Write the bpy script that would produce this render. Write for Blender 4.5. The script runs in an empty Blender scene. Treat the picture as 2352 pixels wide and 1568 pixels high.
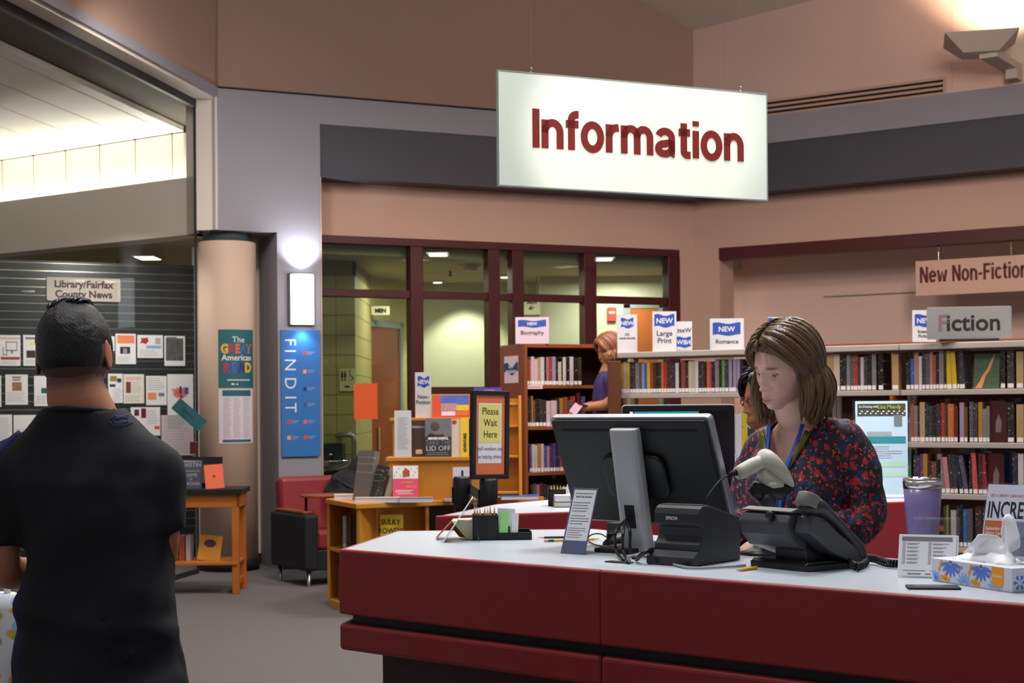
import bpy, math, random
from mathutils import Vector, Matrix, Euler, noise
random.seed(7)
S = bpy.context.scene
COL = S.collection
PI = math.pi

# ---------------------------------------------------------------- camera
F, U0, V0, RHO, H = 3500.0, 1176.0, 934.0, 0.008, 1.47      # focal length in px of a 2352 px frame, principal point, roll, eye height
CR = Vector((math.cos(RHO), 0, -math.sin(RHO)))
CU = Vector((math.sin(RHO), 0, math.cos(RHO)))
CB = Vector((0, -1, 0))
cd = bpy.data.cameras.new('camera')
cam = bpy.data.objects.new('camera', cd)
COL.objects.link(cam)
cam.matrix_world = Matrix(((CR.x, CU.x, CB.x, 0), (CR.y, CU.y, CB.y, 0), (CR.z, CU.z, CB.z, H), (0, 0, 0, 1)))
cd.sensor_width = 23.52
cd.lens = 35.0
cd.shift_y = (V0 - 784.0) / 2352.0
cd.dof.use_dof = True
cd.dof.focus_distance = 4.2
cd.dof.aperture_fstop = 6.3
cd.clip_start = 0.05
S.camera = cam

# ---------------------------------------------------------------- world, lights, exposure
w = bpy.data.worlds.new('hall_ambient')
S.world = w
w.use_nodes = True
w.node_tree.nodes['Background'].inputs[0].default_value = (0.98, 0.94, 0.95, 1)
w.node_tree.nodes['Background'].inputs[1].default_value = 0.25
S.view_settings.view_transform = 'Standard'
S.view_settings.look = 'None'
S.view_settings.exposure = 0.0
S.view_settings.gamma = 1.0
S.view_settings.use_curve_mapping = False

def area(name, loc, size, power, col=(1, .93, .85), target=None, sy=None, spread=None):
    l = bpy.data.lights.new(name, 'AREA')
    l.energy = power
    l.color = col
    l.size = size
    if sy:
        l.shape = 'RECTANGLE'
        l.size_y = sy
    if spread:
        l.spread = math.radians(spread)
    o = bpy.data.objects.new(name, l)
    COL.objects.link(o)
    o.location = loc
    if target is not None:
        o.rotation_euler = (Vector(target) - Vector(loc)).to_track_quat('-Z', 'Y').to_euler()
    return o

def spot(name, loc, target, power, angle, col=(1, .93, .85), blend=.6, rad=.06):
    l = bpy.data.lights.new(name, 'SPOT')
    l.energy = power
    l.color = col
    l.spot_size = math.radians(angle)
    l.spot_blend = blend
    l.shadow_soft_size = rad
    o = bpy.data.objects.new(name, l)
    COL.objects.link(o)
    o.location = loc
    o.rotation_euler = (Vector(target) - Vector(loc)).to_track_quat('-Z', 'Y').to_euler()
    return o

# the hall's ceiling fixtures, then fills added for left wing, right wall and sign
area('desk_ceiling_light', (1.1, 5.2, 4.6), .9, 54, (.93, .97, 1.0), (1.0, 5.0, 0), spread=120)
area('desk_ceiling_light', (-.2, 3.7, 4.6), .8, 26, (.93, .97, 1.0), (-.2, 3.9, 0), spread=120)
area('hall_ceiling_light', (-1.2, 10.2, 4.9), 1.0, 105, (1, .88, .76), (-1.0, 10.6, 0), spread=160)
area('hall_ceiling_light', (1.2, 10.6, 4.9), 1.0, 95, (1, .86, .80), (1.2, 11.2, 0), spread=160)
area('hall_ceiling_light', (3.2, 9.0, 4.9), 1.0, 120, (1, .90, .80), (3.2, 9.6, 0), spread=160)
area('hall_ceiling_light', (0.2, 7.6, 5.2), 1.0, 70, (1, .92, .86), (0.2, 8.0, 0), spread=150)
area('hall_ceiling_light', (-2.0, 5.5, 5.2), 1.0, 40, (1, .93, .86), (-2.0, 5.9, 0), spread=150)
area('desk_ceiling_light', (1.7, 5.9, 4.5), .4, 34, (.90, .97, 1.0), (1.6, 6.4, 1.1), spread=60)
area('hall_ceiling_light', (-2.3, 10.6, 4.15), .6, 20, (1, .95, .90), (-3.1, 14.5, 2.4), spread=120)  # no known fixture; added to brighten the left beam and column
area('right_wall_fill', (3.0, 7.5, 4.5), 1.0, 52, (1, .87, .80), (3.3, 14.6, 4.6), spread=110)  # unseen fill added to lift the upper right wall and fascia
spot('sign_fill', (0.0, 2.6, 2.2), (.46, 5.5, 2.44), 190, 17, (1.0, 1.0, .92), .35)  # unseen spot added to bring the hanging sign up to white

# ---------------------------------------------------------------- helpers
def P(u, v, d):
    """point of the place that stands d metres in front of the camera and shows at pixel (u, v)"""
    return Vector((0, 0, H)) + d * (Vector((0, 1, 0)) + (u - U0) / F * CR + (V0 - v) / F * CU)

def onpl(u, v, p, n):
    r = Vector((0, 1, 0)) + (u - U0) / F * CR + (V0 - v) / F * CU
    c = Vector((0, 0, H))
    return c + r * ((Vector(p) - c).dot(n) / r.dot(n))

def onz(u, v, z):
    return onpl(u, v, (0, 0, z), Vector((0, 0, 1)))

def px(n, d):
    return n * d / F

def lin(c):
    c = c / 255.0
    return c / 12.92 if c <= .04045 else ((c + .055) / 1.055) ** 2.4

MATS = {}
def mat(name, rgb, rough=.6, metal=0.0, bump=0.0, bscale=150.0, var=0.0, vscale=4.0, emit=0.0, trans=0.0, coat=0.0, spec=.5, alpha=1.0, ior=1.45, stretch=None):
    if name in MATS:
        return MATS[name]
    m = bpy.data.materials.new(name)
    m.use_nodes = True
    nt = m.node_tree
    b = nt.nodes['Principled BSDF']
    c = (lin(rgb[0]), lin(rgb[1]), lin(rgb[2]), 1)
    b.inputs['Base Color'].default_value = c
    b.inputs['Roughness'].default_value = rough
    b.inputs['Metallic'].default_value = metal
    b.inputs['Specular IOR Level'].default_value = spec
    b.inputs['Transmission Weight'].default_value = trans
    b.inputs['Coat Weight'].default_value = coat
    b.inputs['IOR'].default_value = ior
    b.inputs['Alpha'].default_value = alpha
    if emit:
        b.inputs['Emission Color'].default_value = c
        b.inputs['Emission Strength'].default_value = emit
    if var or bump:
        tc = nt.nodes.new('ShaderNodeTexCoord')
        src = tc.outputs['Object']
        if stretch:
            mp = nt.nodes.new('ShaderNodeMapping')
            mp.inputs['Scale'].default_value = stretch
            nt.links.new(src, mp.inputs['Vector'])
            src = mp.outputs['Vector']
    if var:
        nz = nt.nodes.new('ShaderNodeTexNoise')
        nz.inputs['Scale'].default_value = vscale
        nz.inputs['Detail'].default_value = 5
        nt.links.new(src, nz.inputs['Vector'])
        mx = nt.nodes.new('ShaderNodeMix')
        mx.data_type = 'RGBA'
        mx.inputs[6].default_value = tuple(x * (1 - var) for x in c[:3]) + (1,)
        mx.inputs[7].default_value = tuple(min(1, x * (1 + var)) for x in c[:3]) + (1,)
        nt.links.new(nz.outputs['Fac'], mx.inputs[0])
        nt.links.new(mx.outputs[2], b.inputs['Base Color'])
    if bump:
        n2 = nt.nodes.new('ShaderNodeTexNoise')
        n2.inputs['Scale'].default_value = bscale
        n2.inputs['Detail'].default_value = 4
        nt.links.new(src, n2.inputs['Vector'])
        bp = nt.nodes.new('ShaderNodeBump')
        bp.inputs['Strength'].default_value = bump
        bp.inputs['Distance'].default_value = .01
        nt.links.new(n2.outputs['Fac'], bp.inputs['Height'])
        nt.links.new(bp.outputs['Normal'], b.inputs['Normal'])
    MATS[name] = m
    return m

def glassmat(name, tint=(235, 245, 240), fac=.08, rough=.02, gz=.35):
    """thin clear sheet: mostly see-through with a gloss that grows at grazing angles"""
    if name in MATS:
        return MATS[name]
    m = bpy.data.materials.new(name)
    m.use_nodes = True
    nt = m.node_tree
    nt.nodes.remove(nt.nodes['Principled BSDF'])
    out = nt.nodes['Material Output']
    tr = nt.nodes.new('ShaderNodeBsdfTransparent')
    tr.inputs[0].default_value = (lin(tint[0]), lin(tint[1]), lin(tint[2]), 1)
    gl = nt.nodes.new('ShaderNodeBsdfGlossy')
    gl.inputs['Roughness'].default_value = rough
    lw = nt.nodes.new('ShaderNodeLayerWeight')
    lw.inputs['Blend'].default_value = .5
    pw = nt.nodes.new('ShaderNodeMath'); pw.operation = 'POWER'; pw.inputs[1].default_value = 4.0
    nt.links.new(lw.outputs['Facing'], pw.inputs[0])
    fr = nt.nodes.new('ShaderNodeMath'); fr.operation = 'MULTIPLY_ADD'; fr.inputs[1].default_value = gz; fr.inputs[2].default_value = fac * .45
    nt.links.new(pw.outputs[0], fr.inputs[0])
    mx = nt.nodes.new('ShaderNodeMixShader')
    nt.links.new(fr.outputs[0], mx.inputs[0])
    nt.links.new(tr.outputs[0], mx.inputs[1])
    nt.links.new(gl.outputs[0], mx.inputs[2])
    nt.links.new(mx.outputs[0], out.inputs[0])
    MATS[name] = m
    return m

class MB:
    """collects faces; build() links them as one mesh object"""
    def __init__(s):
        s.v, s.f = [], []
    def add(s, vs, fs):
        o = len(s.v)
        s.v += [Vector(x) for x in vs]
        s.f += [tuple(i + o for i in f) for f in fs]
        return s
    def box(s, lo, hi, M=None):
        x0, y0, z0 = lo
        x1, y1, z1 = hi
        vs = [Vector(p) for p in ((x0, y0, z0), (x1, y0, z0), (x1, y1, z0), (x0, y1, z0), (x0, y0, z1), (x1, y0, z1), (x1, y1, z1), (x0, y1, z1))]
        if M:
            vs = [M @ q for q in vs]
        return s.add(vs, [(0, 3, 2, 1), (4, 5, 6, 7), (0, 1, 5, 4), (1, 2, 6, 5), (2, 3, 7, 6), (3, 0, 4, 7)])
    def hexa(s, v8):
        return s.add(v8, [(0, 3, 2, 1), (4, 5, 6, 7), (0, 1, 5, 4), (1, 2, 6, 5), (2, 3, 7, 6), (3, 0, 4, 7)])
    def prism(s, poly, z0, z1, M=None):
        n = len(poly)
        vs = [Vector((p[0], p[1], z0)) for p in poly] + [Vector((p[0], p[1], z1)) for p in poly]
        if M:
            vs = [M @ q for q in vs]
        fs = [tuple(range(n - 1, -1, -1)), tuple(range(n, 2 * n))] + [(i, (i + 1) % n, n + (i + 1) % n, n + i) for i in range(n)]
        return s.add(vs, fs)
    def prismy(s, poly, y0, y1, M=None):
        """polygon in x,z swept along y"""
        n = len(poly)
        vs = [Vector((p[0], y0, p[1])) for p in poly] + [Vector((p[0], y1, p[1])) for p in poly]
        if M:
            vs = [M @ q for q in vs]
        fs = [tuple(range(n)), tuple(range(2 * n - 1, n - 1, -1))] + [(i, n + i, n + (i + 1) % n, (i + 1) % n) for i in range(n)]
        return s.add(vs, fs)
    def prismx(s, poly, x0, x1, M=None):
        """polygon in y,z swept along x"""
        n = len(poly)
        vs = [Vector((x0, p[0], p[1])) for p in poly] + [Vector((x1, p[0], p[1])) for p in poly]
        if M:
            vs = [M @ q for q in vs]
        fs = [tuple(range(n - 1, -1, -1)), tuple(range(n, 2 * n))] + [(i, (i + 1) % n, n + (i + 1) % n, n + i) for i in range(n)]
        return s.add(vs, fs)
    def quad(s, a, b, c, d):
        return s.add([a, b, c, d], [(0, 1, 2, 3)])
    def rings(s, rings, caps=True, closed=True):
        n = len(rings[0])
        vs = [p for r in rings for p in r]
        fs = []
        for k in range(len(rings) - 1):
            for i in range(n if closed else n - 1):
                j = (i + 1) % n
                fs.append((k * n + i, k * n + j, (k + 1) * n + j, (k + 1) * n + i))
        if caps:
            fs.append(tuple(range(n - 1, -1, -1)))
            fs.append(tuple((len(rings) - 1) * n + i for i in range(n)))
        return s.add(vs, fs)
    def lathe(s, prof, n=24, c=(0, 0, 0), M=None, caps=True):
        rr = []
        for r, z in prof:
            ring = [Vector((c[0] + r * math.cos(2 * PI * i / n), c[1] + r * math.sin(2 * PI * i / n), c[2] + z)) for i in range(n)]
            if M:
                ring = [M @ q for q in ring]
            rr.append(ring)
        return s.rings(rr, caps)
    def tube(s, path, r, n=8, flat=1.0, up=None):
        path = [Vector(p) for p in path]
        m = len(path)
        rad = r if isinstance(r, (list, tuple)) else [r] * m
        rr = []
        t0 = (path[1] - path[0]).normalized()
        ref = Vector(up) if up else (Vector((0, 0, 1)) if abs(t0.z) < .9 else Vector((1, 0, 0)))
        a = (ref - t0 * ref.dot(t0)).normalized()
        for k in range(m):
            t = (path[min(k + 1, m - 1)] - path[max(k - 1, 0)]).normalized()
            a = (a - t * a.dot(t))
            a = a.normalized() if a.length > 1e-6 else t.orthogonal().normalized()
            b = t.cross(a)
            q = rad[k]
            rr.append([path[k] + a * (q * flat * math.cos(2 * PI * i / n)) + b * (q * math.sin(2 * PI * i / n)) for i in range(n)])
        return s.rings(rr)
    def ball(s, c, r, nu=16, nv=10, M=None):
        c = Vector(c)
        r = Vector(r) if isinstance(r, (tuple, list, Vector)) else Vector((r, r, r))
        rr = []
        for k in range(nv + 1):
            th = PI * (k / nv) * .998 + .003
            ring = []
            for i in range(nu):
                p = Vector((r.x * math.sin(th) * math.cos(2 * PI * i / nu), r.y * math.sin(th) * math.sin(2 * PI * i / nu), -r.z * math.cos(th)))
                ring.append(c + (M @ p if M else p))
            rr.append(ring)
        return s.rings(rr)
    def mesh(s, name):
        me = bpy.data.meshes.new(name)
        me.from_pydata(s.v, [], s.f)
        me.update()
        return me
    def build(s, name, m, parent=None, smooth=False, bevel=0.0, seg=2, M=None):
        if M:
            s.v = [M @ q for q in s.v]
        return obj(name, s.mesh(name), m, parent, smooth, bevel, seg)

def obj(name, me, m, parent=None, smooth=False, bevel=0.0, seg=2):
    o = bpy.data.objects.new(name, me)
    COL.objects.link(o)
    if m is not None:
        if not me.materials:
            me.materials.append(m)
        elif me.materials[0] != m:
            o.material_slots[0].link = 'OBJECT'
            o.material_slots[0].material = m
    if parent:
        o.parent = parent
    if smooth:
        me.polygons.foreach_set('use_smooth', [True] * len(me.polygons))
    if bevel:
        b = o.modifiers.new('bevel', 'BEVEL')
        b.width = bevel
        b.segments = seg
        b.limit_method = 'ANGLE'
        b.angle_limit = math.radians(40)
    return o

def tag(o, label, cat, group=None, kind=None):
    o['label'] = label
    if cat:
        o['category'] = cat
    if group:
        o['group'] = group
    if kind:
        o['kind'] = kind
    return o

def thing(name, label, cat, loc=(0, 0, 0), rotz=0.0, group=None, rot=None, kind=None):
    o = bpy.data.objects.new(name, None)
    o.empty_display_size = .05
    COL.objects.link(o)
    o.location = loc
    o.rotation_euler = rot if rot else (0, 0, rotz)
    return tag(o, label, cat, group, kind)

UNIT = MB().box((-.5, -.5, -.5), (.5, .5, .5)).mesh('unit_box')
UNIT.materials.append(mat('paper_white', (232, 232, 232), .7))
def ubox(name, lo, hi, m, parent=None, rot=None):
    """axis-aligned box that shares one unit mesh"""
    o = bpy.data.objects.new(name, UNIT)
    COL.objects.link(o)
    o.location = [(a + b) / 2 for a, b in zip(lo, hi)]
    o.scale = [b - a for a, b in zip(lo, hi)]
    o.material_slots[0].link = 'OBJECT'
    o.material_slots[0].material = m
    if rot:
        o.rotation_euler = rot
    if parent:
        o.parent = parent
    return o

def text(parent, s, size, m, x=0, y=0, z=0, align='CENTER', bold=0.0, sx=1.0, ext=.0006, name='lettering', rot=None, spacing=1.0, line=1.0):
    """flat lettering in the x,z plane that faces -y; z is the baseline of its first line"""
    c = bpy.data.curves.new('lettering', 'FONT')
    c.body = s
    c.size = size
    c.align_x = align
    c.extrude = ext
    c.offset = bold
    c.space_character = spacing
    c.space_line = line
    c.resolution_u = 3
    t = bpy.data.objects.new('tmp', c)
    COL.objects.link(t)
    me = bpy.data.meshes.new_from_object(t.evaluated_get(bpy.context.evaluated_depsgraph_get()))
    bpy.data.objects.remove(t)
    bpy.data.curves.remove(c)
    me.transform(Matrix.Diagonal((sx, 1, 1, 1)))
    me.transform(Matrix.Rotation(PI / 2, 4, 'X'))
    me.materials.clear()
    if rot:
        me.transform(rot)
    me.transform(Matrix.Translation((x, y, z)))
    me.name = 'lettering'
    return obj(name, me, m, parent)

def printed(parent, rects, m, y=0.0, t=.0006, name='print'):
    """flat print: list of (x0, z0, x1, z1) on a face that looks to -y"""
    b = MB()
    for x0, z0, x1, z1 in rects:
        b.box((x0, y - t, z0), (x1, y, z1))
    return b.build(name, m, parent)

def textlines(x0, z1, x1, z0, n, fill=.35, rnd=None, ragged=.35):
    """rows of small print as rects"""
    r = rnd or random
    out = []
    for i in range(n):
        zz = z1 - (z1 - z0) * (i + .5) / n
        hh = (z1 - z0) / n * fill
        out.append((x0, zz - hh / 2, x1 - (x1 - x0) * ragged * r.random(), zz + hh / 2))
    return out

def flag(parent, x0, x1, z0, z1, amp, m, y=0.0, name='banner_print', t=.0006):
    """wavy blue banner"""
    n = 14
    top = [(x0 + (x1 - x0) * i / n, z1 - amp + amp * math.sin(2 * PI * (i / n) * 1.25 + .3)) for i in range(n + 1)]
    bot = [(x0 + (x1 - x0) * i / n, z0 + amp + amp * math.sin(2 * PI * (i / n) * 1.25 + .3)) for i in range(n + 1)]
    b = MB()
    for i in range(n):
        b.prismy([bot[i], bot[i + 1], top[i + 1], top[i]], y - t, y)
    return b.build(name, m, parent)

def remesh(mb, vox, it=6, factor=.5):
    me = mb.mesh('tmp')
    o = bpy.data.objects.new('tmp', me)
    COL.objects.link(o)
    r = o.modifiers.new('r', 'REMESH')
    r.mode = 'VOXEL'
    r.voxel_size = vox
    if it:
        s = o.modifiers.new('s', 'SMOOTH')
        s.factor = factor
        s.iterations = it
    bpy.context.view_layer.update()
    res = bpy.data.meshes.new_from_object(o.evaluated_get(bpy.context.evaluated_depsgraph_get()))
    bpy.data.objects.remove(o)
    bpy.data.meshes.remove(me)
    return res

def yawdir(d):
    """rotation about z that turns local +x to direction d"""
    return math.atan2(d[1], d[0])

def arc(cx, cz, rx, rz, a0, a1, n=14):
    return [(cx + rx * math.cos(math.radians(a0 + (a1 - a0) * i / n)), cz + rz * math.sin(math.radians(a0 + (a1 - a0) * i / n))) for i in range(n + 1)]
# grotesque letters as centre lines; cap height 1, x height .74, stroke .155; value: (width, strokes)
GL = {
    'I': (.16, [[(.08, 0), (.08, 1)]]),
    'n': (.56, [[(.08, 0), (.08, .74)], [(.08, .40)] + arc(.28, .42, .20, .245, 170, 0) + [(.48, 0)]]),
    'f': (.34, [[(.15, 0), (.15, .78)] + arc(.30, .78, .15, .145, 180, 95, 8) + [(.345, .924)], [(.0, .67), (.34, .67)]]),
    'o': (.60, [arc(.30, .37, .225, .315, 0, 360, 32)]),
    'r': (.34, [[(.08, 0), (.08, .74)], [(.08, .42)] + arc(.30, .40, .22, .262, 175, 85, 8) + [(.345, .665)]]),
    'm': (.88, [[(.08, 0), (.08, .74)], [(.08, .42)] + arc(.26, .45, .18, .215, 170, 0) + [(.44, 0)], [(.44, .42)] + arc(.62, .45, .18, .215, 170, 0) + [(.80, 0)]]),
    'a': (.58, [arc(.27, .50, .19, .165, 165, 0, 12) + [(.46, .14)] + arc(.545, .14, .085, .07, 180, 270, 5), arc(.24, .20, .165, .13, 90, 270, 14) + arc(.27, .24, .19, .17, 270, 345, 6) + [(.46, .38), (.36, .355), (.24, .33)]]),
    't': (.34, [[(.15, .92), (.15, .16)] + arc(.25, .16, .10, .09, 180, 270, 6) + [(.34, .07)], [(.0, .67), (.33, .67)]]),
    'i': (.16, [[(.08, 0), (.08, .74)], [(.08, .86), (.08, 1)]]),
    'N': (.66, [[(.08, 0), (.08, 1)], [(.10, .97), (.56, .03)], [(.58, 0), (.58, 1)]]),
    'e': (.58, [[(.08, .39), (.50, .39)] + arc(.29, .39, .21, .285, 0, 180, 16) + arc(.29, .36, .21, .29, 180, 325, 14)]),
    'w': (.80, [[(.05, .74), (.21, .04), (.23, .04), (.40, .66), (.57, .04), (.59, .04), (.75, .74)]]),
    '-': (.32, [[(.02, .38), (.30, .38)]]),
    'F': (.54, [[(.08, 0), (.08, 1)], [(.08, .925), (.54, .925)], [(.08, .50), (.48, .50)]]),
    'c': (.54, [arc(.29, .37, .21, .30, 38, 322, 26)]),
    ' ': (.25, []),
}
def strokes(parent, s, x0, x1, z0, cap, m, y, sw=.155, t=.0008, name='lettering', gap=.09):
    """lettering built of thick strokes, fitted between x0 and x1; every letter is a part"""
    tot = sum(GL[c][0] for c in s) + gap * (len(s) - 1)
    k = (x1 - x0) / tot
    x = x0
    for c in s:
        wd, st = GL[c]
        b = MB()
        for pl in st:
            n = len(pl)
            Lp, Rp = [], []
            closed = n > 3 and abs(pl[0][0] - pl[-1][0]) + abs(pl[0][1] - pl[-1][1]) < 1e-6
            P2 = [Vector((p[0] * k, p[1] * cap)) for p in pl]
            for i in range(n):
                pa = P2[i - 1] if i > 0 else (P2[-2] if closed else P2[0])
                pb = P2[i + 1] if i < n - 1 else (P2[1] if closed else P2[-1])
                d = (pb - pa).normalized()
                nn = Vector((-d.y, d.x)) * (sw * cap / 2)
                Lp.append(P2[i] + nn); Rp.append(P2[i] - nn)
            for i in range(n - 1):
                q = [Rp[i], Rp[i + 1], Lp[i + 1], Lp[i]]
                b.prismy([(x + p.x, z0 + p.y) for p in q], y - t, y)
        if st:
            b.build(name, m, parent)
        x += (wd + gap) * k

# ---------------------------------------------------------------- materials
M_white = mat('white_plastic', (225, 225, 225), .45)
M_paper = mat('paper', (226, 226, 230), .75)
M_black = mat('black_plastic', (15, 16, 17), .42)
M_blackm = mat('black_matt', (14, 14, 16), .7)
M_dgrey = mat('dark_grey_plastic', (36, 38, 42), .5, bump=.05, bscale=900)
M_ink = mat('ink_black', (28, 26, 32), .7)
M_inkgrey = mat('ink_grey', (120, 120, 126), .8)
M_salmon = mat('salmon_wall_paint', (194, 158, 141), .75, bump=.12, bscale=220, var=.04, vscale=1.5)
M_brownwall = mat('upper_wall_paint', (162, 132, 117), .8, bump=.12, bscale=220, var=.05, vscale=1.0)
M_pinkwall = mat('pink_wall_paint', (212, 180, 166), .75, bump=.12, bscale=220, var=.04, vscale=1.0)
M_lav = mat('lavender_paint', (140, 137, 145), .65, bump=.08, bscale=260, var=.03, vscale=2)
M_band = mat('charcoal_band_paint', (66, 65, 72), .6, bump=.06, bscale=240, var=.04)
M_cream = mat('cream_paint', (216, 206, 194), .65, bump=.06, bscale=240)
M_ceil = mat('ceiling_paint', (196, 184, 172), .85, bump=.1, bscale=180)
M_red = mat('maroon_frame_paint', (72, 17, 15), .45, var=.08, vscale=6)
M_maroon = mat('maroon_laminate', (142, 36, 40), .5, bump=.05, bscale=500, var=.06, vscale=14)
M_desktop = mat('pale_grey_laminate', (196, 202, 210), .28, bump=.02, bscale=600, var=.03, vscale=60)
M_oak = mat('honey_oak', (196, 132, 46), .45, var=.16, vscale=6, stretch=(1, 1, .12), bump=.06, bscale=60)
M_wood = mat('red_brown_wood', (132, 66, 24), .45, var=.18, vscale=6, stretch=(1, 1, .12), bump=.06, bscale=60)
M_tablewood = mat('orange_oak', (176, 100, 30), .45, var=.16, vscale=7, stretch=(.2, .2, 1))
M_steel = mat('grey_shelf_steel', (164, 156, 150), .5, var=.04)
M_chrome = mat('chrome', (210, 210, 214), .15, metal=1)
M_silver = mat('silver_plastic', (164, 166, 170), .38, metal=.55)
M_clear = glassmat('clear_acrylic', (252, 253, 253), .06)
M_pane = glassmat('window_glass', (226, 234, 226))
M_blue = mat('banner_blue', (38, 82, 178), .6)
M_teal = mat('teal_print', (30, 94, 104), .6)
M_orange = mat('orange_print', (222, 96, 40), .6)
M_redink = mat('sign_red', (122, 26, 18), .6)
M_yellowp = mat('yellow_paper', (226, 220, 120), .7)
M_label = mat('spine_label_white', (222, 216, 216), .7)
M_pages = mat('book_pages', (214, 200, 176), .85, bump=.2, bscale=300)

# ================================================================ the setting
def frame(o, d):
    """x along the wall, y into the wall, z up"""
    d = Vector((d[0], d[1], 0)).normalized()
    return Matrix.Translation((o[0], o[1], 0)) @ Matrix.Rotation(math.atan2(d.y, d.x), 4, 'Z')
BWd = Vector((.906, .423, 0)); BWf = frame((-1.94, 14.0), BWd); BWn = Vector((.423, -.906, 0))
RWd = Vector((.822, -.569, 0)); RWf = frame((1.91, 15.8), RWd); RWn = Vector((-.569, -.822, 0))
LWd = Vector((.173, .985, 0)); LWf = frame((-2.64, 13.67), LWd); LWn = Vector((.985, -.173, 0))
def tpix(f, n, u, v=800, off=0.0):
    """distance along the wall (and height) that shows at pixel u, v on the plane set back by off"""
    p = onpl(u, v, f.translation - n * off, n)
    q = f.inverted() @ p
    return q.x, q.z

def struct(name, mb, m, f=None, label=None, bevel=0.0, parent=None, smooth=False):
    o = mb.build(name, m, parent, smooth, bevel)
    if f is not None:
        o.matrix_world = f
    if parent is None:
        o['kind'] = 'structure'
        if label:
            o['label'] = label
    return o

M_carpet = mat('grey_carpet', (104, 100, 101), .95, bump=.5, bscale=420, var=.16, vscale=260)
struct('floor', MB().box((-9, -1.5, -.1), (9, 24, 0)), M_carpet, label='grey brown looped carpet of the hall')

# upper walls and the sloped ceiling
up = MB().box((-1.2, .12, 4.36), (4.45, .30, 8.2))
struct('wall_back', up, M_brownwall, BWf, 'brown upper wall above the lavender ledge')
edge = MB().box((-.86, -.012, 4.352), (4.28, .13, 4.368))  # thin matt black line along the fascia ledge
struct('trim_1', edge, M_blackm, BWf, 'thin dark strip above the lavender fascia')
wr = thing('wall_right', 'pinkish upper wall of tall panels beside the uplight', None, kind='structure')
wr.matrix_world = RWf
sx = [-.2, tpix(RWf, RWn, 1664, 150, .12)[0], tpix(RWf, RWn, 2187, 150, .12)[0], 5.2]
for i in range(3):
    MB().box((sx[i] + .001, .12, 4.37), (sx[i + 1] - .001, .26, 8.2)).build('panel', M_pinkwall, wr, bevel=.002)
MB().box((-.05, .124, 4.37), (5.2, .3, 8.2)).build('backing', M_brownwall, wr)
K = Vector((1.885, 15.86, 5.43))
d1, d2 = Vector((-.4164, -.216, .2)), Vector((.8157, -.54, .067))
c4 = [K - d1 * .6 - d2 * .6, K + d1 * 12 - d2 * .6, K + d1 * 12 + d2 * 7, K - d1 * .6 + d2 * 7]
struct('ceiling', MB().hexa([p for p in c4] + [p + Vector((0, 0, .15)) for p in c4]), M_ceil, label='sloped plaster ceiling over the high walls')

# lavender fascia, pillar and charcoal band
fb = MB().box((-.80, 0, 4.10), (4.36, .3, 4.355)).box((-.80, 0, 3.08), (.204, .3, 4.10)).box((-.213, 0, 0), (.204, .62, 3.08))
struct('wall_pillar', fb, M_lav, BWf, 'lavender grey pillar and fascia beside the lit sconce')
struct('trim_2', MB().box((.204, .015, 3.61), (4.40, .32, 4.10)), M_band, BWf, 'charcoal band across the back fascia')
struct('wall_recess', MB().box((tpix(BWf, BWn, 500, 800, .62)[0], .62, 0), (.204, .74, 3.08)), M_cream, BWf, 'shaded wall in the recess behind the round column')
fr_ = MB().box((-.03, 0, 4.10), (5.2, .3, 4.375))
struct('wall_fascia', fr_, M_lav, RWf, 'lavender grey fascia strip along the right wall')
struct('trim_3', MB().box((-.06, .015, 3.62), (5.2, .32, 4.10)), M_band, RWf, 'charcoal band across the right fascia')

# salmon walls below the bands
tL, _ = tpix(BWf, BWn, 745, 700, .3); tR, _ = tpix(BWf, BWn, 1562, 700, .3)
sb = MB().box((.204, .30, 3.11), (4.70, .46, 3.62)).box((tR, .30, 0), (4.70, .46, 3.11)).box((.196, .0, 0), (.212, .46, 3.61))
struct('wall_header', sb, M_salmon, BWf, 'salmon wall around the maroon framed glazing')
t0r, _ = tpix(RWf, RWn, 1653, 590, .3)
sr = MB().box((-.5, .30, 3.11), (5.2, .46, 3.64)).box((-.5, .30, 0), (t0r, .62, 3.11))
struct('wall_alcove', sr, M_salmon, RWf, 'salmon header over the alcove on the right')
struct('trim_4', MB().box((t0r, .285, 2.99), (5.2, .44, 3.115)), M_red, RWf, 'dark maroon beam over the alcove')
struct('wall_alcove_back', MB().box((-.4, 1.0, 0), (5.6, 1.12, 3.11)), M_pinkwall, RWf, 'pink back wall of the alcove behind the bookcases')
struct('trim_5', MB().box((1.0, .975, 2.60), (2.6, 1.0, 2.612)), M_steel, RWf, 'thin grey rail along the alcove wall')

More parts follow.
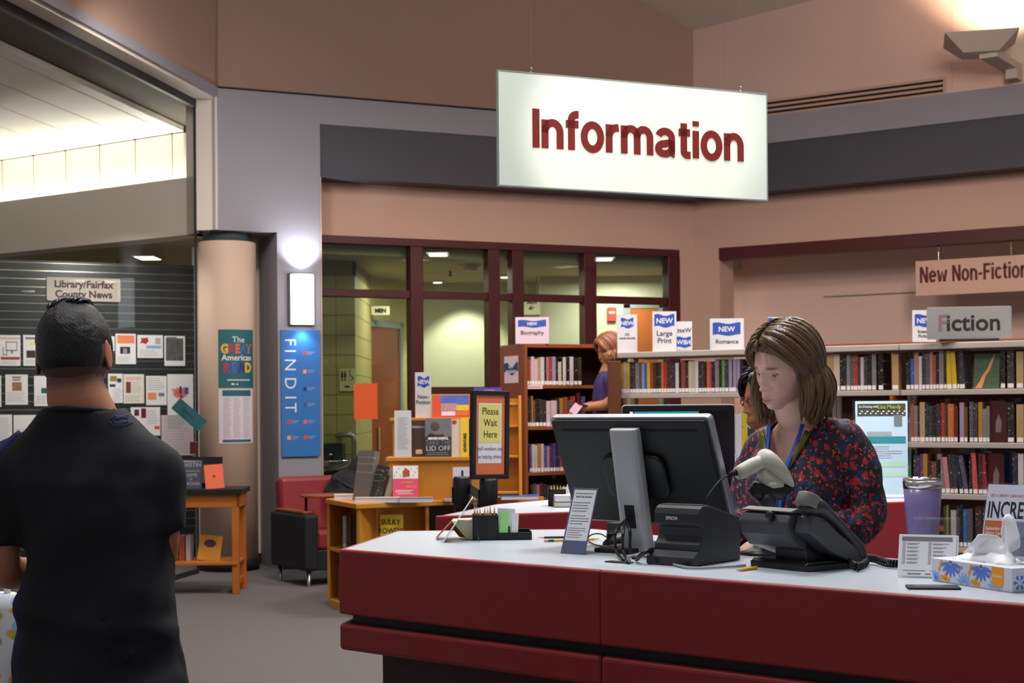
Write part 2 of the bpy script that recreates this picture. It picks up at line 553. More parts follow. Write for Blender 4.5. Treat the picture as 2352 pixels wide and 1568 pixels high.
# maroon framed glazing (window_1): bars and panes
W1 = thing('window_1', 'maroon framed glazed partition to the washroom corridor', None, kind='structure')
W1.matrix_world = BWf
def wt(u):
    return tpix(BWf, BWn, u, 700, .3)[0]
bars = [(wt(943), wt(972)), (wt(1122), wt(1148)), (wt(1177), wt(1203)), (wt(1342), wt(1370)), (wt(1535), wt(1562))]
y0, y1 = .30, .42
MB().box((tL - .03, y0, 3.035), (tR, y1, 3.112)).build('head_bar', M_red, W1, bevel=.006)
MB().box((tL - .03, y0, 0), (tR, y1, .10)).build('sill_bar', M_red, W1, bevel=.006)
for a, b in bars:
    MB().box((a, y0 - .01, 0), (b, y1, 3.035)).build('mullion', M_red, W1, bevel=.006)
edges = [tL - .03] + [q for ab in bars for q in ab]
for i in range(5):
    a, b = edges[2 * i], edges[2 * i + 1]
    MB().box((a, y0 + .005, 2.53), (b, y1, 2.605)).build('transom', M_red, W1, bevel=.006)
    if i in (1, 3, 4):
        MB().box((a, y0 + .005, 1.60), (b, y1, 1.672)).build('rail', M_red, W1, bevel=.006)
    for z0, z1 in ((.10, 1.60), (1.672, 2.53), (2.605, 3.035)) if i in (1, 3, 4) else ((.10, 2.53), (2.605, 3.035)):
        MB().box((a, y0 + .055, z0), (b, y0 + .061, z1)).build('pane', M_pane, W1)

# ---- corridor behind the glazing
M_block = mat('yellow_block_paint', (176, 164, 110), .6, bump=.25, bscale=60, var=.05, vscale=8)
M_mortar = mat('block_mortar', (140, 130, 88), .8)
M_corr = mat('corridor_wall_paint', (200, 196, 174), .7, var=.03, vscale=2)
M_corrceil = mat('corridor_ceiling', (172, 160, 128), .8, var=.06, vscale=3)
M_door = mat('door_veneer', (132, 58, 20), .4, var=.2, vscale=5, stretch=(1, 1, .1))
M_dframe = mat('door_frame_grey', (128, 138, 140), .5)
CZ = 2.95
bl = thing('wall_block', 'yellow painted block wall beyond the glass', None, (-2.35, 15.3, 0), kind='structure')
MB().box((0, .012, 0), (.772, .2, CZ)).build('mortar', M_mortar, bl)
MB().box((.76, .012, 0), (.772, 2.1, CZ)).build('mortar', M_mortar, bl)
bmesh_full = MB().box((0, 0, 0), (.396, .06, .196)).mesh('block')
bmesh_half = MB().box((0, 0, 0), (.178, .06, .196)).mesh('block')
bmesh_side = MB().box((0, 0, 0), (.012, .396, .196)).mesh('block')
for k in range(14):
    for x, me in ((.19, bmesh_full), (.59, bmesh_half), (-.21, bmesh_full)):
        o = obj('block', me, M_block, bl, bevel=.004); o.location = (x, 0, k * .2 + .005)
    for j in range(5):
        o = obj('block', bmesh_side, M_block, bl, bevel=.004); o.location = (.768, .01 + j * .4, k * .2 + .005)
dw = thing('door_1', 'brown veneer door in a grey frame under a small washroom sign', None, (-1.62, 16.9, 0), math.radians(67), kind='structure')
MB().box((-.4, .05, 0), (1.45, .2, CZ)).build('surround', M_block, dw)
MB().box((0, 0, 0), (.10, .1, 2.46)).box((.86, 0, 0), (.93, .1, 2.46)).box((0, 0, 2.38), (.93, .1, 2.46)).build('frame', M_dframe, dw, bevel=.005)
MB().box((.03, .02, .01), (.86, .06, 2.38)).build('door_leaf', M_door, dw)
MB().box((.30, .0, 1.0), (.33, .02, 1.25)).build('door_handle', M_chrome, dw)
struct('wall_corridor', MB().box((-1.15, 18.2, 0), (.32, 18.35, CZ)).box((.32, 17.4, 0), (2.6, 18.35, CZ)), M_corr, label='pale corridor wall with a scallop of light')
cc = MB()
q = [BWf @ Vector((.1, .47, CZ)), BWf @ Vector((5.2, .47, CZ)), Vector((5.5, 19.5, CZ)), Vector((-3, 19.5, CZ))]
cc.hexa(q + [p + Vector((0, 0, .1)) for p in q])
struct('ceiling_corridor', cc, M_corrceil, label='low corridor ceiling seen through the glazing')
d2_ = thing('door_2', 'orange veneer door far behind the large print sign', None, (1.36, 17.38, 0), kind='structure')
MB().box((-.08, -.02, 0), (0, .04, 2.66)).box((.32, -.02, 0), (.40, .04, 2.66)).box((-.08, -.02, 2.58), (.40, .04, 2.66)).build('frame', M_dframe, d2_, bevel=.005)
MB().box((0, -.01, .01), (.32, .02, 2.58)).build('door_leaf', mat('door_orange', (176, 92, 36), .4, var=.2, vscale=5, stretch=(1, 1, .1)), d2_)
MB().box((.02, -.03, 1.0), (.05, 0, 1.2)).build('door_handle', M_chrome, d2_)

# corridor lamps, detector, signs
M_lamp = mat('lamp_diffuser', (255, 250, 235), .5, emit=6.0)
M_lampw = mat('lamp_diffuser_soft', (255, 248, 225), .5, emit=3.0)
def ceil_panel(u, v, z, wd, ln, label, grp):
    p = onz(u, v, z)
    t = thing('ceiling_light', label, 'light', (p.x, p.y, z), 0, grp)
    MB().box((-wd / 2 - .02, -ln / 2 - .02, -.012), (wd / 2 + .02, ln / 2 + .02, -.002)).build('frame', M_white, t)
    MB().box((-wd / 2, -ln / 2, -.016), (wd / 2, ln / 2, -.0125)).build('diffuser', M_lampw, t)
    return t
def downlight(u, v, z, r, label, grp):
    p = onz(u, v, z)
    t = thing('downlight', label, 'light', (p.x, p.y, z), 0, grp)
    MB().lathe([(r * 1.25, -.014), (r * 1.25, -.002)], 20).build('trim_ring', M_white, t)
    MB().lathe([(r, -.019), (r, -.0145)], 20).build('diffuser', M_lamp, t)
    return t
ceil_panel(1006, 582, CZ, .17, .25, 'flat panel light on corridor ceiling above the blank lit wall', 'corridor ceiling lights')
ceil_panel(752, 606, CZ, .12, .25, 'flat panel light at the left end of the corridor ceiling', 'corridor ceiling lights')
ceil_panel(1388, 593, CZ, .15, .25, 'flat panel light at the right end of the corridor ceiling', 'corridor ceiling lights')
downlight(1005, 646, CZ, .05, 'round downlight over the scallop lit corridor wall', 'corridor downlights')
downlight(1160, 634, CZ, .05, 'round downlight seen through the narrow glazing strip', 'corridor downlights')
p = onz(1080, 608, CZ)
t = thing('smoke_detector', 'round white smoke detector on the corridor ceiling', 'smoke detector', (p.x, p.y, CZ))
MB().lathe([(.05, -.07), (.075, -.06), (.08, -.045), (.08, -.03)], 20).build('body', M_cream, t, True)
MB().lathe([(.11, -.03), (.11, -.002)], 20).build('base', M_cream, t)
for u, v, lb in ((915, 645, 'small sprinkler head on the ceiling near the brown door'), (1034, 622, 'small sprinkler head on the ceiling left of the smoke detector')):
    p = onz(u, v, CZ)
    t = thing('sprinkler', lb, 'sprinkler', (p.x, p.y, CZ), 0, 'ceiling sprinklers')
    MB().lathe([(.012, -.05), (.012, -.002)], 10).build('stem', M_dgrey, t)
    MB().lathe([(.03, -.056), (.03, -.05)], 12).build('deflector', M_dgrey, t)
spot('corridor_downlight', (-.55, 17.75, 2.92), (-.55, 18.15, 0.6), 130, 95, (1, .97, .80), .5)
area('corridor_light', (-1.0, 16.4, 2.88), .5, 26, (1, .94, .74), (-1.0, 16.4, 0))
area('corridor_light', (1.2, 16.9, 2.88), .4, 34, (1, .96, .84), (1.2, 16.9, 0))
area('corridor_light', (-.2, 15.9, 2.88), .4, 24, (1, .96, .84), (-.2, 15.9, 0))

def sign_panel(name, label, cat, u0, v0, u1, v1, d, m, t=.004, rotz=0.0, tilt=0.0, group=None, pname='panel', bevel=.0):
    """flat upright panel that fills the pixel box at depth d; origin bottom centre, face to -y"""
    wd, ht = px(u1 - u0, d) / max(.3, math.cos(rotz)), px(v1 - v0, d)
    p = P((u0 + u1) / 2, v1, d)
    o = thing(name, label, cat, p, group=group, rot=(tilt, 0, rotz))
    MB().box((-wd / 2, 0, 0), (wd / 2, t, ht)).build(pname, m, o, bevel=bevel)
    return o, wd, ht
o, wd, ht = sign_panel('washroom_sign', 'small white sign over the brown corridor door', 'sign', 853, 703, 895, 723, 16.95, mat('sign_cream', (226, 220, 196), .6), .02)
text(o, 'MEN', ht * .62, M_ink, 0, -.001, ht * .28, bold=.004)
o, wd, ht = sign_panel('access_sign', 'square washroom sign with people and wheelchair symbols on block wall', 'sign', 780, 846, 815, 898, 15.27, mat('sign_cream2', (216, 208, 170), .6), .015)
M_sym = mat('symbol_maroon', (96, 40, 44), .6)
b = MB()
for cx_ in (-.05, -.02):
    b.ball((cx_, -.004, ht * .86), (.008, .003, .008), 10, 6)
    b.prismy([(cx_ - .012, ht * .62), (cx_ + .012, ht * .62), (cx_ + .010, ht * .81), (cx_ - .010, ht * .81)], -.004, 0)
    b.box((cx_ - .006, -.004, ht * .45), (cx_ + .006, 0, ht * .64))
b.tube([(.028, -.003, ht * .82), (.03, -.003, ht * .66), (.05, -.003, ht * .66), (.058, -.003, ht * .54)], .004, 6)
b.tube([(.04 + .02 * math.cos(a), -.003, ht * .58 + .02 * math.sin(a)) for a in [i * PI / 7 - 2.6 for i in range(12)]], .003, 6)
b.ball((.027, -.004, ht * .88), (.007, .003, .007), 10, 6)
b.build('symbols', M_sym, o)
printed(o, [(-.025, ht * .16, .025, ht * .24)], M_ink, -.0005)
o, wd, ht = sign_panel('wayfinding_sign', 'white hanging washroom arrow sign behind the glass above biography sign', 'sign', 1203, 686, 1241, 722, 17.2, mat('sign_offwhite', (238, 232, 206), .6), .02)  # plain off-white panel colour
text(o, 'MEN', ht * .30, M_redink, 0, -.001, ht * .68, bold=.002)
text(o, '\u2190', ht * .4, M_redink, 0, -.001, ht * .3, bold=.003)
for x in (-wd * .3, wd * .3):
    MB().tube([(x, .01, ht), (x, .01, CZ - o.location.z)], .004, 6).build('hanger', M_chrome, o)
o, wd, ht = sign_panel('exit_sign', 'small red plate on the corridor wall left of orange door', 'sign', 1395, 705, 1416, 738, 17.36, mat('sign_redplate', (178, 56, 44), .5), .03, bevel=.008)
printed(o, [(-wd * .3, ht * .55, wd * .3, ht * .7)], M_pages, -.0005)

# drinking fountain with its grab bar
p = P(775, 1060, 14.95)
t = thing('drinking_fountain', 'grey wall mounted drinking fountain behind the armchair', 'fountain', (p.x - .12, 14.95, .0))
MB().box((-.06, .12, .55), (.16, .34, 1.12)).build('back_panel', M_dgrey, t, bevel=.01)
MB().lathe([(.05, .83), (.16, .90), (.20, .95), (.20, .965), (.17, .955), (.10, .93)], 24, (.05, 0, 0)).build('basin', M_chrome, t, True)
MB().tube([(.06, .1, .96), (.06, .02, 1.02), (.05, -.02, 1.01)], .012, 8).build('spout', M_chrome, t, True)
t = thing('grab_bar', 'bent steel grab bar beside the drinking fountain', 'bar', (p.x + .08, 14.95, 0))
MB().tube([(-.08, .3, 1.2), (-.08, .02, 1.2), (-.03, 0, 1.21), (.05, 0, 1.21), (.075, 0, 1.19), (.085, 0, 1.14), (.085, 0, .0)], .025, 10).build('bar', mat('dull_steel', (150, 152, 146), .35, metal=.7), t, True)

# ---- left wing beyond the glass screen
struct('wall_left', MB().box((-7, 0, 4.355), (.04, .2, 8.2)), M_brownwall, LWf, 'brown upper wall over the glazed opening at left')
struct('trim_6', MB().box((-7, -.02, 4.275), (.03, .02, 4.358)), M_lav, LWf, 'lavender edge strip over the glazed opening')
struct('trim_7', MB().box((-7, .02, 4.25), (0, .2, 4.36)).box((0, -.012, 3.08), (.06, .2, 4.30)), M_cream, LWf, 'cream reveal around the glazed opening')
W2 = thing('window_2', 'tall clear glass screen left of the round column', None, kind='structure')
W2.matrix_world = LWf
MB().box((-6.5, .186, .04), (-.03, .192, 4.25)).build('pane', glassmat('screen_glass', (250, 250, 249), .01, .02, .04), W2)
MB().box((-.03, .18, 0), (-.012, .198, 4.25)).build('edge_strip', M_dgrey, W2)
MB().box((-6.5, .17, 4.18), (-.03, .21, 4.25)).build('head_channel', M_dgrey, W2)
MB().box((-6.5, .175, 0), (-.03, .205, .04)).build('floor_channel', M_dgrey, W2)
B0 = P(455, 700, 13.98)
BMd = Vector((.822, -.569, 0))
BMf = frame((B0.x, B0.y), BMd)
struct('wall_beam', MB().box((-6.5, 0, 3.08), (.02, .25, 3.61)), M_cream, BMf, 'deep cream beam below the glowing cove')
struct('wall_return', MB().box((-.14, .0, 3.08), (.02, .75, 4.30)), M_cream, BMf, 'cream return wall at the right end of the cove')
CV = .62
cvp = B0 + Vector((.569, .822, 0)) * CV
Mcv = mat('cove_panel', (228, 225, 214), .6, var=.02)
cw = thing('wall_cove', 'row of upright cream panels lit from below above the beam', None, kind='structure')
cw.matrix_world = BMf
us = [424, 395, 310, 228, 150, 76, 4, -70, -150]
ts = []
for u in us:
    pp = onpl(u, 330, cvp, Vector((.569, .822, 0)))
    ts.append((BMf.inverted() @ pp).x)
for i in range(len(ts) - 1):
    MB().box((ts[i + 1] + .010, CV, 3.15), (ts[i] - .010, CV + .05, 4.19)).build('panel', Mcv, cw, bevel=.003)
MB().box((-7, CV + .03, 3.1), (.02, CV + .1, 4.3)).build('backing', mat('cove_gap', (86, 80, 66), .8), cw)
ccv = thing('ceiling_cove', 'white ceiling planks running towards the cove', None, kind='structure')
lc = Vector((-.173, -.985, 0))
for i in range(len(ts) - 1):
    a = BMf @ Vector((ts[i] - .011, CV, 4.2)); b_ = BMf @ Vector((ts[i + 1] + .011, CV, 4.2))
    q = [b_ + lc * 7, a + lc * 7, a, b_]
    MB().hexa(q + [x + Vector((0, 0, .05)) for x in q]).build('plank', Mcv, ccv)
a = BMf @ Vector((-.15, CV + .1, 4.26)); b_ = BMf @ Vector((-7, CV + .1, 4.26))
q = [b_ + lc * 7, a + lc * 7, a, b_]
MB().hexa(q + [x + Vector((0, 0, .05)) for x in q]).build('backing', mat('cove_gap', (120, 112, 92), .8), ccv)
tube_p = BMf @ Vector((-2.4, .565, 3.50))
l = area('cove_strip_light', tube_p, 4.2, 58, (1, .97, .90), sy=.08)
l.rotation_euler = (PI, 0, yawdir(BMd))
WZ = 3.075
q = [BMf @ Vector((.5, .25, WZ)), BMf @ Vector((-6.5, .25, WZ)), Vector((-9, 21, WZ)), Vector((0.2, 21, WZ))]
q = [Vector((-2.2, 14.4, WZ)), Vector((-2.2, 20, WZ)), Vector((-8, 20, WZ)), BMf @ Vector((-6.5, .25, WZ)), BMf @ Vector((0.02, .25, WZ))]
struct('ceiling_wing', MB().add(q + [x + Vector((0, 0, .08)) for x in q], [(0, 1, 2, 3, 4), (9, 8, 7, 6, 5)] + [(i, 5 + i, 5 + (i + 1) % 5, (i + 1) % 5) for i in range(5)]), M_corrceil, label='low ceiling behind the notice board')
ceil_panel(339, 590, WZ, .20, .35, 'flat panel light on the low ceiling above the notice board', 'wing lights')
downlight(193, 606, WZ, .05, 'round downlight above the library news board sign', 'wing lights')
p = onz(270, 598, WZ)
t = thing('sprinkler', 'small sprinkler head above the notice board', 'sprinkler', (p.x, p.y, WZ), 0, 'ceiling sprinklers')
MB().lathe([(.012, -.05), (.012, -.002)], 10).build('stem', M_dgrey, t)
MB().lathe([(.03, -.056), (.03, -.05)], 12).build('deflector', M_dgrey, t)
area('wing_light', (-3.6, 13.6, 2.95), .5, 15, (1, .96, .90), (-3.6, 14.6, .9), spread=150)
area('wing_light', (-3.9, 16.6, 2.95), .4, 20, (1, .95, .86), (-3.9, 16.6, 0))
struct('wall_far', MB().box((-9, 20, 0), (-2.2, 20.2, 3.08)).box((-2.32, 15.2, 0), (-2.2, 20, 3.08)), M_corr, label='far wall behind the notice board')

# round column in the recess
p = P(524, 900, 14.0)
col_ = thing('column', 'round cream column carrying two posters', 'column', (p.x, p.y, 0))
MB().lathe([(.262, .10), (.262, 2.985), (.255, 2.995)], 48).build('shaft', mat('column_paint', (196, 170, 151), .6, bump=.06, bscale=240), col_, True)
MB().lathe([(.215, 2.99), (.215, 3.13)], 40).build('neck', mat('column_neck', (60, 72, 80), .6), col_, True)
MB().lathe([(.272, 0), (.272, .10)], 48).build('base_strip', M_blackm, col_, True)
for nm, f, x0, x1, yy in (('baseboard_recess', BWf, tpix(BWf, BWn, 500, 800, .62)[0], -.213, .605), ('baseboard_pillar', BWf, -.213, .204, -.012)):
    struct(nm, MB().box((x0, yy, 0), (x1, yy + .016, .10)), M_blackm, f, 'black skirting at the foot of the wall')

# ================================================================ the desks
DZ = 1.07
def V2(u, v, z=DZ):
    p = onz(u, v, z)
    return (p.x, p.y)
A_, B_, E_, F_ = (-.495, 4.32), (-.383, 4.95), (.27, 4.97), (.95, 3.98)
C_ = (1.62, 2.50); G_ = (1.72, 3.32)
outline = [A_, C_, G_, F_, E_, B_]
def inset(poly, d):
    """shrink a counter-clockwise polygon by d"""
    n = len(poly); out = []
    for i in range(n):
        p0, p1, p2 = Vector(poly[i - 1]), Vector(poly[i]), Vector(poly[(i + 1) % n])
        e1, e2 = (p1 - p0).normalized(), (p2 - p1).normalized()
        n1, n2 = Vector((-e1.y, e1.x)), Vector((-e2.y, e2.x))
        k = (n1 + n2) / (1 + n1.dot(n2))
        out.append(tuple(p1 + k * d))
    return out
dk = thing('information_desk', 'long maroon information desk with pale grey worktop and dark reveal', 'desk', (.4, 3.9, 0))
T = Matrix.Translation((-.4, -3.9, 0))
seam = tuple(Vector(A_) + (Vector(C_) - Vector(A_)) * .333)
MB().prism(inset(outline, .012), 1.04, DZ + .0005, T).build('worktop', M_desktop, dk)
def edge_panel(poly, a, b, z0, z1, th, name, m, bev):
    """slab standing on the outline edge a-b with its thickness to the inside"""
    a, b = Vector(a), Vector(b)
    e = (b - a).normalized(); nn = Vector((-e.y, e.x)) * th
    q = [a, b, b + nn, a + nn]
    return MB().prism([tuple(p) for p in q], z0, z1, T).build(name, m, dk, bevel=bev, seg=3)
for a, b in ((A_, seam), (seam, C_), (C_, G_), (G_, F_), (F_, E_), (E_, B_), (B_, A_)):
    edge_panel(outline, a, b, .887, DZ + .0008, .022, 'fascia_panel', M_maroon, .007)
for a, b in ((A_, seam), (seam, C_), (C_, G_), (B_, A_)):
    edge_panel(outline, a, b, .785, .862, .03, 'lower_band', M_maroon, .012)
MB().prism(inset(outline, .035), .80, 1.035, T).build('reveal_strip', M_dgrey, dk)
MB().prism(inset(outline, .11), 0, .80, T).build('base', mat('dark_maroon_base', (58, 20, 30), .5), dk)

# the rear half of the staff desk
b1, b2 = V2(1003, 1185), V2(2120, 1150)
b3, b4 = V2(2150, 1108), V2(1262, 1147)
b5 = V2(1135, 1158)
rear = [b1, b2, b3, b4, b5]
rk = thing('rear_desk', 'maroon rear counter behind the monitors with pale worktop', 'desk', (.6, 6.2, 0))
T2 = Matrix.Translation((-.6, -6.2, 0))
MB().prism(inset(rear, .012), 1.04, DZ + .0005, T2).build('worktop', M_desktop, rk)
for i in range(5):
    a, b = Vector(rear[i]), Vector(rear[(i + 1) % 5])
    e = (b - a).normalized(); nn = Vector((-e.y, e.x)) * .022
    MB().prism([tuple(a), tuple(b), tuple(b + nn), tuple(a + nn)], .80, DZ + .0008, T2).build('fascia_panel', M_maroon, rk, bevel=.006)
MB().prism(inset(rear, .05), 0, .80, T2).build('base', mat('dark_maroon_base', (58, 20, 30), .5), rk)
M_shadowblack = M_blackm

# ---------------------------------------------------------------- monitor seen from behind
def at_desk(u, v, z=DZ + .001):
    return onz(u, v, z)
p = at_desk(1470, 1264)
mon = thing('computer_monitor', 'large black monitor seen from behind on a silver stand', 'monitor', p, math.radians(-38))
# local: -y is the back that faces the camera, +y is the screen side, x along the width
lean = math.atan2(.128, .299)
MT = Matrix.Translation((0, .075, .075)) @ Matrix.Rotation(lean, 4, 'X')
def rrect(w, h, r, n=5):
    pts = []
    for cx, cz, a0 in ((w / 2 - r, r, -PI / 2), (w / 2 - r, h - r, 0), (-w / 2 + r, h - r, PI / 2), (-w / 2 + r, r, PI)):
        for i in range(n + 1):
            a = a0 + PI / 2 * i / n
            pts.append((cx + r * math.cos(a), cz + r * math.sin(a)))
    return pts
MB().prismy(rrect(.520, .325, .014), -.012, .012, MT).build('bezel', M_silver, mon, bevel=.003)
MB().prismy(rrect(.506, .311, .012), -.022, -.0121, MT @ Matrix.Translation((0, 0, .007))).build('back_cover', mat('monitor_back', (24, 26, 27), .5, bump=.06, bscale=700), mon, bevel=.005)
MB().prismy(rrect(.44, .006, .002), -.0232, -.0221, MT @ Matrix.Translation((0, 0, .286))).build('vent_slot', M_blackm, mon)
MB().prismy(rrect(.49, .29, .004), .0121, .014, MT @ Matrix.Translation((0, 0, .018))).build('screen', mat('screen_pale', (190, 205, 220), .3, emit=.8), mon)
MB().prismy(rrect(.20, .13, .03), -.040, -.0221, MT @ Matrix.Translation((0, 0, .09))).build('mount_block', M_black, mon, bevel=.006)
sl = math.radians(11)
ST = Matrix.Translation((0, -.005, .0)) @ Matrix.Rotation(sl, 4, 'X')
post = [(x, y) for x, y in rrect(.088, .046, .018, 5)]
MB().prism([(x, y - .023) for x, y in post], .004, .345, ST).build('stand_post', mat('stand_silver', (186, 188, 192), .42, metal=.2, bump=.03, bscale=800), mon, bevel=.004)
MB().prism([(x, y) for x, y in rrect(.012, .004, .002)] if False else [(-.016, -.0245), (.016, -.0245), (.016, -.022), (-.016, -.022)], .07, .135, ST).build('cable_slot', M_blackm, mon, bevel=.001)
MB().prism(rrect(.24, .20, .03), 0, .008).build('stand_base', M_black, mon, bevel=.003)
hp = [(.036, .02, .335), (.052, .03, .325), (.058, .036, .30), (.052, .034, .275), (.036, .03, .27)]
MB().tube([ST @ Vector(q) for q in hp], .0014, 8).build('handle_loop', M_silver, mon, True)

# cables behind the stand
M_cable = mat('cable_black', (16, 16, 17), .45)
M_cableg = mat('cable_grey', (150, 150, 148), .5)
def cable(label, pts, r, m=None, smoothn=6, name='cable'):
    """smooth tube through world points, rooted at the first one"""
    pts = [Vector(q) for q in pts]
    out = []
    for i in range(len(pts) - 1):
        p0, p1, p2, p3 = pts[max(i - 1, 0)], pts[i], pts[i + 1], pts[min(i + 2, len(pts) - 1)]
        for k in range(smoothn):
            s = k / smoothn
            out.append(.5 * ((2 * p1) + (p2 - p0) * s + (2 * p0 - 5 * p1 + 4 * p2 - p3) * s * s + (3 * p1 - p0 - 3 * p2 + p3) * s ** 3))
    out.append(pts[-1])
    o0 = pts[0].copy()
    o = MB().tube([q - o0 for q in out], r, 8).build(name, m or M_cable, None, True)
    o.location = o0
    return tag(o, label, 'cable')
mslot = mon.location + Matrix.Rotation(math.radians(-38), 3, 'Z') @ (ST @ Vector((0, -.026, .10)))
names = ['black cable hanging leftmost from the monitor stand slot', 'black cable in the middle of the bundle below the stand slot', 'black cable nearest the printer below the stand slot']
ends = [(1432, 1286), (1445, 1291), (1455, 1280)]
for i in range(3):
    e = at_desk(*ends[i], DZ + .005)
    m_ = (mslot + e) / 2 + Vector((-.03 + .012 * i, -.02, .0))
    cable(names[i], [mslot + Vector((.006 * (i - 1), 0, 0)), mslot + Vector((-.012, -.02, -.004)), m_ + Vector((0, 0, .02)), m_ + Vector((0, 0, -.03)), e], .0042)
cable('grey cable lying along the desk in front of the printer', [at_desk(1447, 1290, DZ + .006), at_desk(1443, 1278, DZ + .02), at_desk(1470, 1276, DZ + .02), at_desk(1515, 1286, DZ + .006), at_desk(1580, 1303, DZ + .005), at_desk(1650, 1302, DZ + .005), at_desk(1712, 1298, DZ + .005)], .0034, M_cableg)
cable('thick black power cable curled left of the printer', [at_desk(1462, 1284, DZ + .007), at_desk(1478, 1270, DZ + .03), at_desk(1500, 1262, DZ + .035), at_desk(1520, 1272, DZ + .015), at_desk(1538, 1286, DZ + .007)], .006)
# mouse with its cord, black hub
p = at_desk(1424, 1250)
ms = thing('computer_mouse', 'black computer mouse left of the silver monitor stand', 'mouse', p, math.radians(-60))
b = MB(); rr = []
for k in range(9):
    s = k / 8
    wv = .030 * math.sin(PI * (.12 + .80 * s)) ** .6
    hv = .034 * math.sin(PI * (.08 + .84 * s)) ** .7
    rr.append([Vector((wv * math.cos(a), -.05 + .1 * s, max(0, hv * math.sin(a)))) for a in [PI * j / 10 for j in range(11)]])
b.rings(rr, True, True); b.build('shell', M_black, ms, True)
MB().box((-.003, -.045, .02), (.003, -.02, .034)).build('scroll_wheel', M_dgrey, ms, bevel=.001)
cable('thin mouse cord looping towards the book club sign', [p + Vector((-.02, -.02, .012)), at_desk(1402, 1240, DZ + .012), at_desk(1380, 1226, DZ + .02), at_desk(1358, 1228, DZ + .02), at_desk(1350, 1240, DZ + .006), at_desk(1372, 1252, DZ + .005), at_desk(1412, 1257, DZ + .005), at_desk(1440, 1256, DZ + .005)], .0022)
p = at_desk(1436, 1228)
hb = thing('network_box', 'low black box behind the mouse under the monitor edge', 'box', p, math.radians(-38))
MB().box((-.05, -.03, 0), (.05, .03, .038)).build('body', M_blackm, hb, bevel=.004)
MB().box((-.04, -.031, .008), (.04, -.03, .016)).build('front_strip', M_dgrey, hb)
p = at_desk(1420, 1271)
kb = thing('desk_pad', 'flat black tray at the foot of the silver stand', 'tray', at_desk(1416, 1268), math.radians(-38))
MB().box((-.055, -.03, 0), (.055, .03, .012)).build('tray_body', M_blackm, kb, bevel=.004)
MB().box((-.045, -.022, .012), (.045, .022, .0125)).build('tray_inlay', M_dgrey, kb)
p = at_desk(1412, 1291)
gr = thing('cable_grommet', 'flat black grommet plate in the worktop under the cables', 'grommet', p, math.radians(-40))
MB().prism(rrect(.075, .03, .004), 0, .002, Matrix.Translation((0.01, -.01, 0))).build('plate', M_blackm, gr)

# ---------------------------------------------------------------- receipt printer
p = at_desk(1606, 1300)
pr = thing('receipt_printer', 'black receipt printer beside the telephone', 'printer', p, math.radians(-40))
prof = [(0, 0), (0, .052), (.012, .062), (.018, .072), (.018, .092), (.006, .098), (.0, .104), (0, .128), (.006, .141), (.018, .148), (.05, .148), (.19, .112), (.195, .106), (.195, 0)]
MB().prismx(prof, -.135, 0).build('body', mat('printer_black', (42, 44, 49), .5, bump=.08, bscale=900), pr, bevel=.0035)
MB().prismx([(-.0012, .106), (-.0012, .128), (.0, .128), (.0, .106)], -.132, -.003).build('front_panel', M_dgrey, pr)
MB().prismx([(.02, .1485), (.052, .1485), (.052, .150), (.02, .150)], -.128, -.008).build('lid', M_dgrey, pr, bevel=.002)
MB().prismx([(-.03, 0), (-.03, .022), (-.008, .036), (.0, .036), (0, 0)], -.14, .003).build('base_skirt', mat('printer_black', (38, 40, 44), .5), pr, bevel=.004)
MB().box((-.112, -.0315, .006), (-.102, -.029, .018)).box((-.02, -.0315, 0), (-.006, -.029, .014)).build('cable_notch', M_blackm, pr, bevel=.002)
text(pr, 'EPSON', .012, mat('print_silver', (200, 202, 206), .5), -.080, -.0016, .112, bold=.0002, sx=.95)

# ---------------------------------------------------------------- barcode scanner on its stand
p = at_desk(1748, 1272)
sn = thing('barcode_scanner', 'beige handheld barcode scanner resting in a black gooseneck stand', 'scanner', p)
M_beige = mat('scanner_beige', (186, 182, 166), .45)
def L(u, v, d):
    return P(u, v, d) - p
D = p.y
hnd = [L(1692, 1087, D - .02), L(1705, 1082, D - .015), L(1728, 1070, D - .005), L(1748, 1062, D), L(1764, 1058, D + .005)]
MB().tube(hnd, [.017, .0205, .0215, .021, .020], 14).build('handle', M_beige, sn, True)
tdir = (L(1815, 1118, D) - L(1757, 1026, D)).normalized(); ydir = Vector((-.3, 1, 0)).normalized()
ax = tdir.cross(ydir).normalized()
if ax.x < 0: ax = -ax
def sring(c, a, b_, n=24):
    return [c + tdir * (a * math.cos(2 * PI * i / n)) + ydir * (b_ * math.sin(2 * PI * i / n)) for i in range(n)]
hr = [(L(1738, 1064, D), .016, .018), (L(1752, 1064, D), .026, .026), (L(1764, 1067, D + .004), .042, .036), (L(1776, 1071, D + .008), .055, .043), (L(1786, 1074, D + .012), .061, .047), (L(1791, 1075, D + .013), .061, .047), (L(1793, 1075, D + .014), .055, .042)]
MB().rings([sring(*q) for q in hr]).build('head', M_beige, sn, True)
MB().rings([sring(hr[-1][0] - ax * .004, .05, .038), sring(hr[-1][0] + ax * .001, .048, .036)]).build('window', M_blackm, sn)
MB().tube([L(1750, 1078, D), L(1760, 1094, D + .002), L(1776, 1108, D + .008), L(1796, 1112, D + .012)], [.018, .022, .024, .018], 14).build('trigger_guard', M_beige, sn, True)
MB().box((-.010, -.0005, -.004), (.010, .001, .004), Matrix.Translation(L(1775, 1110, D - .02))).build('rating_label', M_label, sn)
MB().tube([L(1672, 1091, D - .03), L(1684, 1086, D - .025), L(1693, 1084, D - .02)], [.005, .008, .010], 10).build('strain_relief', M_blackm, sn, True)
cp = MB()
cp.tube([L(1728, 1112, D), L(1752, 1128, D + .004), L(1790, 1130, D + .01), L(1812, 1116, D + .02), L(1818, 1098, D + .03)], [.012, .02, .022, .016, .008], 12)
cp.tube([L(1725, 1118, D), L(1735, 1128, D), L(1750, 1140, D)], [.016, .018, .018], 12)
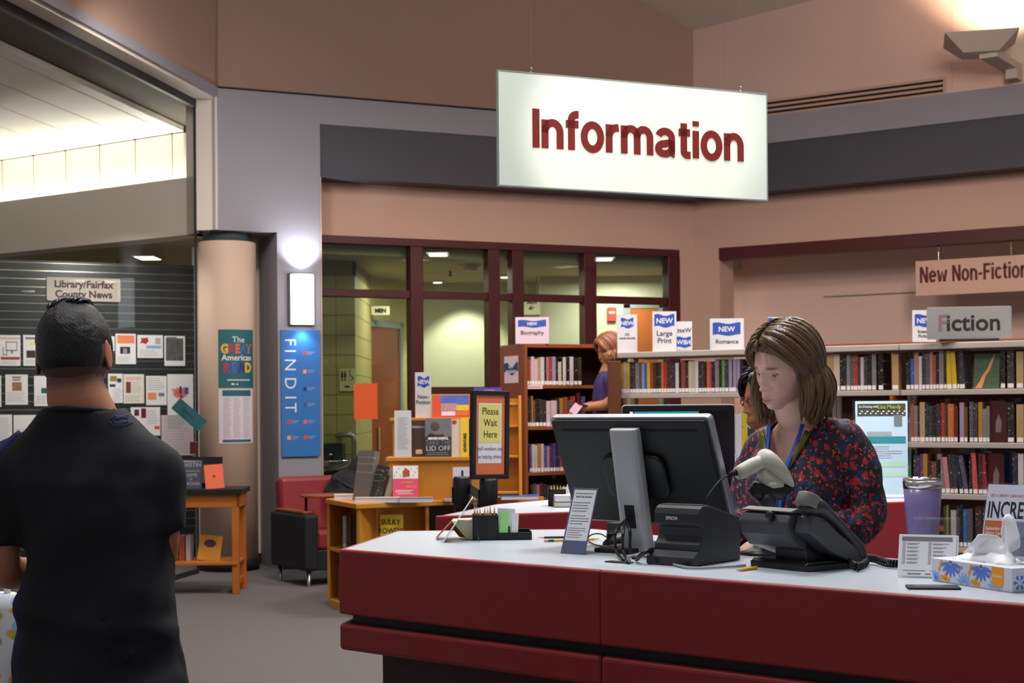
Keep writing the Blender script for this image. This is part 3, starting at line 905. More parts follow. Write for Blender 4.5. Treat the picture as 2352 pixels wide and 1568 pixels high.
cp.build('holder_cup', M_black, sn, True)
MB().ball(L(1762, 1150, D), .024, 16, 10).tube([L(1762, 1140, D), L(1758, 1158, D)], .02, 12).build('ball_joint', M_dgrey, sn, True)
cv = [Vector((0, 0, .005)), Vector((0, 0, .06)), L(1755, 1200, D), L(1757, 1160, D)]
MB().tube(cv, .0085, 12).build('neck', M_silver, sn, True)
MB().lathe([(.06, 0), (.06, .006), (.03, .012), (.014, .03), (.010, .036)], 28).build('stand_foot', M_black, sn, True)
cable('thin black scanner cord arching down behind the printer', [P(1674, 1091, D - .03), P(1655, 1102, 3.99), P(1632, 1130, 3.95), P(1617, 1158, 3.94), P(1612, 1190, 3.97), at_desk(1640, 1262, DZ + .004)], .0024)

# ---------------------------------------------------------------- telephone
p = at_desk(1848, 1300)
ph = thing('telephone', 'dark grey desk telephone seen from behind with its handset', 'telephone', p, math.radians(-53))
M_ph = mat('phone_charcoal', (60, 62, 67), .42)
M_phl = mat('phone_grey', (112, 112, 110), .45)
M_phd = mat('phone_black', (24, 25, 27), .35)
# local: +y towards the user, top of the phone high at -y, handset on the +x side
MB().prism(rrect(.20, .19, .015), 0, .014, Matrix.Translation((0, -.095, 0))).prismx([(-.095, .014), (-.085, .022), (.07, .018), (.09, .014)], -.09, .09).build('foot_plate', M_phd, ph, bevel=.003)
MB().prismx([(-.055, .014), (-.06, .075), (.03, .05), (.04, .014)], -.045, .055).build('support_wedge', M_phd, ph, bevel=.004)
BT = Matrix.Translation((0, -.108, .132)) @ Matrix.Rotation(math.radians(-25), 4, 'X')
bodyp = [(-.004, -.022), (.0, .004), (.02, .016), (.06, .020), (.25, .006), (.258, -.008), (.24, -.03), (.14, -.050), (.05, -.062), (.012, -.046)]
MB().prismx(bodyp, -.105, .055, BT).build('body', M_ph, ph, bevel=.006, seg=3)
MB().prismx([(.002, .008), (.02, .0175), (.06, .0215), (.10, .019), (.10, .024), (.055, .030), (.014, .025), (-.008, .008)], -.106, .056, BT).build('display_hood', M_phl, ph, bevel=.003)
MB().prismx([(.02, -.03), (.02, .012), (.06, .016), (.20, .002), (.25, -.01), (.24, -.034), (.12, -.044)], .055, .105, BT).build('cradle', M_ph, ph, bevel=.006, seg=3)
hs = []
for k in range(15):
    s = k / 14
    hs.append(BT @ Vector((.085, .005 + .245 * s, .044 + .016 * math.sin(PI * s) - .052 * s - (.010 if s > .86 or s < .12 else 0))))
MB().tube(hs, [.020, .026, .028, .027, .022, .020, .019, .0185, .0185, .019, .020, .023, .026, .026, .02], 14, flat=.78, up=(0, 0, 1)).build('handset', mat('handset_charcoal', (40, 40, 42), .4), ph, True)
MB().tube([BT @ Vector((.082, .012, .03)), BT @ Vector((.082, .012, .062))], [.029, .027], 20).build('earpiece', M_phl, ph, True, .003)
b = MB(); b.tube([BT @ Vector((.0, -.004, -.006)), BT @ Vector((.0, -.02, -.006))], [.011, .010], 16); b.build('hook_knob', M_phd, ph, True, .002)
MB().box((.02, -.0013, -.02), (.052, .0, -.006), BT @ Matrix.Translation((-.0, .12, -.036)) @ Matrix.Rotation(-1.2, 4, 'X')).build('rating_label', M_label, ph)
kp = MB()
for i in range(4):
    for j in range(3):
        kp.box((-.07 + j * .03, .13 + i * .024, .0), (-.05 + j * .03, .145 + i * .024, .018 - .003 * i), BT)
kp.build('keypad', M_phl, ph, bevel=.002)
# coiled cord from the phone to the right
pts = [at_desk(1952, 1292, DZ + .013), at_desk(1968, 1301, DZ + .013), at_desk(1985, 1294, DZ + .013), at_desk(1990, 1282, DZ + .016), at_desk(2010, 1283, DZ + .016), at_desk(2035, 1292, DZ + .013), at_desk(2062, 1294, DZ + .013), at_desk(2085, 1290, DZ + .013)]
path = []
for i in range(len(pts) - 1):
    p0, p1, p2, p3 = pts[max(i - 1, 0)], pts[i], pts[i + 1], pts[min(i + 2, len(pts) - 1)]
    for k in range(40):
        s = k / 40
        path.append(.5 * ((2 * p1) + (p2 - p0) * s + (2 * p0 - 5 * p1 + 4 * p2 - p3) * s * s + (3 * p1 - p0 - 3 * p2 + p3) * s ** 3))
hel = []
for i, q in enumerate(path):
    t_ = (path[min(i + 1, len(path) - 1)] - path[max(i - 1, 0)]).normalized()
    a = t_.cross(Vector((0, 0, 1))).normalized(); c = a.cross(t_)
    ph_ = i * 2 * PI / 7
    hel.append(q + a * (.009 * math.cos(ph_)) + c * (.009 * math.sin(ph_)) - path[0])
o = MB().tube(hel, .0022, 6).build('coiled_cord', M_cable, None, True)
o.location = path[0]
tag(o, 'black coiled telephone cord lying beside the purple tumbler', 'cord')

# ---------------------------------------------------------------- pencils, pens
M_pencil = mat('pencil_yellow', (226, 164, 40), .5)
M_wooden = mat('pencil_wood', (214, 178, 124), .7)
M_lead = mat('pencil_lead', (40, 38, 40), .5)
M_erase = mat('eraser_pink', (206, 120, 120), .7)
M_ferr = mat('ferrule_green', (66, 90, 60), .35, metal=.6)
def pencil(label, a, b, r=.0036, eraser=True, col=None, group=None, cat='pencil'):
    """pencil from its butt a to its tip b"""
    a, b = Vector(a), Vector(b)
    d = (b - a); ln = d.length; d.normalize()
    t = thing('pencil', label, cat, a, group=group)
    s0 = .03 if eraser else 0
    MB().tube([d * s0, d * (ln - .018)], r, 6).build('barrel', col or M_pencil, t)
    MB().tube([d * (ln - .018), d * (ln - .005)], [r, r * .35], 8).build('cone', M_wooden, t)
    MB().tube([d * (ln - .005), d * ln], [r * .35, r * .1], 6).build('lead', M_lead, t)
    if eraser:
        MB().tube([d * .012, d * s0], r * 1.05, 8).build('ferrule', M_ferr, t)
        MB().tube([d * 0, d * .012], r * .95, 8).build('eraser', M_erase, t)
    return t
pencil('short yellow golf pencil lying in front of the telephone', at_desk(1738, 1303, DZ + .005), at_desk(1692, 1309, DZ + .005), .0042, False)
pencil('long yellow pencil lying behind the book club sign', at_desk(1250, 1242, DZ + .005), at_desk(1377, 1237, DZ + .005))
pencil('slim black pen lying behind the yellow pencil', at_desk(1305, 1233, DZ + .005), at_desk(1236, 1234, DZ + .005), .0035, False, M_black, cat='pen')

# ---------------------------------------------------------------- pencil organiser
p = at_desk(1150, 1240)
og = thing('desk_organiser', 'black desk organiser holding pencils and slips of paper', 'organiser', p, math.radians(3))
sc = p.y / F
def X(u): return (u - 1150) * sc
cw_ = .003
zt = 58 * sc
x0, x1, yb = X(1086), X(1145), .075
MB().box((x0, 0, 0), (x1, yb, .004)).box((x0, 0, 0), (x1, cw_, zt)).box((x0, yb - cw_, 0), (x1, yb, zt)).box((x0, 0, 0), (x0 + cw_, yb, zt)).box((x1 - cw_, 0, 0), (x1, yb, zt)).build('cup', M_black, og, bevel=.001)
x2 = X(1222)
MB().box((x1, 0, 0), (x2, .10, .004)).box((x1, 0, 0), (x2, cw_, .022)).box((x1, .097, 0), (x2, .10, .026)).box((x2 - cw_, 0, 0), (x2, .10, .024)).build('tray', M_black, og, bevel=.001)
MB().box((X(1160), .01, .0), (X(1163), .09, .045)).box((X(1169), .01, 0), (X(1172), .09, .040)).build('divider', M_black, og, bevel=.001)
for i in range(7):
    u = 1092 + i * 7.2
    a = og.location + Vector((X(u) , .02 + .035 * (i % 2), .006))
    b_ = a + Vector((random.uniform(-.006, .006), random.uniform(-.004, .010), zt + .012 + .006 * random.random()))
    pencil('yellow pencil standing in the front organiser cup, %s from the left' % ['first', 'second', 'third', 'fourth', 'fifth', 'sixth', 'seventh'][i], a, b_, .0034, False, group='pencils in the organiser cup')
M_green = mat('green_paper', (150, 224, 130), .7)
def slip(label, u0, u1, v0, v1, d, m, lean_=0.0, th=.0012, rz=0.0, name='paper_slip', grp=None):
    p_ = P((u0 + u1) / 2, v1, d)
    t = thing(name, label, 'paper', p_, group=grp, rot=(0, lean_, rz))
    wd, ht = px(u1 - u0, d), px(v1 - v0, d)
    MB().box((-wd / 2, 0, 0), (wd / 2, th, ht)).build('sheet', m, t)
    return t, wd, ht
dd = p.y
slip('bright green paper slip leaning in the desk organiser', 1146, 1164, 1176, 1234, dd + .003, M_green, .10)
slip('tall white paper slip behind the green one in the organiser', 1140, 1172, 1167, 1232, dd + .02, M_paper, .06)
slip('white paper slip with a bent top in the organiser middle', 1158, 1182, 1168, 1232, dd + .04, M_paper, .02)
slip('outer white paper slip at the right of the organiser', 1174, 1189, 1179, 1233, dd + .006, M_paper, .06)

# slanted acrylic holder seen from its side and the folded card behind it
p = at_desk(1020, 1246)
t = thing('acrylic_easel', 'slanted clear acrylic holder with a sheet seen from the side', 'sign holder', p)
d_ = p.y; k = d_ / F
prf = [(0, 0), (67 * k, 98 * k), (69 * k, 97 * k), (3 * k, 0)]
MB().prismy(prf, 0, .14).build('back_plate', M_clear, t)
MB().prismy([(-4 * k, 0), (63 * k, 99 * k), (65 * k, 99 * k), (-1 * k, 0)], .005, .135).build('sheet', M_paper, t)
MB().prismy([(67 * k, 98 * k), (72 * k, 96 * k), (82 * k, 1 * k), (78 * k, 0)], 0, .14).build('support_leg', M_clear, t)
MB().prismy([(-18 * k, 6 * k), (-5 * k, 0), (0, 0), (-14 * k, 9 * k)], 0, .14).build('front_lip', M_clear, t)
p = at_desk(1060, 1244)
t = thing('tent_card', 'cream folded tent card standing behind the acrylic holder', 'card', p + Vector((0, .07, 0)), math.radians(0))
k = p.y / F
M_creamp = mat('cream_card', (226, 214, 178), .7)
MB().prismy([(-62 * k, 4 * k), (-24 * k, 44 * k), (-22 * k, 42 * k), (-60 * k, 4 * k)], 0, .10).build('left_flap', mat('brown_card', (150, 92, 46), .7), t)
MB().add([(-24 * k, 0, 44 * k), (28 * k, 0, 46 * k), (30 * k, 0, 0), (10 * k, 0, 2 * k), (-24 * k, .1, 44 * k), (28 * k, .1, 46 * k), (30 * k, .1, 0), (10 * k, .1, 2 * k)], [(0, 3, 2, 1), (4, 5, 6, 7), (0, 1, 5, 4), (1, 2, 6, 5), (2, 3, 7, 6), (3, 0, 4, 7)]).build('front_flap', M_creamp, t)
MB().prismy([(-24 * k, 44 * k), (10 * k, 2 * k), (-8 * k, 6 * k), (-30 * k, 34 * k)], .02, .08).build('inner_flap', mat('brown_card', (150, 92, 46), .7), t)

# ---------------------------------------------------------------- book club sign in clear holder
p = at_desk(1315, 1272)
t = thing('book_club_sign', 'slanted clear holder with the white book club schedule sheet', 'sign', p, rot=(0, 0, math.radians(-35)))
TI = Matrix.Rotation(-math.radians(22), 4, 'X')
M_navy = mat('navy_backing', (88, 96, 128), .6)
MB().box((-.04, -.002, 0), (.04, 0, .188), TI).build('front_plate', M_clear, t)
MB().box((-.039, .0003, .001), (.039, .0016, .187), TI).build('backing_sheet', M_navy, t)
MB().box((-.04, .0016, 0), (.04, .0036, .188), TI).build('back_plate', M_clear, t)
MB().box((-.04, -.002, 0), (.04, .09, .002)).build('foot_plate', M_clear, t)
s_ = MB().box((-.034, -.0004, .038), (.036, .0002, .183), TI).build('schedule_sheet', M_paper, t)
def tx(par, s, size, m, x, z, TIm, align='CENTER', bold=0, sx=1.0, y=-.0008, name='lettering'):
    o = text(par, s, size, m, x, y, z, align, bold, sx, .0001, name)
    o.data.transform(TIm)
    return o
tx(s_, 'George Mason Regional Library', .0052, M_ink, 0, .171, TI, sx=.85)
tx(s_, 'Book Club Schedule', .0072, M_ink, 0, .161, TI, bold=.0001, sx=.85)
rr_ = random.Random(3)
ln_ = textlines(-.030, .150, .030, .118, 4, .3, rr_) + textlines(-.030, .112, .030, .082, 4, .3, rr_) + textlines(-.030, .076, .030, .044, 5, .3, rr_)
o = printed(s_, ln_, M_inkgrey, -.0004, .0002); o.data.transform(TI)

# ---------------------------------------------------------------- tumbler
p = at_desk(2120, 1278)
t = thing('tumbler', 'tall lavender steel tumbler with a clear lid', 'tumbler', p)
MB().lathe([(.034, 0), (.0375, .004), (.040, .06), (.0455, .13), (.0488, .178)], 40).build('cup_body', mat('lavender_enamel', (134, 118, 172), .38, coat=.3, bump=.03, bscale=900), t, True)
MB().lathe([(.0489, .178), (.0502, .196), (.048, .198)], 40).build('steel_rim', M_chrome, t, True)
MB().lathe([(.0478, .192), (.0495, .199), (.0495, .204), (.044, .206), (.040, .203), (.02, .203)], 40).build('lid', glassmat('lid_clear', (225, 225, 230), .5, .05), t, True)
MB().box((-.008, -.035, .204), (.008, -.005, .208)).build('lid_slider', M_white, t, bevel=.002)
# ---------------------------------------------------------------- survey cards in acrylic holder
p = at_desk(2125, 1327)
t = thing('survey_card_holder', 'clear acrylic tent holder for the survey cards', 'card holder', p, math.radians(-20))
MB().prismx([(.035, 0), (.098, .132), (.101, .131), (.038, 0)], -.035, .072).build('front_plate', M_clear, t)
MB().prismx([(.098, .132), (.101, .132), (.140, 0), (.137, 0)], -.035, .072).build('back_plate', M_clear, t)
MB().prismx([(.0, 0), (.14, 0), (.14, .002), (0, .002)], -.05, .072).build('foot_plate', M_clear, t)
c = thing('survey_cards', 'pad of white survey cards with tick boxes in front of tumbler', 'cards', p + Vector((0, 0, .002)), math.radians(-20))
TC = Matrix.Translation((0, .003, .0)) @ Matrix.Rotation(-math.radians(30), 4, 'X')
MB().box((-.062, -.004, 0), (.066, .0, .105), TC).build('card_stack', M_paper, c)
o = MB().box((-.060, .0003, .002), (.071, .002, .106), TC).build('rear_card', M_paper, c)
printed(c, [(-.055, .088, .058, .099)], M_inkgrey, -.0041, .0003, 'header_bar').data.transform(TC)
b = MB()
for j in range(2):
    for i in range(6):
        xx, zz = -.053 + j * .058, .078 - i * .0095
        for q in ((xx, zz, xx + .006, zz + .0006), (xx, zz + .0054, xx + .006, zz + .006), (xx, zz, xx + .0006, zz + .006), (xx + .0054, zz, xx + .006, zz + .006)):
            b.box((q[0], -.0045, q[1]), (q[2], -.004, q[3]))
b.build('tick_boxes', M_ink, c, M=TC)
rr_ = random.Random(5)
ln_ = []
for j in range(2):
    for i in range(6):
        xx, zz = -.043 + j * .058, .078 - i * .0095
        ln_ += [(xx, zz + .0035, xx + .036 - .012 * rr_.random(), zz + .0045), (xx, zz + .001, xx + .022, zz + .002)]
printed(c, ln_ + [(-.05, .013, .0, .0145), (.01, .013, .03, .0145), (-.04, .004, -.01, .007), (0, .004, .012, .007)], M_inkgrey, -.0041, .0003).data.transform(TC)

# thin black card device in front of the tissue box
p = at_desk(2143, 1350)
t = thing('card_reader', 'thin black flat card case in front of the tissue box', 'card case', p, math.radians(-8))
MB().prism(rrect(.112, .062, .006), 0, .004, Matrix.Translation((0, -.03, 0))).build('case', M_blackm, t, bevel=.0015)
MB().prism(rrect(.06, .03, .003), .004, .0045, Matrix.Translation((-.01, -.012, 0))).build('inlay', M_dgrey, t)

# ---------------------------------------------------------------- tissue box
pa, pb = at_desk(2140, 1332), at_desk(2325, 1361)
dirx = (pb - pa); LB = dirx.length; th_ = yawdir(dirx)
tb = thing('tissue_box', 'flat tissue box printed with blue and orange flowers', 'tissue box', pa, th_)
HB = .051; DB = .118
MB().box((0, 0, 0), (LB, DB, HB)).build('carton', mat('carton_white', (214, 216, 228), .5), tb, bevel=.0015)
def petals(cx, cz, n, r0, r1, a0, a1, wdt, m, nm, M=None, y=-.0006):
    b = MB()
    for i in range(n):
        a = a0 + (a1 - a0) * i / max(1, n - 1)
        ca, sa = math.cos(a), math.sin(a)
        pts = []
        for k in range(10):
            s = 2 * PI * k / 10
            rr2 = (r0 + r1) / 2 + (r1 - r0) / 2 * math.cos(s); ww = wdt * math.sin(s)
            x_, z_ = cx + rr2 * ca - ww * sa, cz + rr2 * sa + ww * ca
            pts.append((min(max(x_, .0008), LB - .0008), min(max(z_, .0008), HB - .0008)))
        b.prismy(pts, y, 0, M)
    return b.build(nm, m, tb)
Mb1, Mb2, Mo1, Mg1 = mat('petal_blue', (92, 128, 218), .6), mat('petal_pale', (150, 184, 240), .6), mat('petal_orange', (240, 160, 36), .6), mat('petal_grey', (150, 152, 162), .6)
for cx in (.065, .165):
    petals(cx, .046, 7, .006, .034, math.radians(195), math.radians(345), .0042, Mb1, 'flower_print')
    petals(cx, .046, 8, 0, .005, 0, 6, .002, Mg1, 'flower_print', y=-.0009)
    petals(cx + .045, .002, 6, .004, .026, math.radians(20), math.radians(160), .0040, Mb2, 'flower_print')
    petals(cx - .018, .006, 3, .0, .016, math.radians(10), math.radians(150), .005, Mo1, 'flower_print')
    petals(cx - .035, .036, 2, .0, .014, math.radians(60), math.radians(250), .0045, Mo1, 'flower_print')
    petals(cx + .03, .034, 2, 0, .012, math.radians(30), math.radians(240), .004, Mg1, 'flower_print')
petals(.012, .002, 5, .002, .022, math.radians(10), math.radians(110), .0038, Mb2, 'flower_print')
patch = MB().prismy([(LB - .062, HB - .001), (LB - .062, .020)] + [(LB - .044 + .018 * math.cos(a), .020 + .013 * math.sin(a)) for a in [PI + PI * i / 8 for i in range(1, 8)]] + [(LB - .026, .020), (LB - .026, HB - .001)], -.0010, 0).build('brand_patch', Mo1, tb)
text(patch, 'Kleenex', .0095, M_white, LB - .044, -.0011, .028, sx=.9, ext=.0001)
ME = Matrix.Translation((LB, 0, 0)) @ Matrix.Rotation(PI / 2, 4, 'Z')
for cx, cz, mm in ((.02, .02, Mb1), (.05, .04, Mo1), (.08, .012, Mb2), (.1, .04, Mb1)):
    b = MB()
    for i in range(6):
        a = i * 1.05
        b.prismy([(cx + .004 * math.cos(a), cz + .004 * math.sin(a)), (cx + .014 * math.cos(a - .3), max(.001, min(HB - .001, cz + .014 * math.sin(a - .3)))), (cx + .017 * math.cos(a), max(.001, min(HB - .001, cz + .017 * math.sin(a)))), (cx + .014 * math.cos(a + .3), max(.001, min(HB - .001, cz + .014 * math.sin(a + .3))))], -.0006, 0, ME)
    b.build('flower_print', mm, tb)
# the tissue pulled out of the slot
rng = random.Random(11)
b = MB(); rows = []
NU, NV = 22, 16
tips = [(.06, .02), (.10, .062), (.13, .045), (.17, .115), (.20, .10), (.19, .03)]
for j in range(NV):
    s = j / (NV - 1)
    row = []
    for i in range(NU):
        a = i / (NU - 1)
        xx = .05 + a * .15
        hmax = .014 + .050 * math.exp(-((a - .5) / .16) ** 2) + .098 * math.exp(-((a - .84) / .14) ** 2) + .02 * math.exp(-((a - .2) / .12) ** 2)
        nn = noise.noise(Vector((a * 6, s * 3, 1.7)))
        n2 = noise.noise(Vector((a * 15, s * 5, 4.2)))
        yy = DB / 2 + .018 * math.sin(a * 9 + 1.5 * s) * s + .025 * nn * s + .01 * n2 * s
        row.append(Vector((xx + .02 * nn * s + .03 * (a - .55) * s, yy, HB - .002 + hmax * s + .006 * n2 * s)))
    rows.append(row)
b.rings(rows, False, False)
o = b.build('tissue', mat('tissue_white', (240, 240, 244), .85), tb, True)
so = o.modifiers.new('solid', 'SOLIDIFY'); so.thickness = .0012
b = MB(); rows = []
for j in range(8):
    s = j / 7
    rows.append([Vector((.03 + .19 * a + .006 * noise.noise(Vector((a * 7, s * 3, 9))), DB / 2 - .03 + .06 * s + .01 * noise.noise(Vector((a * 9, s * 4, 2))), HB - .001 + .020 * math.sin(PI * s) * math.sin(PI * a) ** .6 + .008 * noise.noise(Vector((a * 8, s * 5, 5))))) for a in [i / 17 for i in range(18)]])
b.rings(rows, False, False)
o = b.build('tissue', mat('tissue_white', (240, 240, 244), .85), tb, True)
so = o.modifiers.new('solid', 'SOLIDIFY'); so.thickness = .0012

# ---------------------------------------------------------------- library card poster in acrylic stand
p = at_desk(2262, 1290)
t = thing('library_card_poster', 'white and orange library card poster in a clear slanted stand', 'poster', p, math.radians(-42))
TP = Matrix.Rotation(-math.radians(17), 4, 'X')
Wp, Hp = .216, .205
x0 = -.018
MB().box((x0, -.003, 0), (x0 + Wp, -.0008, Hp), TP).build('front_plate', M_clear, t)
sh = MB().box((x0 + .003, -.0006, .002), (x0 + Wp - .003, .0006, Hp - .004), TP).build('poster_sheet', mat('poster_white', (222, 220, 236), .6), t)
MB().box((x0, .0008, 0), (x0 + Wp, .003, Hp), TP).build('back_plate', M_clear, t)
MB().box((x0, -.003, 0), (x0 + Wp, .08, .002)).build('foot_plate', M_clear, t)
tx(sh, 'GET A LIBRARY CARD AND CHECK OUT SOME', .0098, mat('print_rust', (190, 100, 70), .6), x0 + .012, Hp - .036, TP, 'LEFT', .0002, .72, y=-.0008)
tx(sh, 'INCREDIBLE', .060, M_ink, x0 + .008, Hp - .090, TP, 'LEFT', .0012, .56, y=-.0008)
printed(sh, [(x0 + .006, .02, x0 + .062, Hp - .098)], mat('print_terracotta', (196, 100, 58), .6), -.0006, .0003, 'colour_block').data.transform(TP)
printed(sh, [(x0 + .062, .02, x0 + .20, Hp - .098)], mat('print_photo', (120, 126, 150), .6, var=.6, vscale=60), -.0006, .0003, 'photo_block').data.transform(TP)
tx(sh, 'September is\nLibrary Card\nSign up Month!', .0125, M_white, x0 + .009, Hp - .122, TP, 'LEFT', .0002, .70, y=-.0011)
p = at_desk(2232, 1284)
t = thing('sticky_note', 'small orange sticky note behind the tissue box', 'note', p, math.radians(-10))
MB().prismx([(0, 0), (.02, .02), (.021, .019), (.001, 0)], -.02, .02).build('note_sheet', mat('orange_note', (240, 150, 30), .7), t)

# ---------------------------------------------------------------- hanging information sign
pl, pr_ = P(1147, 425, 5.30), P(1762, 458, 5.745)
dr = pr_ - pl; WS = math.hypot(dr.x, dr.y); ys = yawdir(dr)
zb, zt_ = (pl.z + pr_.z) / 2, (P(1147, 163, 5.30).z + P(1760, 216, 5.745).z) / 2
HS = zt_ - zb
sg = thing('information_sign', 'large white hanging sign reading Information in dark red', 'sign', (pl.x, pl.y, zb), ys)
MB().box((0, 0, 0), (WS, .012, HS)).build('panel', mat('sign_white', (240, 244, 228), .5), sg, bevel=.001)
MB().box((-.004, -.001, -.004), (0, .014, HS + .004)).box((WS, -.001, -.004), (WS + .004, .014, HS + .004)).box((0, -.001, HS), (WS, .014, HS + .004)).box((0, -.001, -.004), (WS, .014, 0)).build('edge_frame', mat('sign_edge', (170, 176, 170), .4, metal=.4), sg)
strokes(sg, 'Information', WS * .118, WS * .905, HS * .347, HS * .345, M_redink, -.001, sw=.20, gap=.075)
for xx in (WS * .115, WS * .90):
    h_ = MB().tube([(xx, .006, HS), (xx, .006, HS + .012), (xx + .004, .006, HS + .018), (xx, .006, HS + .022)], .0025, 8).build('hook', M_chrome, sg, True)
    MB().tube([(xx, .006, HS + .02), (xx, .006, 6.2 - zb)], .0004, 6).build('wire', M_chrome, sg)

# ================================================================ book cases and books
CN = {'yellow': (214, 178, 32), 'ochre': (190, 132, 40), 'pale grey': (186, 182, 184), 'navy': (34, 38, 66), 'dark brown': (60, 42, 34), 'grey': (128, 124, 124),
      'slate': (78, 82, 96), 'lavender': (158, 146, 176), 'blue': (52, 98, 176), 'brick red': (160, 62, 44), 'black': (24, 22, 24), 'charcoal': (52, 50, 52),
      'orange': (214, 96, 36), 'red': (172, 46, 40), 'maroon': (98, 30, 38), 'white': (214, 208, 208), 'cream': (206, 188, 166), 'beige': (196, 176, 160),
      'magenta': (160, 48, 86), 'green': (88, 150, 70), 'indigo': (54, 48, 110), 'tan': (188, 154, 108), 'rose': (180, 120, 124), 'rust': (168, 76, 48),
      'pale pink': (222, 196, 206), 'brown': (112, 70, 42), 'purple': (92, 66, 132), 'plum': (78, 46, 66), 'pink': (206, 130, 142), 'coral': (206, 84, 70),
      'crimson': (152, 36, 58), 'olive': (140, 128, 44), 'dark green': (44, 74, 52), 'emerald': (20, 150, 100), 'teal': (36, 120, 120)}
def spine_mat(c, k):
    """cloth or paper jacket with blocks of lettering down the spine"""
    nm = 'jacket_%s_%d' % (c.replace(' ', '_'), k)
    if nm in MATS:
        return MATS[nm]
    rgb = tuple(x * .86 for x in CN[c])  # jackets darkened, partly standing in for shade under the canopy
    m = mat(nm, rgb, .42 + .1 * (k % 2))
    nt = m.node_tree; b = nt.nodes['Principled BSDF']
    tc = nt.nodes.new('ShaderNodeTexCoord')
    mp = nt.nodes.new('ShaderNodeMapping'); mp.inputs['Scale'].default_value = (2.2, .0, 16 + 7 * k); mp.inputs['Location'].default_value = (k * 3.1, 0, k * 1.7)
    nt.links.new(tc.outputs['Object'], mp.inputs['Vector'])
    nz = nt.nodes.new('ShaderNodeTexNoise'); nz.inputs['Scale'].default_value = 1.0; nz.inputs['Detail'].default_value = 1
    nt.links.new(mp.outputs['Vector'], nz.inputs['Vector'])
    rp = nt.nodes.new('ShaderNodeValToRGB')
    dark = sum(rgb) < 330
    base = tuple(lin(x) for x in rgb)
    inkc = (.62, .58, .55) if dark else (.06, .05, .06)
    if k == 2:
        inkc = (.55, .36, .08) if dark else (.45, .08, .05)
    rp.color_ramp.elements[0].position = .0; rp.color_ramp.elements[0].color = base + (1,)
    rp.color_ramp.elements[1].position = .68; rp.color_ramp.elements[1].color = tuple(.6 * a + .4 * i_ for a, i_ in zip(base, inkc)) + (1,)
    e = rp.color_ramp.elements.new(.61); e.color = base + (1,)
    nt.links.new(nz.outputs['Fac'], rp.inputs['Fac'])
    nt.links.new(rp.outputs['Color'], b.inputs['Base Color'])
    return m
COVER = MB().box((-.5, 0, 0), (.5, .03, 1)).box((-.5, .03, 0), (-.42, 1, 1)).box((.42, .03, 0), (.5, 1, 1)).mesh('book_cover')
COVER.materials.append(M_pages)
def book(label, f, x, y, z, t, h, dp, c, lean=0.0, group=None, sticker=True, k=None):
    """upright book in frame f with its spine on the -y side; x is the spine centre"""
    r = thing('book', label, 'book', group=group)
    r.matrix_world = f @ Matrix.Translation((x, y, z)) @ Matrix.Rotation(lean, 4, 'Y')
    k = random.randrange(3) if k is None else k
    o = obj('cover', COVER, spine_mat(c, k), r); o.scale = (t, dp, h)
    ubox('pages', (-t * .42, .004, h * .015), (t * .42, dp * .97, h * .985), M_pages, r)
    if sticker:
        ubox('spine_label', (-t * .44, -.0012, .006), (t * .44, .001, .034), M_label, r)
    return r
ORD = ['first', 'second', 'third', 'fourth', 'fifth', 'sixth', 'seventh', 'eighth', 'ninth', 'tenth', 'eleventh', 'twelfth', 'thirteenth', 'fourteenth', 'fifteenth', 'sixteenth', 'seventeenth', 'eighteenth', 'nineteenth', 'twentieth']
def ordn(i):
    if i < 20:
        return ORD[i]
    tens = {2: 'twenty', 3: 'thirty', 4: 'forty'}[(i + 1) // 10]
    r_ = (i + 1) % 10
    return tens + ('ieth' if False else '') + ('-' + ORD[r_ - 1] if r_ else '') if r_ else {20: 'twentieth', 30: 'thirtieth', 40: 'fortieth'}[i + 1]
def row(f, n, z, lst, org, sc, where, group, setback=.012, dp=.16, defh=.225, leans={}):
    """a shelf row from zoomed pixel readings: (x0, x1, top or None, colour)"""
    for i, (x0, x1, top, c) in enumerate(lst):
        u0, u1 = org[0] + x0 / sc, org[0] + x1 / sc
        ta, _ = tpix(f, n, u0, 900, setback); tb, _ = tpix(f, n, u1, 900, setback)
        h = defh * (1 + .05 * math.sin(i * 2.3))
        if top is not None:
            _, zt__ = tpix(f, n, (u0 + u1) / 2, org[1] + top / sc, setback)
            h = min(.30, max(.15, zt__ - z))
        book('%s book, %s from the left on %s' % (c, ordn(i), where), f, (ta + tb) / 2, setback, z + .001, max(.010, (tb - ta) * .97), h, dp, c, leans.get(i, 0.0), group)

# ---- grey steel double-faced shelving on the right
SHd = Vector((2.54, -1.70, 0)).normalized()
SHf = frame((.782, 11.6), SHd); SHn = Vector((SHd.y, -SHd.x, 0))
def shelf_t(u):
    return tpix(SHf, SHn, u, 850)[0]
ta0, ta1, ta2 = shelf_t(1412), shelf_t(1890), shelf_t(2066)
LV = [1.562, 1.208, .865, .51, .15]
def steel_case(label, x0, x1, levels):
    t = thing('steel_bookcase', label, 'bookcase'); t.matrix_world = SHf
    MB().box((x0, -.02, 1.832), (x1, .50, 1.875)).build('canopy', M_steel, t, bevel=.006)
    for z in levels:
        MB().box((x0 + .004, 0, z - .035), (x1 - .004, .235, z)).build('shelf', M_steel, t, bevel=.003)
        MB().box((x0 + .004, .265, z - .035), (x1 - .004, .48, z)).build('shelf', M_steel, t, bevel=.003)
    for x in (x0, x1 - .03):
        MB().box((x, .235, 0), (x + .03, .265, 1.832)).build('upright', M_steel, t, bevel=.003)
    return t
steel_case('grey steel bookcase under the large print sign', ta0 + .03, ta1, [1.562, .51, .15])
steel_case('grey steel bookcase behind the woman at the desk', ta1 + .005, ta2, LV)
steel_case('grey steel bookcase under the Fiction sign', ta2 + .005, ta2 + 1.75, LV)
pe = P(1396, 829, 11.48); pe2 = P(1426, 829, 11.48)
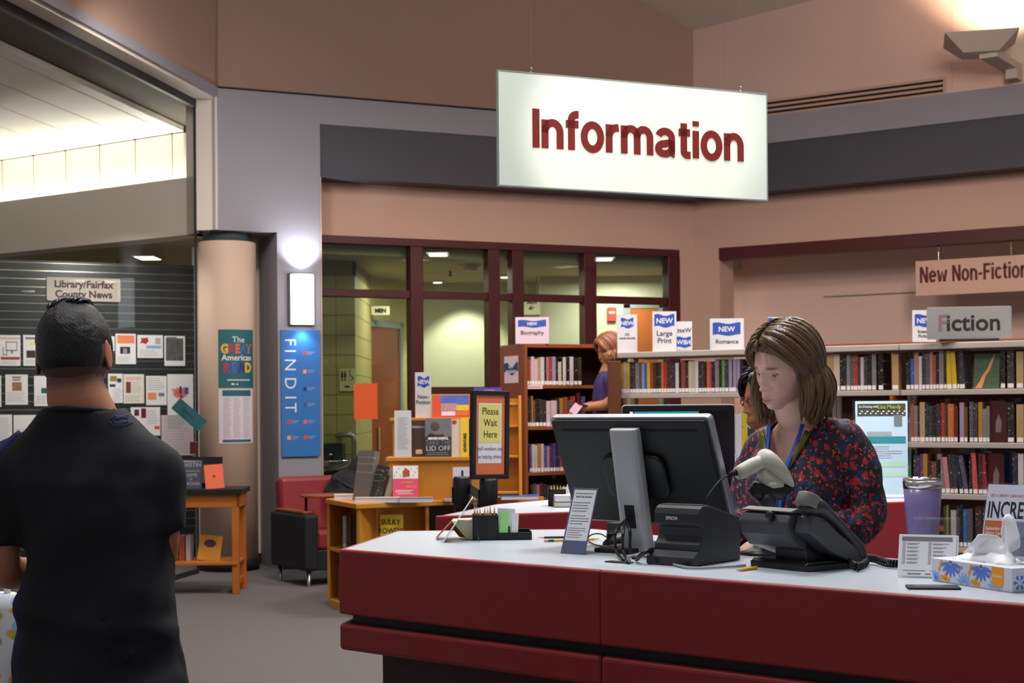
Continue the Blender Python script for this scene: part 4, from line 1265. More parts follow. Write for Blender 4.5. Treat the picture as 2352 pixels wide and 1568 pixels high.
t = thing('bookcase_end_panel', 'dark wooden end panel beside the person in purple', 'panel', (pe.x, 11.48, 0))
MB().box((0, 0, 0), (pe2.x - pe.x, .05, pe.z)).build('board', mat('dark_end_wood', (84, 44, 20), .5, var=.2, vscale=6, stretch=(1, 1, .12)), t, bevel=.004)
MB().box((-.01, -.01, 0), (pe2.x - pe.x + .01, .06, .06)).build('plinth', M_blackm, t)
rowA = [(185, 235, 395, 'ochre'), (238, 285, 375, 'pale grey'), (287, 342, 390, 'yellow'), (345, 390, 400, 'navy'), (392, 440, 400, 'dark brown'), (440, 500, 390, 'grey'), (500, 545, 400, 'slate'), (545, 590, 400, 'lavender'),
        (590, 635, 395, 'blue'), (635, 685, 390, 'yellow'), (685, 735, 395, 'brick red'), (735, 790, 385, 'dark brown'), (790, 830, 390, 'black'), (830, 875, 380, 'charcoal'), (875, 915, 370, 'orange'), (915, 970, 370, 'red'),
        (970, 1020, 380, 'charcoal'), (1020, 1060, 375, 'maroon'), (1060, 1115, 385, 'navy'), (1115, 1170, 390, 'white'), (1170, 1215, 395, 'black'), (1215, 1275, 345, 'brick red'), (1275, 1335, 390, 'charcoal'), (1335, 1390, 365, 'cream'),
        (1390, 1445, 362, 'beige'), (1447, 1500, 365, 'white'), (1502, 1560, 380, 'dark brown'), (1560, 1600, 385, 'charcoal'), (1600, 1645, 370, 'black'), (1645, 1695, 370, 'orange'), (1695, 1725, 385, 'magenta'), (1725, 1780, 370, 'black'),
        (1782, 1850, 330, 'grey'), (1850, 1898, 350, 'black'), (1900, 1945, 330, 'green'), (1947, 2012, 340, 'charcoal'), (2015, 2072, 330, 'lavender'), (2074, 2085, 340, 'navy'), (2086, 2142, 330, 'lavender'), (2150, 2205, 325, 'lavender'), (2206, 2250, 335, 'navy')]
row(SHf, SHn, 1.562, rowA, (1400, 780), 7.35, 'steel shelf under the large print sign', 'books under the large print sign')
rowB = [(95, 170, 175, 'tan'), (172, 245, 170, 'cream'), (250, 318, 190, 'black'), (322, 366, 175, 'grey'), (370, 400, 180, 'slate'), (400, 450, 175, 'red'), (450, 482, 200, 'charcoal'), (482, 520, 200, 'pale grey'), (520, 560, 190, 'charcoal'), (560, 610, 175, 'black'),
        (612, 660, 165, 'grey'), (685, 745, 150, 'black'), (845, 918, 160, 'tan')]
row(SHf, SHn, 1.562, rowB, (1880, 780), 4.983, 'top steel shelf behind the woman', 'books behind the woman')
rowC = [(1005, 1050, 230, 'black'), (1055, 1095, 220, 'blue'), (1096, 1148, 145, 'rose'), (1150, 1184, 190, 'white'), (1185, 1225, 140, 'charcoal'), (1226, 1274, 150, 'slate'), (1275, 1310, 140, 'rose'), (1311, 1345, 175, 'rust'), (1346, 1380, 165, 'black'), (1381, 1435, 120, 'grey'),
        (1437, 1470, 130, 'black'), (1472, 1530, 130, 'yellow'), (1535, 1588, 135, 'yellow'), (1590, 1615, 150, 'black'), (1617, 1680, 120, 'charcoal'), (2085, 2140, 130, 'black'), (2160, 2240, 130, 'charcoal'), (2265, 2345, 135, 'tan')]
row(SHf, SHn, 1.562, rowC, (1880, 780), 4.983, 'top shelf under the Fiction sign', 'books on the top fiction shelf', leans={12: -.06, 14: -.06, 11: -.05})
rowD = [(1055, 1090, 730, 'rust'), (1091, 1130, 755, 'grey'), (1131, 1154, 760, 'charcoal'), (1156, 1214, 715, 'tan'), (1216, 1260, 740, 'navy'), (1261, 1300, 755, 'charcoal'), (1301, 1343, 750, 'black'), (1345, 1395, 735, 'charcoal'), (1400, 1444, 725, 'red'), (1446, 1478, 740, 'charcoal'),
        (1480, 1509, 735, 'ochre'), (1510, 1545, 735, 'orange'), (1547, 1590, 760, 'maroon'), (1612, 1663, 720, 'lavender'), (1665, 1702, 770, 'brown'), (1725, 1768, 710, 'slate'), (1772, 1820, 720, 'charcoal'), (1827, 1873, 715, 'ochre'), (1875, 1920, 790, 'grey'), (1921, 1953, 760, 'grey'), (2160, 2238, 720, 'black'), (2262, 2345, 740, 'tan')]
row(SHf, SHn, 1.208, rowD, (1880, 780), 4.983, 'second shelf under the Fiction sign', 'books on the second fiction shelf')
rowE = [(150, 186, 130, 'emerald'), (207, 288, 200, 'plum'), (290, 326, 185, 'purple'), (328, 385, 180, 'ochre'), (390, 438, 270, 'dark brown'), (440, 500, 280, 'brown'), (502, 555, 250, 'black'), (558, 618, 180, 'grey'), (620, 680, 220, 'pink'), (682, 728, 190, 'charcoal'), (730, 780, 185, 'charcoal'),
        (800, 852, 190, 'navy'), (860, 915, 195, 'slate'), (920, 960, 220, 'black'), (972, 1035, 170, 'coral'), (1040, 1094, 180, 'charcoal'), (1096, 1160, 185, 'crimson'), (1480, 1540, 170, 'navy'), (1550, 1620, 180, 'white')]
row(SHf, SHn, .865, rowE, (2060, 1010), 5.6, 'third shelf under the Fiction sign', 'books on the third fiction shelf', leans={0: -.12, 7: -.10, 8: -.10, 9: -.08, 10: -.08, 11: -.16, 12: -.16, 14: -.06, 16: -.07})
rowF = [(590, 612, 850, 'dark green'), (622, 650, 840, 'olive'), (680, 750, 905, 'pale grey'), (757, 790, 850, 'charcoal'), (795, 835, 830, 'black'), (840, 890, 890, 'blue'), (892, 960, 885, 'slate'), (1000, 1080, 880, 'dark brown'), (1090, 1150, 880, 'charcoal')]
row(SHf, SHn, .51, rowF, (2060, 1010), 5.6, 'lowest shelf in view under the Fiction sign', 'books on the lowest fiction shelf')
# books on the far face, seen in the gaps below the shelves
rr_ = random.Random(21)
bf = ['orange', 'rose', 'white', 'rust', 'charcoal', 'red', 'pale pink', 'beige', 'purple', 'ochre', 'blue', 'cream', 'black', 'maroon']
for lv, nm in ((1.208, 'second'), (.865, 'third')):
    x = ta2 + .03
    i = 0
    while x < ta2 + 1.4 and i < 19:
        th = .022 + .022 * rr_.random()
        book('%s book, %s from left on far face of %s Fiction shelf' % (bf[rr_.randrange(14)], ordn(i), nm), SHf @ Matrix.Translation((0, 0, 0)), x + th / 2, .30, lv + .001, th, .245 + .05 * rr_.random(), .15, bf[rr_.randrange(14)], 0, 'books on the far face of the fiction case', False)
        x += th + .004 + (.05 if rr_.random() < .25 else 0)
        i += 1
# maroon bookends and the green face-out book on the fiction shelves
def bookend(u0, u1, v0, z, label):
    xa, _ = tpix(SHf, SHn, u0, 1000, .02); xb, _ = tpix(SHf, SHn, u1, 1000, .02)
    _, zt__ = tpix(SHf, SHn, (u0 + u1) / 2, v0, .02)
    t = thing('bookend', label, 'bookend', group='maroon bookends'); t.matrix_world = SHf @ Matrix.Translation(((xa + xb) / 2, .03, z + .001))
    wv, hv = xb - xa, zt__ - z
    MB().prismy([(x_, z_) for x_, z_ in rrect(wv, hv, .02, 5)], 0, .004).build('plate', mat('bookend_maroon', (66, 22, 22), .4), t)
    MB().box((-wv / 2, .0, 0), (wv / 2, .12, .003)).build('foot', mat('bookend_maroon', (66, 22, 22), .4), t)
    MB().prismy([(-.02, hv * .25), (.015, hv * .25), (.02, hv * .5), (.0, hv * .68), (-.018, hv * .5)], -.001, 0).build('emblem', mat('bookend_emblem', (112, 96, 92), .5), t)
bookend(2274, 2312, 920, 1.208, 'maroon metal bookend on the second fiction shelf')
bookend(2268, 2305, 1041, .865, 'maroon metal bookend on the third fiction shelf')
bookend(2236, 2266, 1162, .51, 'maroon metal bookend on the lowest fiction shelf')

def facebook(label, pos, W, Hh, t_, c, rot, group=None, sticker=False, M_c=None):
    """book showing its front cover to -y; origin bottom centre"""
    r = thing('book', label, 'book', pos, group=group, rot=rot)
    mc = M_c or spine_mat(c, 0)
    MB().box((-W / 2, 0, 0), (W / 2, .003, Hh)).box((-W / 2, t_ - .003, 0), (W / 2, t_, Hh)).box((-W / 2, .003, 0), (-W / 2 + .003, t_ - .003, Hh)).build('cover', mc, r)
    ubox('pages', (-W / 2 + .003, .003, .003), (W / 2 - .004, t_ - .003, Hh - .003), M_pages, r)
    return r
def plain(c, rough=.4):
    return mat('cover_' + c.replace(' ', '_'), CN[c], rough)
px_, _ = tpix(SHf, SHn, 2265, 850, .03)
r = facebook('green face-out book with a jagged orange streak on the fiction shelf', SHf @ Vector((px_, .03, 1.563)), .17, .235, .022, 'dark green', (-.12, 0, yawdir(SHd)), M_c=mat('cover_green_pattern', (64, 86, 62), .45, var=.5, vscale=40))
MB().prismy([(-.075, .005), (-.03, .005), (-.005, .09), (.02, .12), (.045, .20), (.05, .232), (.035, .21), (.0, .13), (-.03, .085), (-.045, .05)], -.001, 0).build('cover_art', mat('cover_peach', (206, 134, 92), .5), r)

# ---- wooden biography bookcase
BCf = frame((.099, 11.95), BWd)
BCn = Vector((.423, -.906, 0))
bc = thing('biography_bookcase', 'tall red-brown wooden bookcase under the biography sign', 'bookcase'); bc.matrix_world = BCf
BLV = [1.637, 1.31, .951, .61, .28]
Wb, Db = .92, .45
MB().box((0, 0, 0), (.028, Db, 1.965)).build('side_panel', M_wood, bc, bevel=.003)
MB().box((Wb - .028, 0, 0), (Wb, Db, 1.965)).build('side_panel', M_wood, bc, bevel=.003)
MB().box((.028, 0, 1.935), (Wb - .028, Db, 1.965)).build('top_board', M_wood, bc, bevel=.003)
MB().box((.028, Db - .02, .02), (Wb - .028, Db, 1.935)).build('back_board', mat('dark_back_wood', (52, 28, 16), .6), bc)
for z in BLV + [.06]:
    MB().box((.028, .01, z - .024), (Wb - .028, Db - .02, z)).build('shelf', M_wood, bc, bevel=.002)
MB().box((.028, .02, 0), (Wb - .028, .04, .036)).build('plinth', M_wood, bc)
MB().prism(rrect(.03, .02, .004), .951 - .05, .951 - .0245, Matrix.Translation((.26, .012, 0))).build('clip', M_blackm, bc)
rb1 = [(320, 350, 205, 'brown'), (352, 368, 215, 'orange'), (369, 405, 180, 'pale pink'), (406, 440, 205, 'pale pink'), (441, 466, 190, 'tan'), (468, 510, 185, 'white'), (512, 529, 200, 'black'), (531, 560, 185, 'rose'), (561, 590, 180, 'red'), (592, 632, 180, 'lavender'),
       (633, 654, 195, 'black'), (656, 691, 235, 'cream'), (692, 705, 195, 'black'), (707, 739, 185, 'white'), (741, 776, 190, 'black'), (779, 819, 180, 'pale pink'), (821, 864, 190, 'black'), (866, 905, 185, 'dark brown')]
row(BCf, BCn, 1.637, rb1, (1140, 780), 4.613, 'top shelf of the biography bookcase', 'biographies on the top shelf', .03, .15)
rb2 = [(331, 349, 620, 'black'), (351, 372, 600, 'charcoal'), (373, 386, 595, 'ochre'), (387, 411, 640, 'brown'), (413, 454, 625, 'black'), (456, 489, 630, 'charcoal'), (491, 525, 640, 'dark brown'), (528, 571, 650, 'pale pink'), (576, 640, 645, 'pale pink'), (642, 667, 640, 'navy'),
       (669, 704, 620, 'ochre'), (706, 754, 610, 'rust'), (756, 784, 640, 'slate'), (786, 834, 600, 'brick red'), (850, 885, 560, 'maroon'), (900, 940, 600, 'purple')]
row(BCf, BCn, 1.31, rb2, (1140, 780), 4.613, 'second shelf of the biography bookcase', 'biographies on the second shelf', .03, .15)
rb3 = [(347, 369, 1120, 'purple'), (371, 404, 1110, 'pale pink'), (406, 429, 1120, 'white'), (431, 460, 1105, 'ochre'), (466, 499, 1105, 'pale pink'), (501, 529, 1125, 'blue'), (531, 559, 1130, 'pink'), (561, 594, 1115, 'indigo'), (596, 624, 1100, 'purple'), (626, 644, 1115, 'navy'), (646, 664, 1095, 'indigo'), (666, 720, 1085, 'rust'), (722, 745, 1110, 'maroon')]
row(BCf, BCn, .951, rb3, (1140, 780), 4.613, 'third shelf of the biography bookcase', 'biographies on the third shelf', .03, .15)
rb4 = [(355, 385, 1535, 'charcoal'), (387, 415, 1525, 'slate'), (417, 450, 1535, 'rose'), (452, 485, 1520, 'maroon'), (487, 530, 1530, 'charcoal'), (532, 570, 1545, 'slate'), (572, 610, 1540, 'brown'), (612, 660, 1530, 'dark brown')]
row(BCf, BCn, .61, rb4, (1140, 780), 4.613, 'fourth shelf of the biography bookcase', 'biographies on the fourth shelf', .03, .15)
xx, _ = tpix(BCf, BCn, 1324, 1050, .04)
r = facebook('pink face-out book with crossed red legs on biography shelf', BCf @ Vector((xx, .04, .952)), .145, .21, .02, 'pink', (-.12, 0, yawdir(BWd)), M_c=mat('cover_dusty_pink', (202, 158, 160), .45))
MB().prismy([(-.05, .03), (-.038, .03), (.012, .10), (.004, .11)], -.001, 0).prismy([(.05, .03), (.038, .03), (-.012, .10), (-.004, .11)], -.001, 0).build('cover_art', plain('red'), r)
MB().prismy([(-.03, .10), (.03, .10), (.045, .15), (.0, .18), (-.04, .15)], -.0012, 0).build('cover_art', plain('dark brown'), r)
pb_ = P(1203, 886, 11.55)
t = thing('shelf_label', 'pink shelf label on the top biography shelf edge', 'label'); t.matrix_world = BCf @ Matrix.Translation((.09, .008, 1.61))
MB().box((-.07, -.003, 0), (.07, .0, .03)).build('strip', mat('label_pink', (226, 190, 200), .6), t)
printed(t, [(-.06, .012, .05, .018)], M_inkgrey, -.0031)

# ---- tall wooden bookcase by the alcove wall behind the steel one
ac = thing('alcove_bookcase', 'long orange-brown wooden bookcase behind the steel fiction case', 'bookcase'); ac.matrix_world = frame((2.15, 12.9), SHd)
MB().box((0, 0, 1.93), (3.3, .30, 1.965)).build('top_board', M_wood, ac, bevel=.003)
for x in (0, 1.08, 2.16, 3.27):
    MB().box((x, 0, 0), (x + .03, .30, 1.93)).build('side_panel', M_wood, ac, bevel=.003)
for z in (.10, .48, .88, 1.24, 1.6):
    for x in (.03, 1.11, 2.19):
        MB().box((x, .005, z - .024), (x + 1.05, .29, z)).build('shelf', M_wood, ac, bevel=.002)
MB().box((.03, .28, .05), (3.27, .30, 1.93)).build('back_board', mat('dark_back_wood', (52, 28, 16), .6), ac)
af = ac.matrix_world.copy()
rr_ = random.Random(4)
x = 2.22; i = 0
while x < 3.1 and i < 19:
    th = .03 + .02 * rr_.random(); c = ['ochre', 'white', 'indigo', 'pale pink', 'blue', 'white', 'navy', 'purple'][i % 8]
    book('%s book, %s from left in the wooden alcove bookcase' % (c, ordn(i)), af, x + th / 2, .02, .881, th, .24 + .03 * rr_.random(), .16, c, 0, 'books in the alcove bookcase')
    x += th + .002; i += 1

# ---- signs standing on the cases
M_signw = mat('sign_card_white', (224, 220, 226), .55)
def shelf_sign(label, u0, v0, u1, v1, f, n, back, lines, flagbox, rz=None, pinkish=False, mirrored=False, d=None):
    """clear-fronted card sign with a blue banner, standing on top of a case"""
    p0 = onpl((u0 + u1) / 2, v1, f.translation - n * back, n) if d is None else P((u0 + u1) / 2, v1, d)
    rzz = 0.0 if rz is None else rz
    wd, ht = px(u1 - u0, p0.y) / math.cos(rzz), px(v1 - v0, p0.y)
    t = thing('category_sign', label, 'sign', p0, rzz, 'category signs on the bookcases')
    s = MB().box((-wd / 2, 0, 0), (wd / 2, .003, ht)).build('card', mat('sign_card_pink', (230, 206, 222), .55) if pinkish else M_signw, t)
    MB().box((-wd / 2 - .003, -.003, 0), (wd / 2 + .003, -.001, ht + .003)).build('clear_front', M_clear, t)
    MB().box((-wd / 2, .003, 0), (wd / 2, .06, .003)).build('foot', M_clear, t)
    if flagbox:
        a, b, c_, d_ = flagbox
        fl = flag(s, -wd / 2 + a * wd, -wd / 2 + b * wd, c_ * ht, d_ * ht, ht * .025, M_blue, -.0002)
        text(fl, 'NEW', (d_ - c_) * ht * .52, M_signw, -wd / 2 + (a + b) / 2 * wd, -.0009, (c_ + (d_ - c_) * .32) * ht, bold=.0012, ext=.0002, sx=-1 if mirrored else 1)
    for s_, zf, size in lines:
        text(s, s_, size * ht, M_ink, 0, -.0006, zf * ht, bold=.0008, ext=.0002, sx=-1 if mirrored else 1, line=1.0)
    return t
fz = 1.901
shelf_sign('white card sign reading NEW CD Audio Books', 1418, 722, 1464, 812, SHf, SHn, .05, [('CD', .46, .085), ('AUDIO BOOKS', .37, .06)], (.18, .82, .64, .92))
shelf_sign('white card sign reading NEW Large Print', 1499, 715, 1554, 808, SHf, SHn, .05, [('Large\nPrint', .40, .18)], (.08, .92, .60, .94))
shelf_sign('white card sign facing away with mirrored West lettering', 1554, 738, 1590, 804, SHf, SHn, .20, [('West', .62, .22)], (.0, .92, .08, .48), mirrored=True)
shelf_sign('white card sign reading NEW Romance', 1631, 731, 1709, 805, SHf, SHn, .05, [('Romance', .22, .19)], (.08, .90, .46, .88))
shelf_sign('white card sign half hidden behind the Fiction sign', 2096, 712, 2150, 785, SHf, SHn, .20, [('Science\nFiction', .28, .14)], (.10, .95, .46, .88))
shelf_sign('blue-topped card sign peeking out behind the woman head', 1764, 728, 1800, 797, SHf, SHn, .20, [('Mystery', .22, .19)], (.0, 1, .55, .98))
shelf_sign('pale pink card sign reading NEW Biography', 1184, 728, 1261, 789, BCf, BCn, .04, [('Biography', .34, .22)], (.08, .92, .60, .90), pinkish=True)
p0 = onpl(2226, 778, SHf.translation - SHn * .03, SHn)
t = thing('fiction_sign', 'grey metal sign reading Fiction on top of steel bookcase', 'sign', p0, math.radians(-10))
wd, ht = px(185, p0.y) / math.cos(math.radians(10)), px(74, p0.y)
MB().prismy(rrect(wd, ht, .01), 0, .012).build('plate', mat('fiction_plate', (150, 150, 150), .4, metal=.25), t, bevel=.001)
MB().box((-wd * .35, -.02, -.012), (wd * .35, .05, .0)).build('foot', M_blackm, t)
o = text(t, 'iction', ht * .72, M_ink, -wd * .26, -.001, ht * .27, 'LEFT', .003, 1.12)
bb = [v.co.x for v in o.data.vertices]; k = (wd * .63) / (max(bb) - min(bb))
o.data.transform(Matrix.Translation((-wd * .265, 0, 0)) @ Matrix.Diagonal((k, 1, 1, 1)) @ Matrix.Translation((-min(bb), 0, 0)))
text(t, 'F', ht * .72, mat('pale_letter', (126, 98, 98), .6), -wd * .38, -.001, ht * .27, 'LEFT', .002, 1.1)  # F in a paler, redder tone than the other letters
# notice taped to the end of the biography bookcase
t = thing('biography_notice', 'white and blue paper notice taped to the bookcase side', 'notice'); t.matrix_world = BCf @ Matrix.Translation((-.0025, .24, 1.66)) @ Matrix.Rotation(-PI / 2, 4, 'Z')
s = MB().box((-.13, 0, 0), (.13, .002, .215)).build('sheet', mat('sign_card_pink', (230, 206, 222), .55), t)
fl = flag(s, -.13, .13, .06, .165, .018, mat('banner_navy', (34, 66, 122), .6), -.0002)
text(fl, 'NEW', .04, M_signw, 0, -.001, .118, bold=.001, ext=.0002)
text(fl, 'BIOGRAPHY', .036, M_signw, 0, -.001, .078, bold=.001, ext=.0002)

# ---- hanging New Non-Fiction sign
xa = tpix(RWf, RWn, 2103, 640, .33)[0]
z1_, z0_ = tpix(RWf, RWn, 2103, 600, .33)[1], tpix(RWf, RWn, 2103, 680, .33)[1]
t = thing('new_non_fiction_sign', 'long beige hanging sign reading New Non-Fiction', 'sign'); t.matrix_world = RWf @ Matrix.Translation((xa, .33, z0_))
MB().box((0, 0, 0), (1.36, .012, z1_ - z0_)).build('panel', mat('sign_beige', (206, 166, 146), .6), t, bevel=.001)
xe = tpix(RWf, RWn, 2350, 630, .33)[0] - xa
strokes(t, 'New Non-Fiction', .045, xe + .045, (z1_ - z0_) * .37, .155, mat('lettering_maroon', (92, 36, 34), .6), -.001, gap=.10)
for u in (2155, 2322):
    xh = tpix(RWf, RWn, u, 570, .33)[0] - xa
    MB().tube([(xh, .006, z1_ - z0_), (xh, .006, 2.995 - z0_)], .004, 8).build('hanger', M_chrome, t)
    MB().box((xh - .012, -.004, 2.93 - z0_), (xh + .012, .016, 2.99 - z0_)).build('clamp', mat('brass_dark', (110, 84, 44), .4, metal=.6), t, bevel=.003)

# ---- ceiling vent and uplight on the right wall
va, vb = tpix(RWf, RWn, 1700, 240, .12), tpix(RWf, RWn, 2174, 180, .12)
t = thing('air_vent', 'long slotted air vent above the lavender fascia', 'vent'); t.matrix_world = RWf @ Matrix.Translation((va[0], .118, 4.395))
Lv = vb[0] - va[0]; Hv = .165
MB().box((0, -.006, 0), (Lv, 0, Hv)).build('frame', mat('vent_tan', (196, 158, 138), .6), t)
for k_ in range(3):
    zz = .022 + k_ * .047
    MB().box((.03, -.0085, zz), (Lv - .03, -.0061, zz + .022)).build('slot', M_blackm, t)
    MB().box((.03, -.010, zz + .022), (Lv - .03, -.0061, zz + .027)).build('louvre', mat('vent_tan', (196, 158, 138), .6), t)
pw_ = onpl(2335, 120, RWf.translation - RWn * .12, RWn)
t = thing('wall_uplight', 'square cream uplight on a bracket high on the wall', 'light', pw_, yawdir(RWd))
M_upl = mat('uplight_cream', (196, 182, 166), .6)
MB().box((-.05, -.03, -.32), (.09, 0, .22)).build('wall_plate', M_upl, t, bevel=.005)
MB().box((-.10, -.78, -.19), (.06, -.02, -.12)).build('arm', M_upl, t, bevel=.004)
MB().box((-.04, -.22, -.28), (.06, -.03, -.19)).build('arm_brace', M_upl, t, bevel=.004)
DT = Matrix.Translation((-.10, -.74, -.02)) @ Matrix.Rotation(math.radians(20), 4, 'Z')
b = MB(); w0, w1 = .15, .31
b.rings([[DT @ Vector((x * w0, y * w0, -.13)) for x, y in ((-1, -1), (1, -1), (1, 1), (-1, 1))], [DT @ Vector((x * w1, y * w1, .02)) for x, y in ((-1, -1), (1, -1), (1, 1), (-1, 1))], [DT @ Vector((x * (w1 - .02), y * (w1 - .02), .02)) for x, y in ((-1, -1), (1, -1), (1, 1), (-1, 1))], [DT @ Vector((x * (w0 - .02), y * (w0 - .02), -.11)) for x, y in ((-1, -1), (1, -1), (1, 1), (-1, 1))]])
b.build('dish', M_upl, t)
MB().lathe([(.06, -.10), (.06, -.03)], 16, (0, 0, 0), DT).build('lamp', mat('uplight_lamp', (255, 214, 176), .5, emit=12), t)
pu = pw_ + Matrix.Rotation(yawdir(RWd), 3, 'Z') @ Vector((-.05, -.70, .04))
spot('uplight_lamp_beam', pu, pw_ + Vector((-.10, .1, 1.05)), 210, 95, (1, .72, .52), .7)

# ---- sconce and FIND IT board on the pillar
xa, z1_ = tpix(BWf, BWn, 665, 628); xb, z0_ = tpix(BWf, BWn, 718, 748)
t = thing('wall_sconce', 'bright white wall sconce above the blue directory board', 'light'); t.matrix_world = BWf @ Matrix.Translation(((xa + xb) / 2, 0, z0_))
ws, hs_ = (xb - xa), z1_ - z0_
M_scon = mat('sconce_glow', (240, 246, 255), .5, emit=7.0)
MB().prism([(-ws / 2, -.02)] + [(ws / 2 * math.cos(a) * .98, -.02 - .09 * math.sin(a) ** .6) for a in [PI - PI * i / 12 for i in range(1, 12)]] + [(ws / 2, -.02)], .01, hs_ - .01).build('diffuser', M_scon, t, True)
MB().box((-ws / 2 - .02, -.03, 0), (ws / 2 + .006, 0, hs_)).build('back_plate', M_dgrey, t)
MB().box((-ws / 2 - .005, -.115, hs_ - .008), (ws / 2 + .005, 0, hs_)).box((-ws / 2 - .005, -.115, 0), (ws / 2 + .005, 0, .008)).build('cage', M_dgrey, t) if False else None
for zz, nm in ((hs_ - .008, 'top_cap'), (0, 'bottom_cap')):
    MB().box((-ws / 2 - .004, -.03, zz), (ws / 2 + .004, 0, zz + .008)).build(nm, M_dgrey, t)
pc = BWf @ Vector(((xa + xb) / 2, -.10, z1_ + .03))
pt = BWf @ Vector(((xa + xb) / 2, .12, z1_ + .9))
spot('sconce_up_beam', pc, pt, 40, 120, (.88, .92, 1.0), .9, .03)
pc = BWf @ Vector(((xa + xb) / 2, -.10, z0_ - .02))
pt = BWf @ Vector(((xa + xb) / 2, .10, z0_ - .9))
spot('sconce_down_beam', pc, pt, 6, 110, (.85, .90, 1.0), .9, .03)
xa, xb = tpix(BWf, BWn, 645, 900)[0], tpix(BWf, BWn, 734, 900)[0]
t = thing('directory_board', 'tall blue directory board reading FIND IT', 'board'); t.matrix_world = BWf @ Matrix.Translation((xa, -.0235, 1.03))
wd, ht = xb - xa, 1.16
bd = MB().prismy([(0, .0), (wd - .025, .0), (wd, .03), (wd, ht), (0, ht)], 0, .02).build('board_panel', mat('directory_blue', (46, 110, 180), .45, var=.12, vscale=8), t)
R90 = Matrix.Rotation(PI / 2, 4, 'Y')
M_pw = mat('print_white', (216, 226, 236), .6)
for s_, zz in (('F', .985), ('I', .885), ('N', .80), ('D', .63), ('I', .46), ('T', .395)):
    text(bd, s_, .155, M_pw, wd * .09, -.001, ht * .0 + zz + .10, 'LEFT', -.001, 1.0, .0005, rot=R90)
ic = [(205, 60, 52), (238, 150, 90), (40, 50, 110), (70, 80, 110), (224, 90, 90), (214, 70, 60)]
for i, (uu, zz) in enumerate(((.56, .93), (.56, .76), (.56, .60), (.56, .455), (.56, .30), (.56, .155), (.14, .30), (.14, .155))):
    o = MB().box((wd * uu, -.001, zz), (wd * uu + .03, 0, zz + .036)).build('icon', mat('icon_%d' % (i % 6), ic[i % 6], .6), bd)
    printed(bd, [(wd * uu + .04, zz + .024, wd * uu + .11, zz + .030), (wd * uu + .04, zz + .008, wd * uu + .09, zz + .013)], mat('print_palered', (150, 160, 190), .6), 0)

# ---- posters wrapped on the column
cR = .2632
def wrap(o_, a0):
    """bend a flat mesh (x along the arc, z up, -y outward) round the column"""
    for v in o_.data.vertices:
        a = a0 + v.co.x / cR
        r_ = cR - v.co.y
        v.co = Vector((r_ * math.sin(a), -r_ * math.cos(a), v.co.z))
view = math.atan2(-col_.location.x, col_.location.y)     # direction to the camera
def colposter(name, label, u0, v0, u1, v1, m):
    s0, s1 = (u0 - 524) / 66.0, (u1 - 524) / 66.0
    a0, a1 = math.asin(s0) + view, math.asin(min(.98, s1)) + view
    zt__, zb_ = P(540, v0, 13.74).z, P(540, v1, 13.74).z
    t = thing(name, label, 'poster', (col_.location.x, col_.location.y, zb_))
    W = (a1 - a0) * cR
    n = 14
    sh = MB()
    for i in range(n):
        sh.box((W * i / n, -.002, 0), (W * (i + 1) / n, 0, zt__ - zb_))
    o = sh.build('sheet', m, t)
    wrap(o, a0)
    return t, o, W, zt__ - zb_, a0
def wtext(par, a0, *a, **k):
    o = text(par, *a, **k); wrap(o, a0); return o
def wprint(par, a0, rects, m, y=-.0022):
    b = MB()
    for x0, z0, x1, z1 in rects:
        n = max(1, int((x1 - x0) / .02))
        for i in range(n):
            b.box((x0 + (x1 - x0) * i / n, y - .0008, z0), (x0 + (x1 - x0) * (i + 1) / n, y, z1))
    o = b.build('print', m, par); wrap(o, a0); return o
t, o, W, Hh, a0 = colposter('reading_poster', 'teal poster reading The Great American Read on the column', 503, 756, 580, 890, M_teal)
wtext(o, a0, 'The', .075, M_signw, W * .52, -.0025, Hh * .78)
lx = [('G', 'yellow'), ('R', 'magenta'), ('E', 'orange'), ('A', 'blue'), ('T', 'orange')]
for i, (ch, c) in enumerate(lx):
    wtext(o, a0, ch, .11, mat('pl_' + c, CN[c], .6), W * (.16 + .165 * i), -.0025, Hh * .60, bold=.006, sx=.8)
wtext(o, a0, 'American', .075, M_signw, W * .5, -.0028, Hh * .47, bold=.001)
for i, (ch, c) in enumerate([('R', 'magenta'), ('E', 'blue'), ('A', 'indigo'), ('D', 'yellow')]):
    wtext(o, a0, ch, .12, mat('pl_' + c, CN[c], .6), W * (.20 + .20 * i), -.0025, Hh * .27, bold=.006, sx=.85)
for q_ in ((W * .22, Hh * .125, W * .85, Hh * .14), (W * .33, Hh * .05, W * .40, Hh * .075), (W * .45, Hh * .05, W * .5, Hh * .07)):
    wprint(o, a0, [q_], M_signw)
t, o, W, Hh, a0 = colposter('title_list_poster', 'white poster with columns of small text on the column', 503, 893, 578, 1018, mat('poster_lilac', (206, 196, 206), .6))
wprint(o, a0, [(W * .10, Hh * .87, W * .92, Hh * .98)], M_teal)
wprint(o, a0, [(W * .10, Hh * .02, W * .92, Hh * .07)], M_teal)
rr_ = random.Random(9)
ln_ = []
for x0 in (.12, .38, .66):
    ln_ += textlines(W * x0, Hh * .85, W * (x0 + .22), Hh * .10, 26, .28, rr_)
wprint(o, a0, ln_, mat('ink_soft', (150, 142, 160), .8))

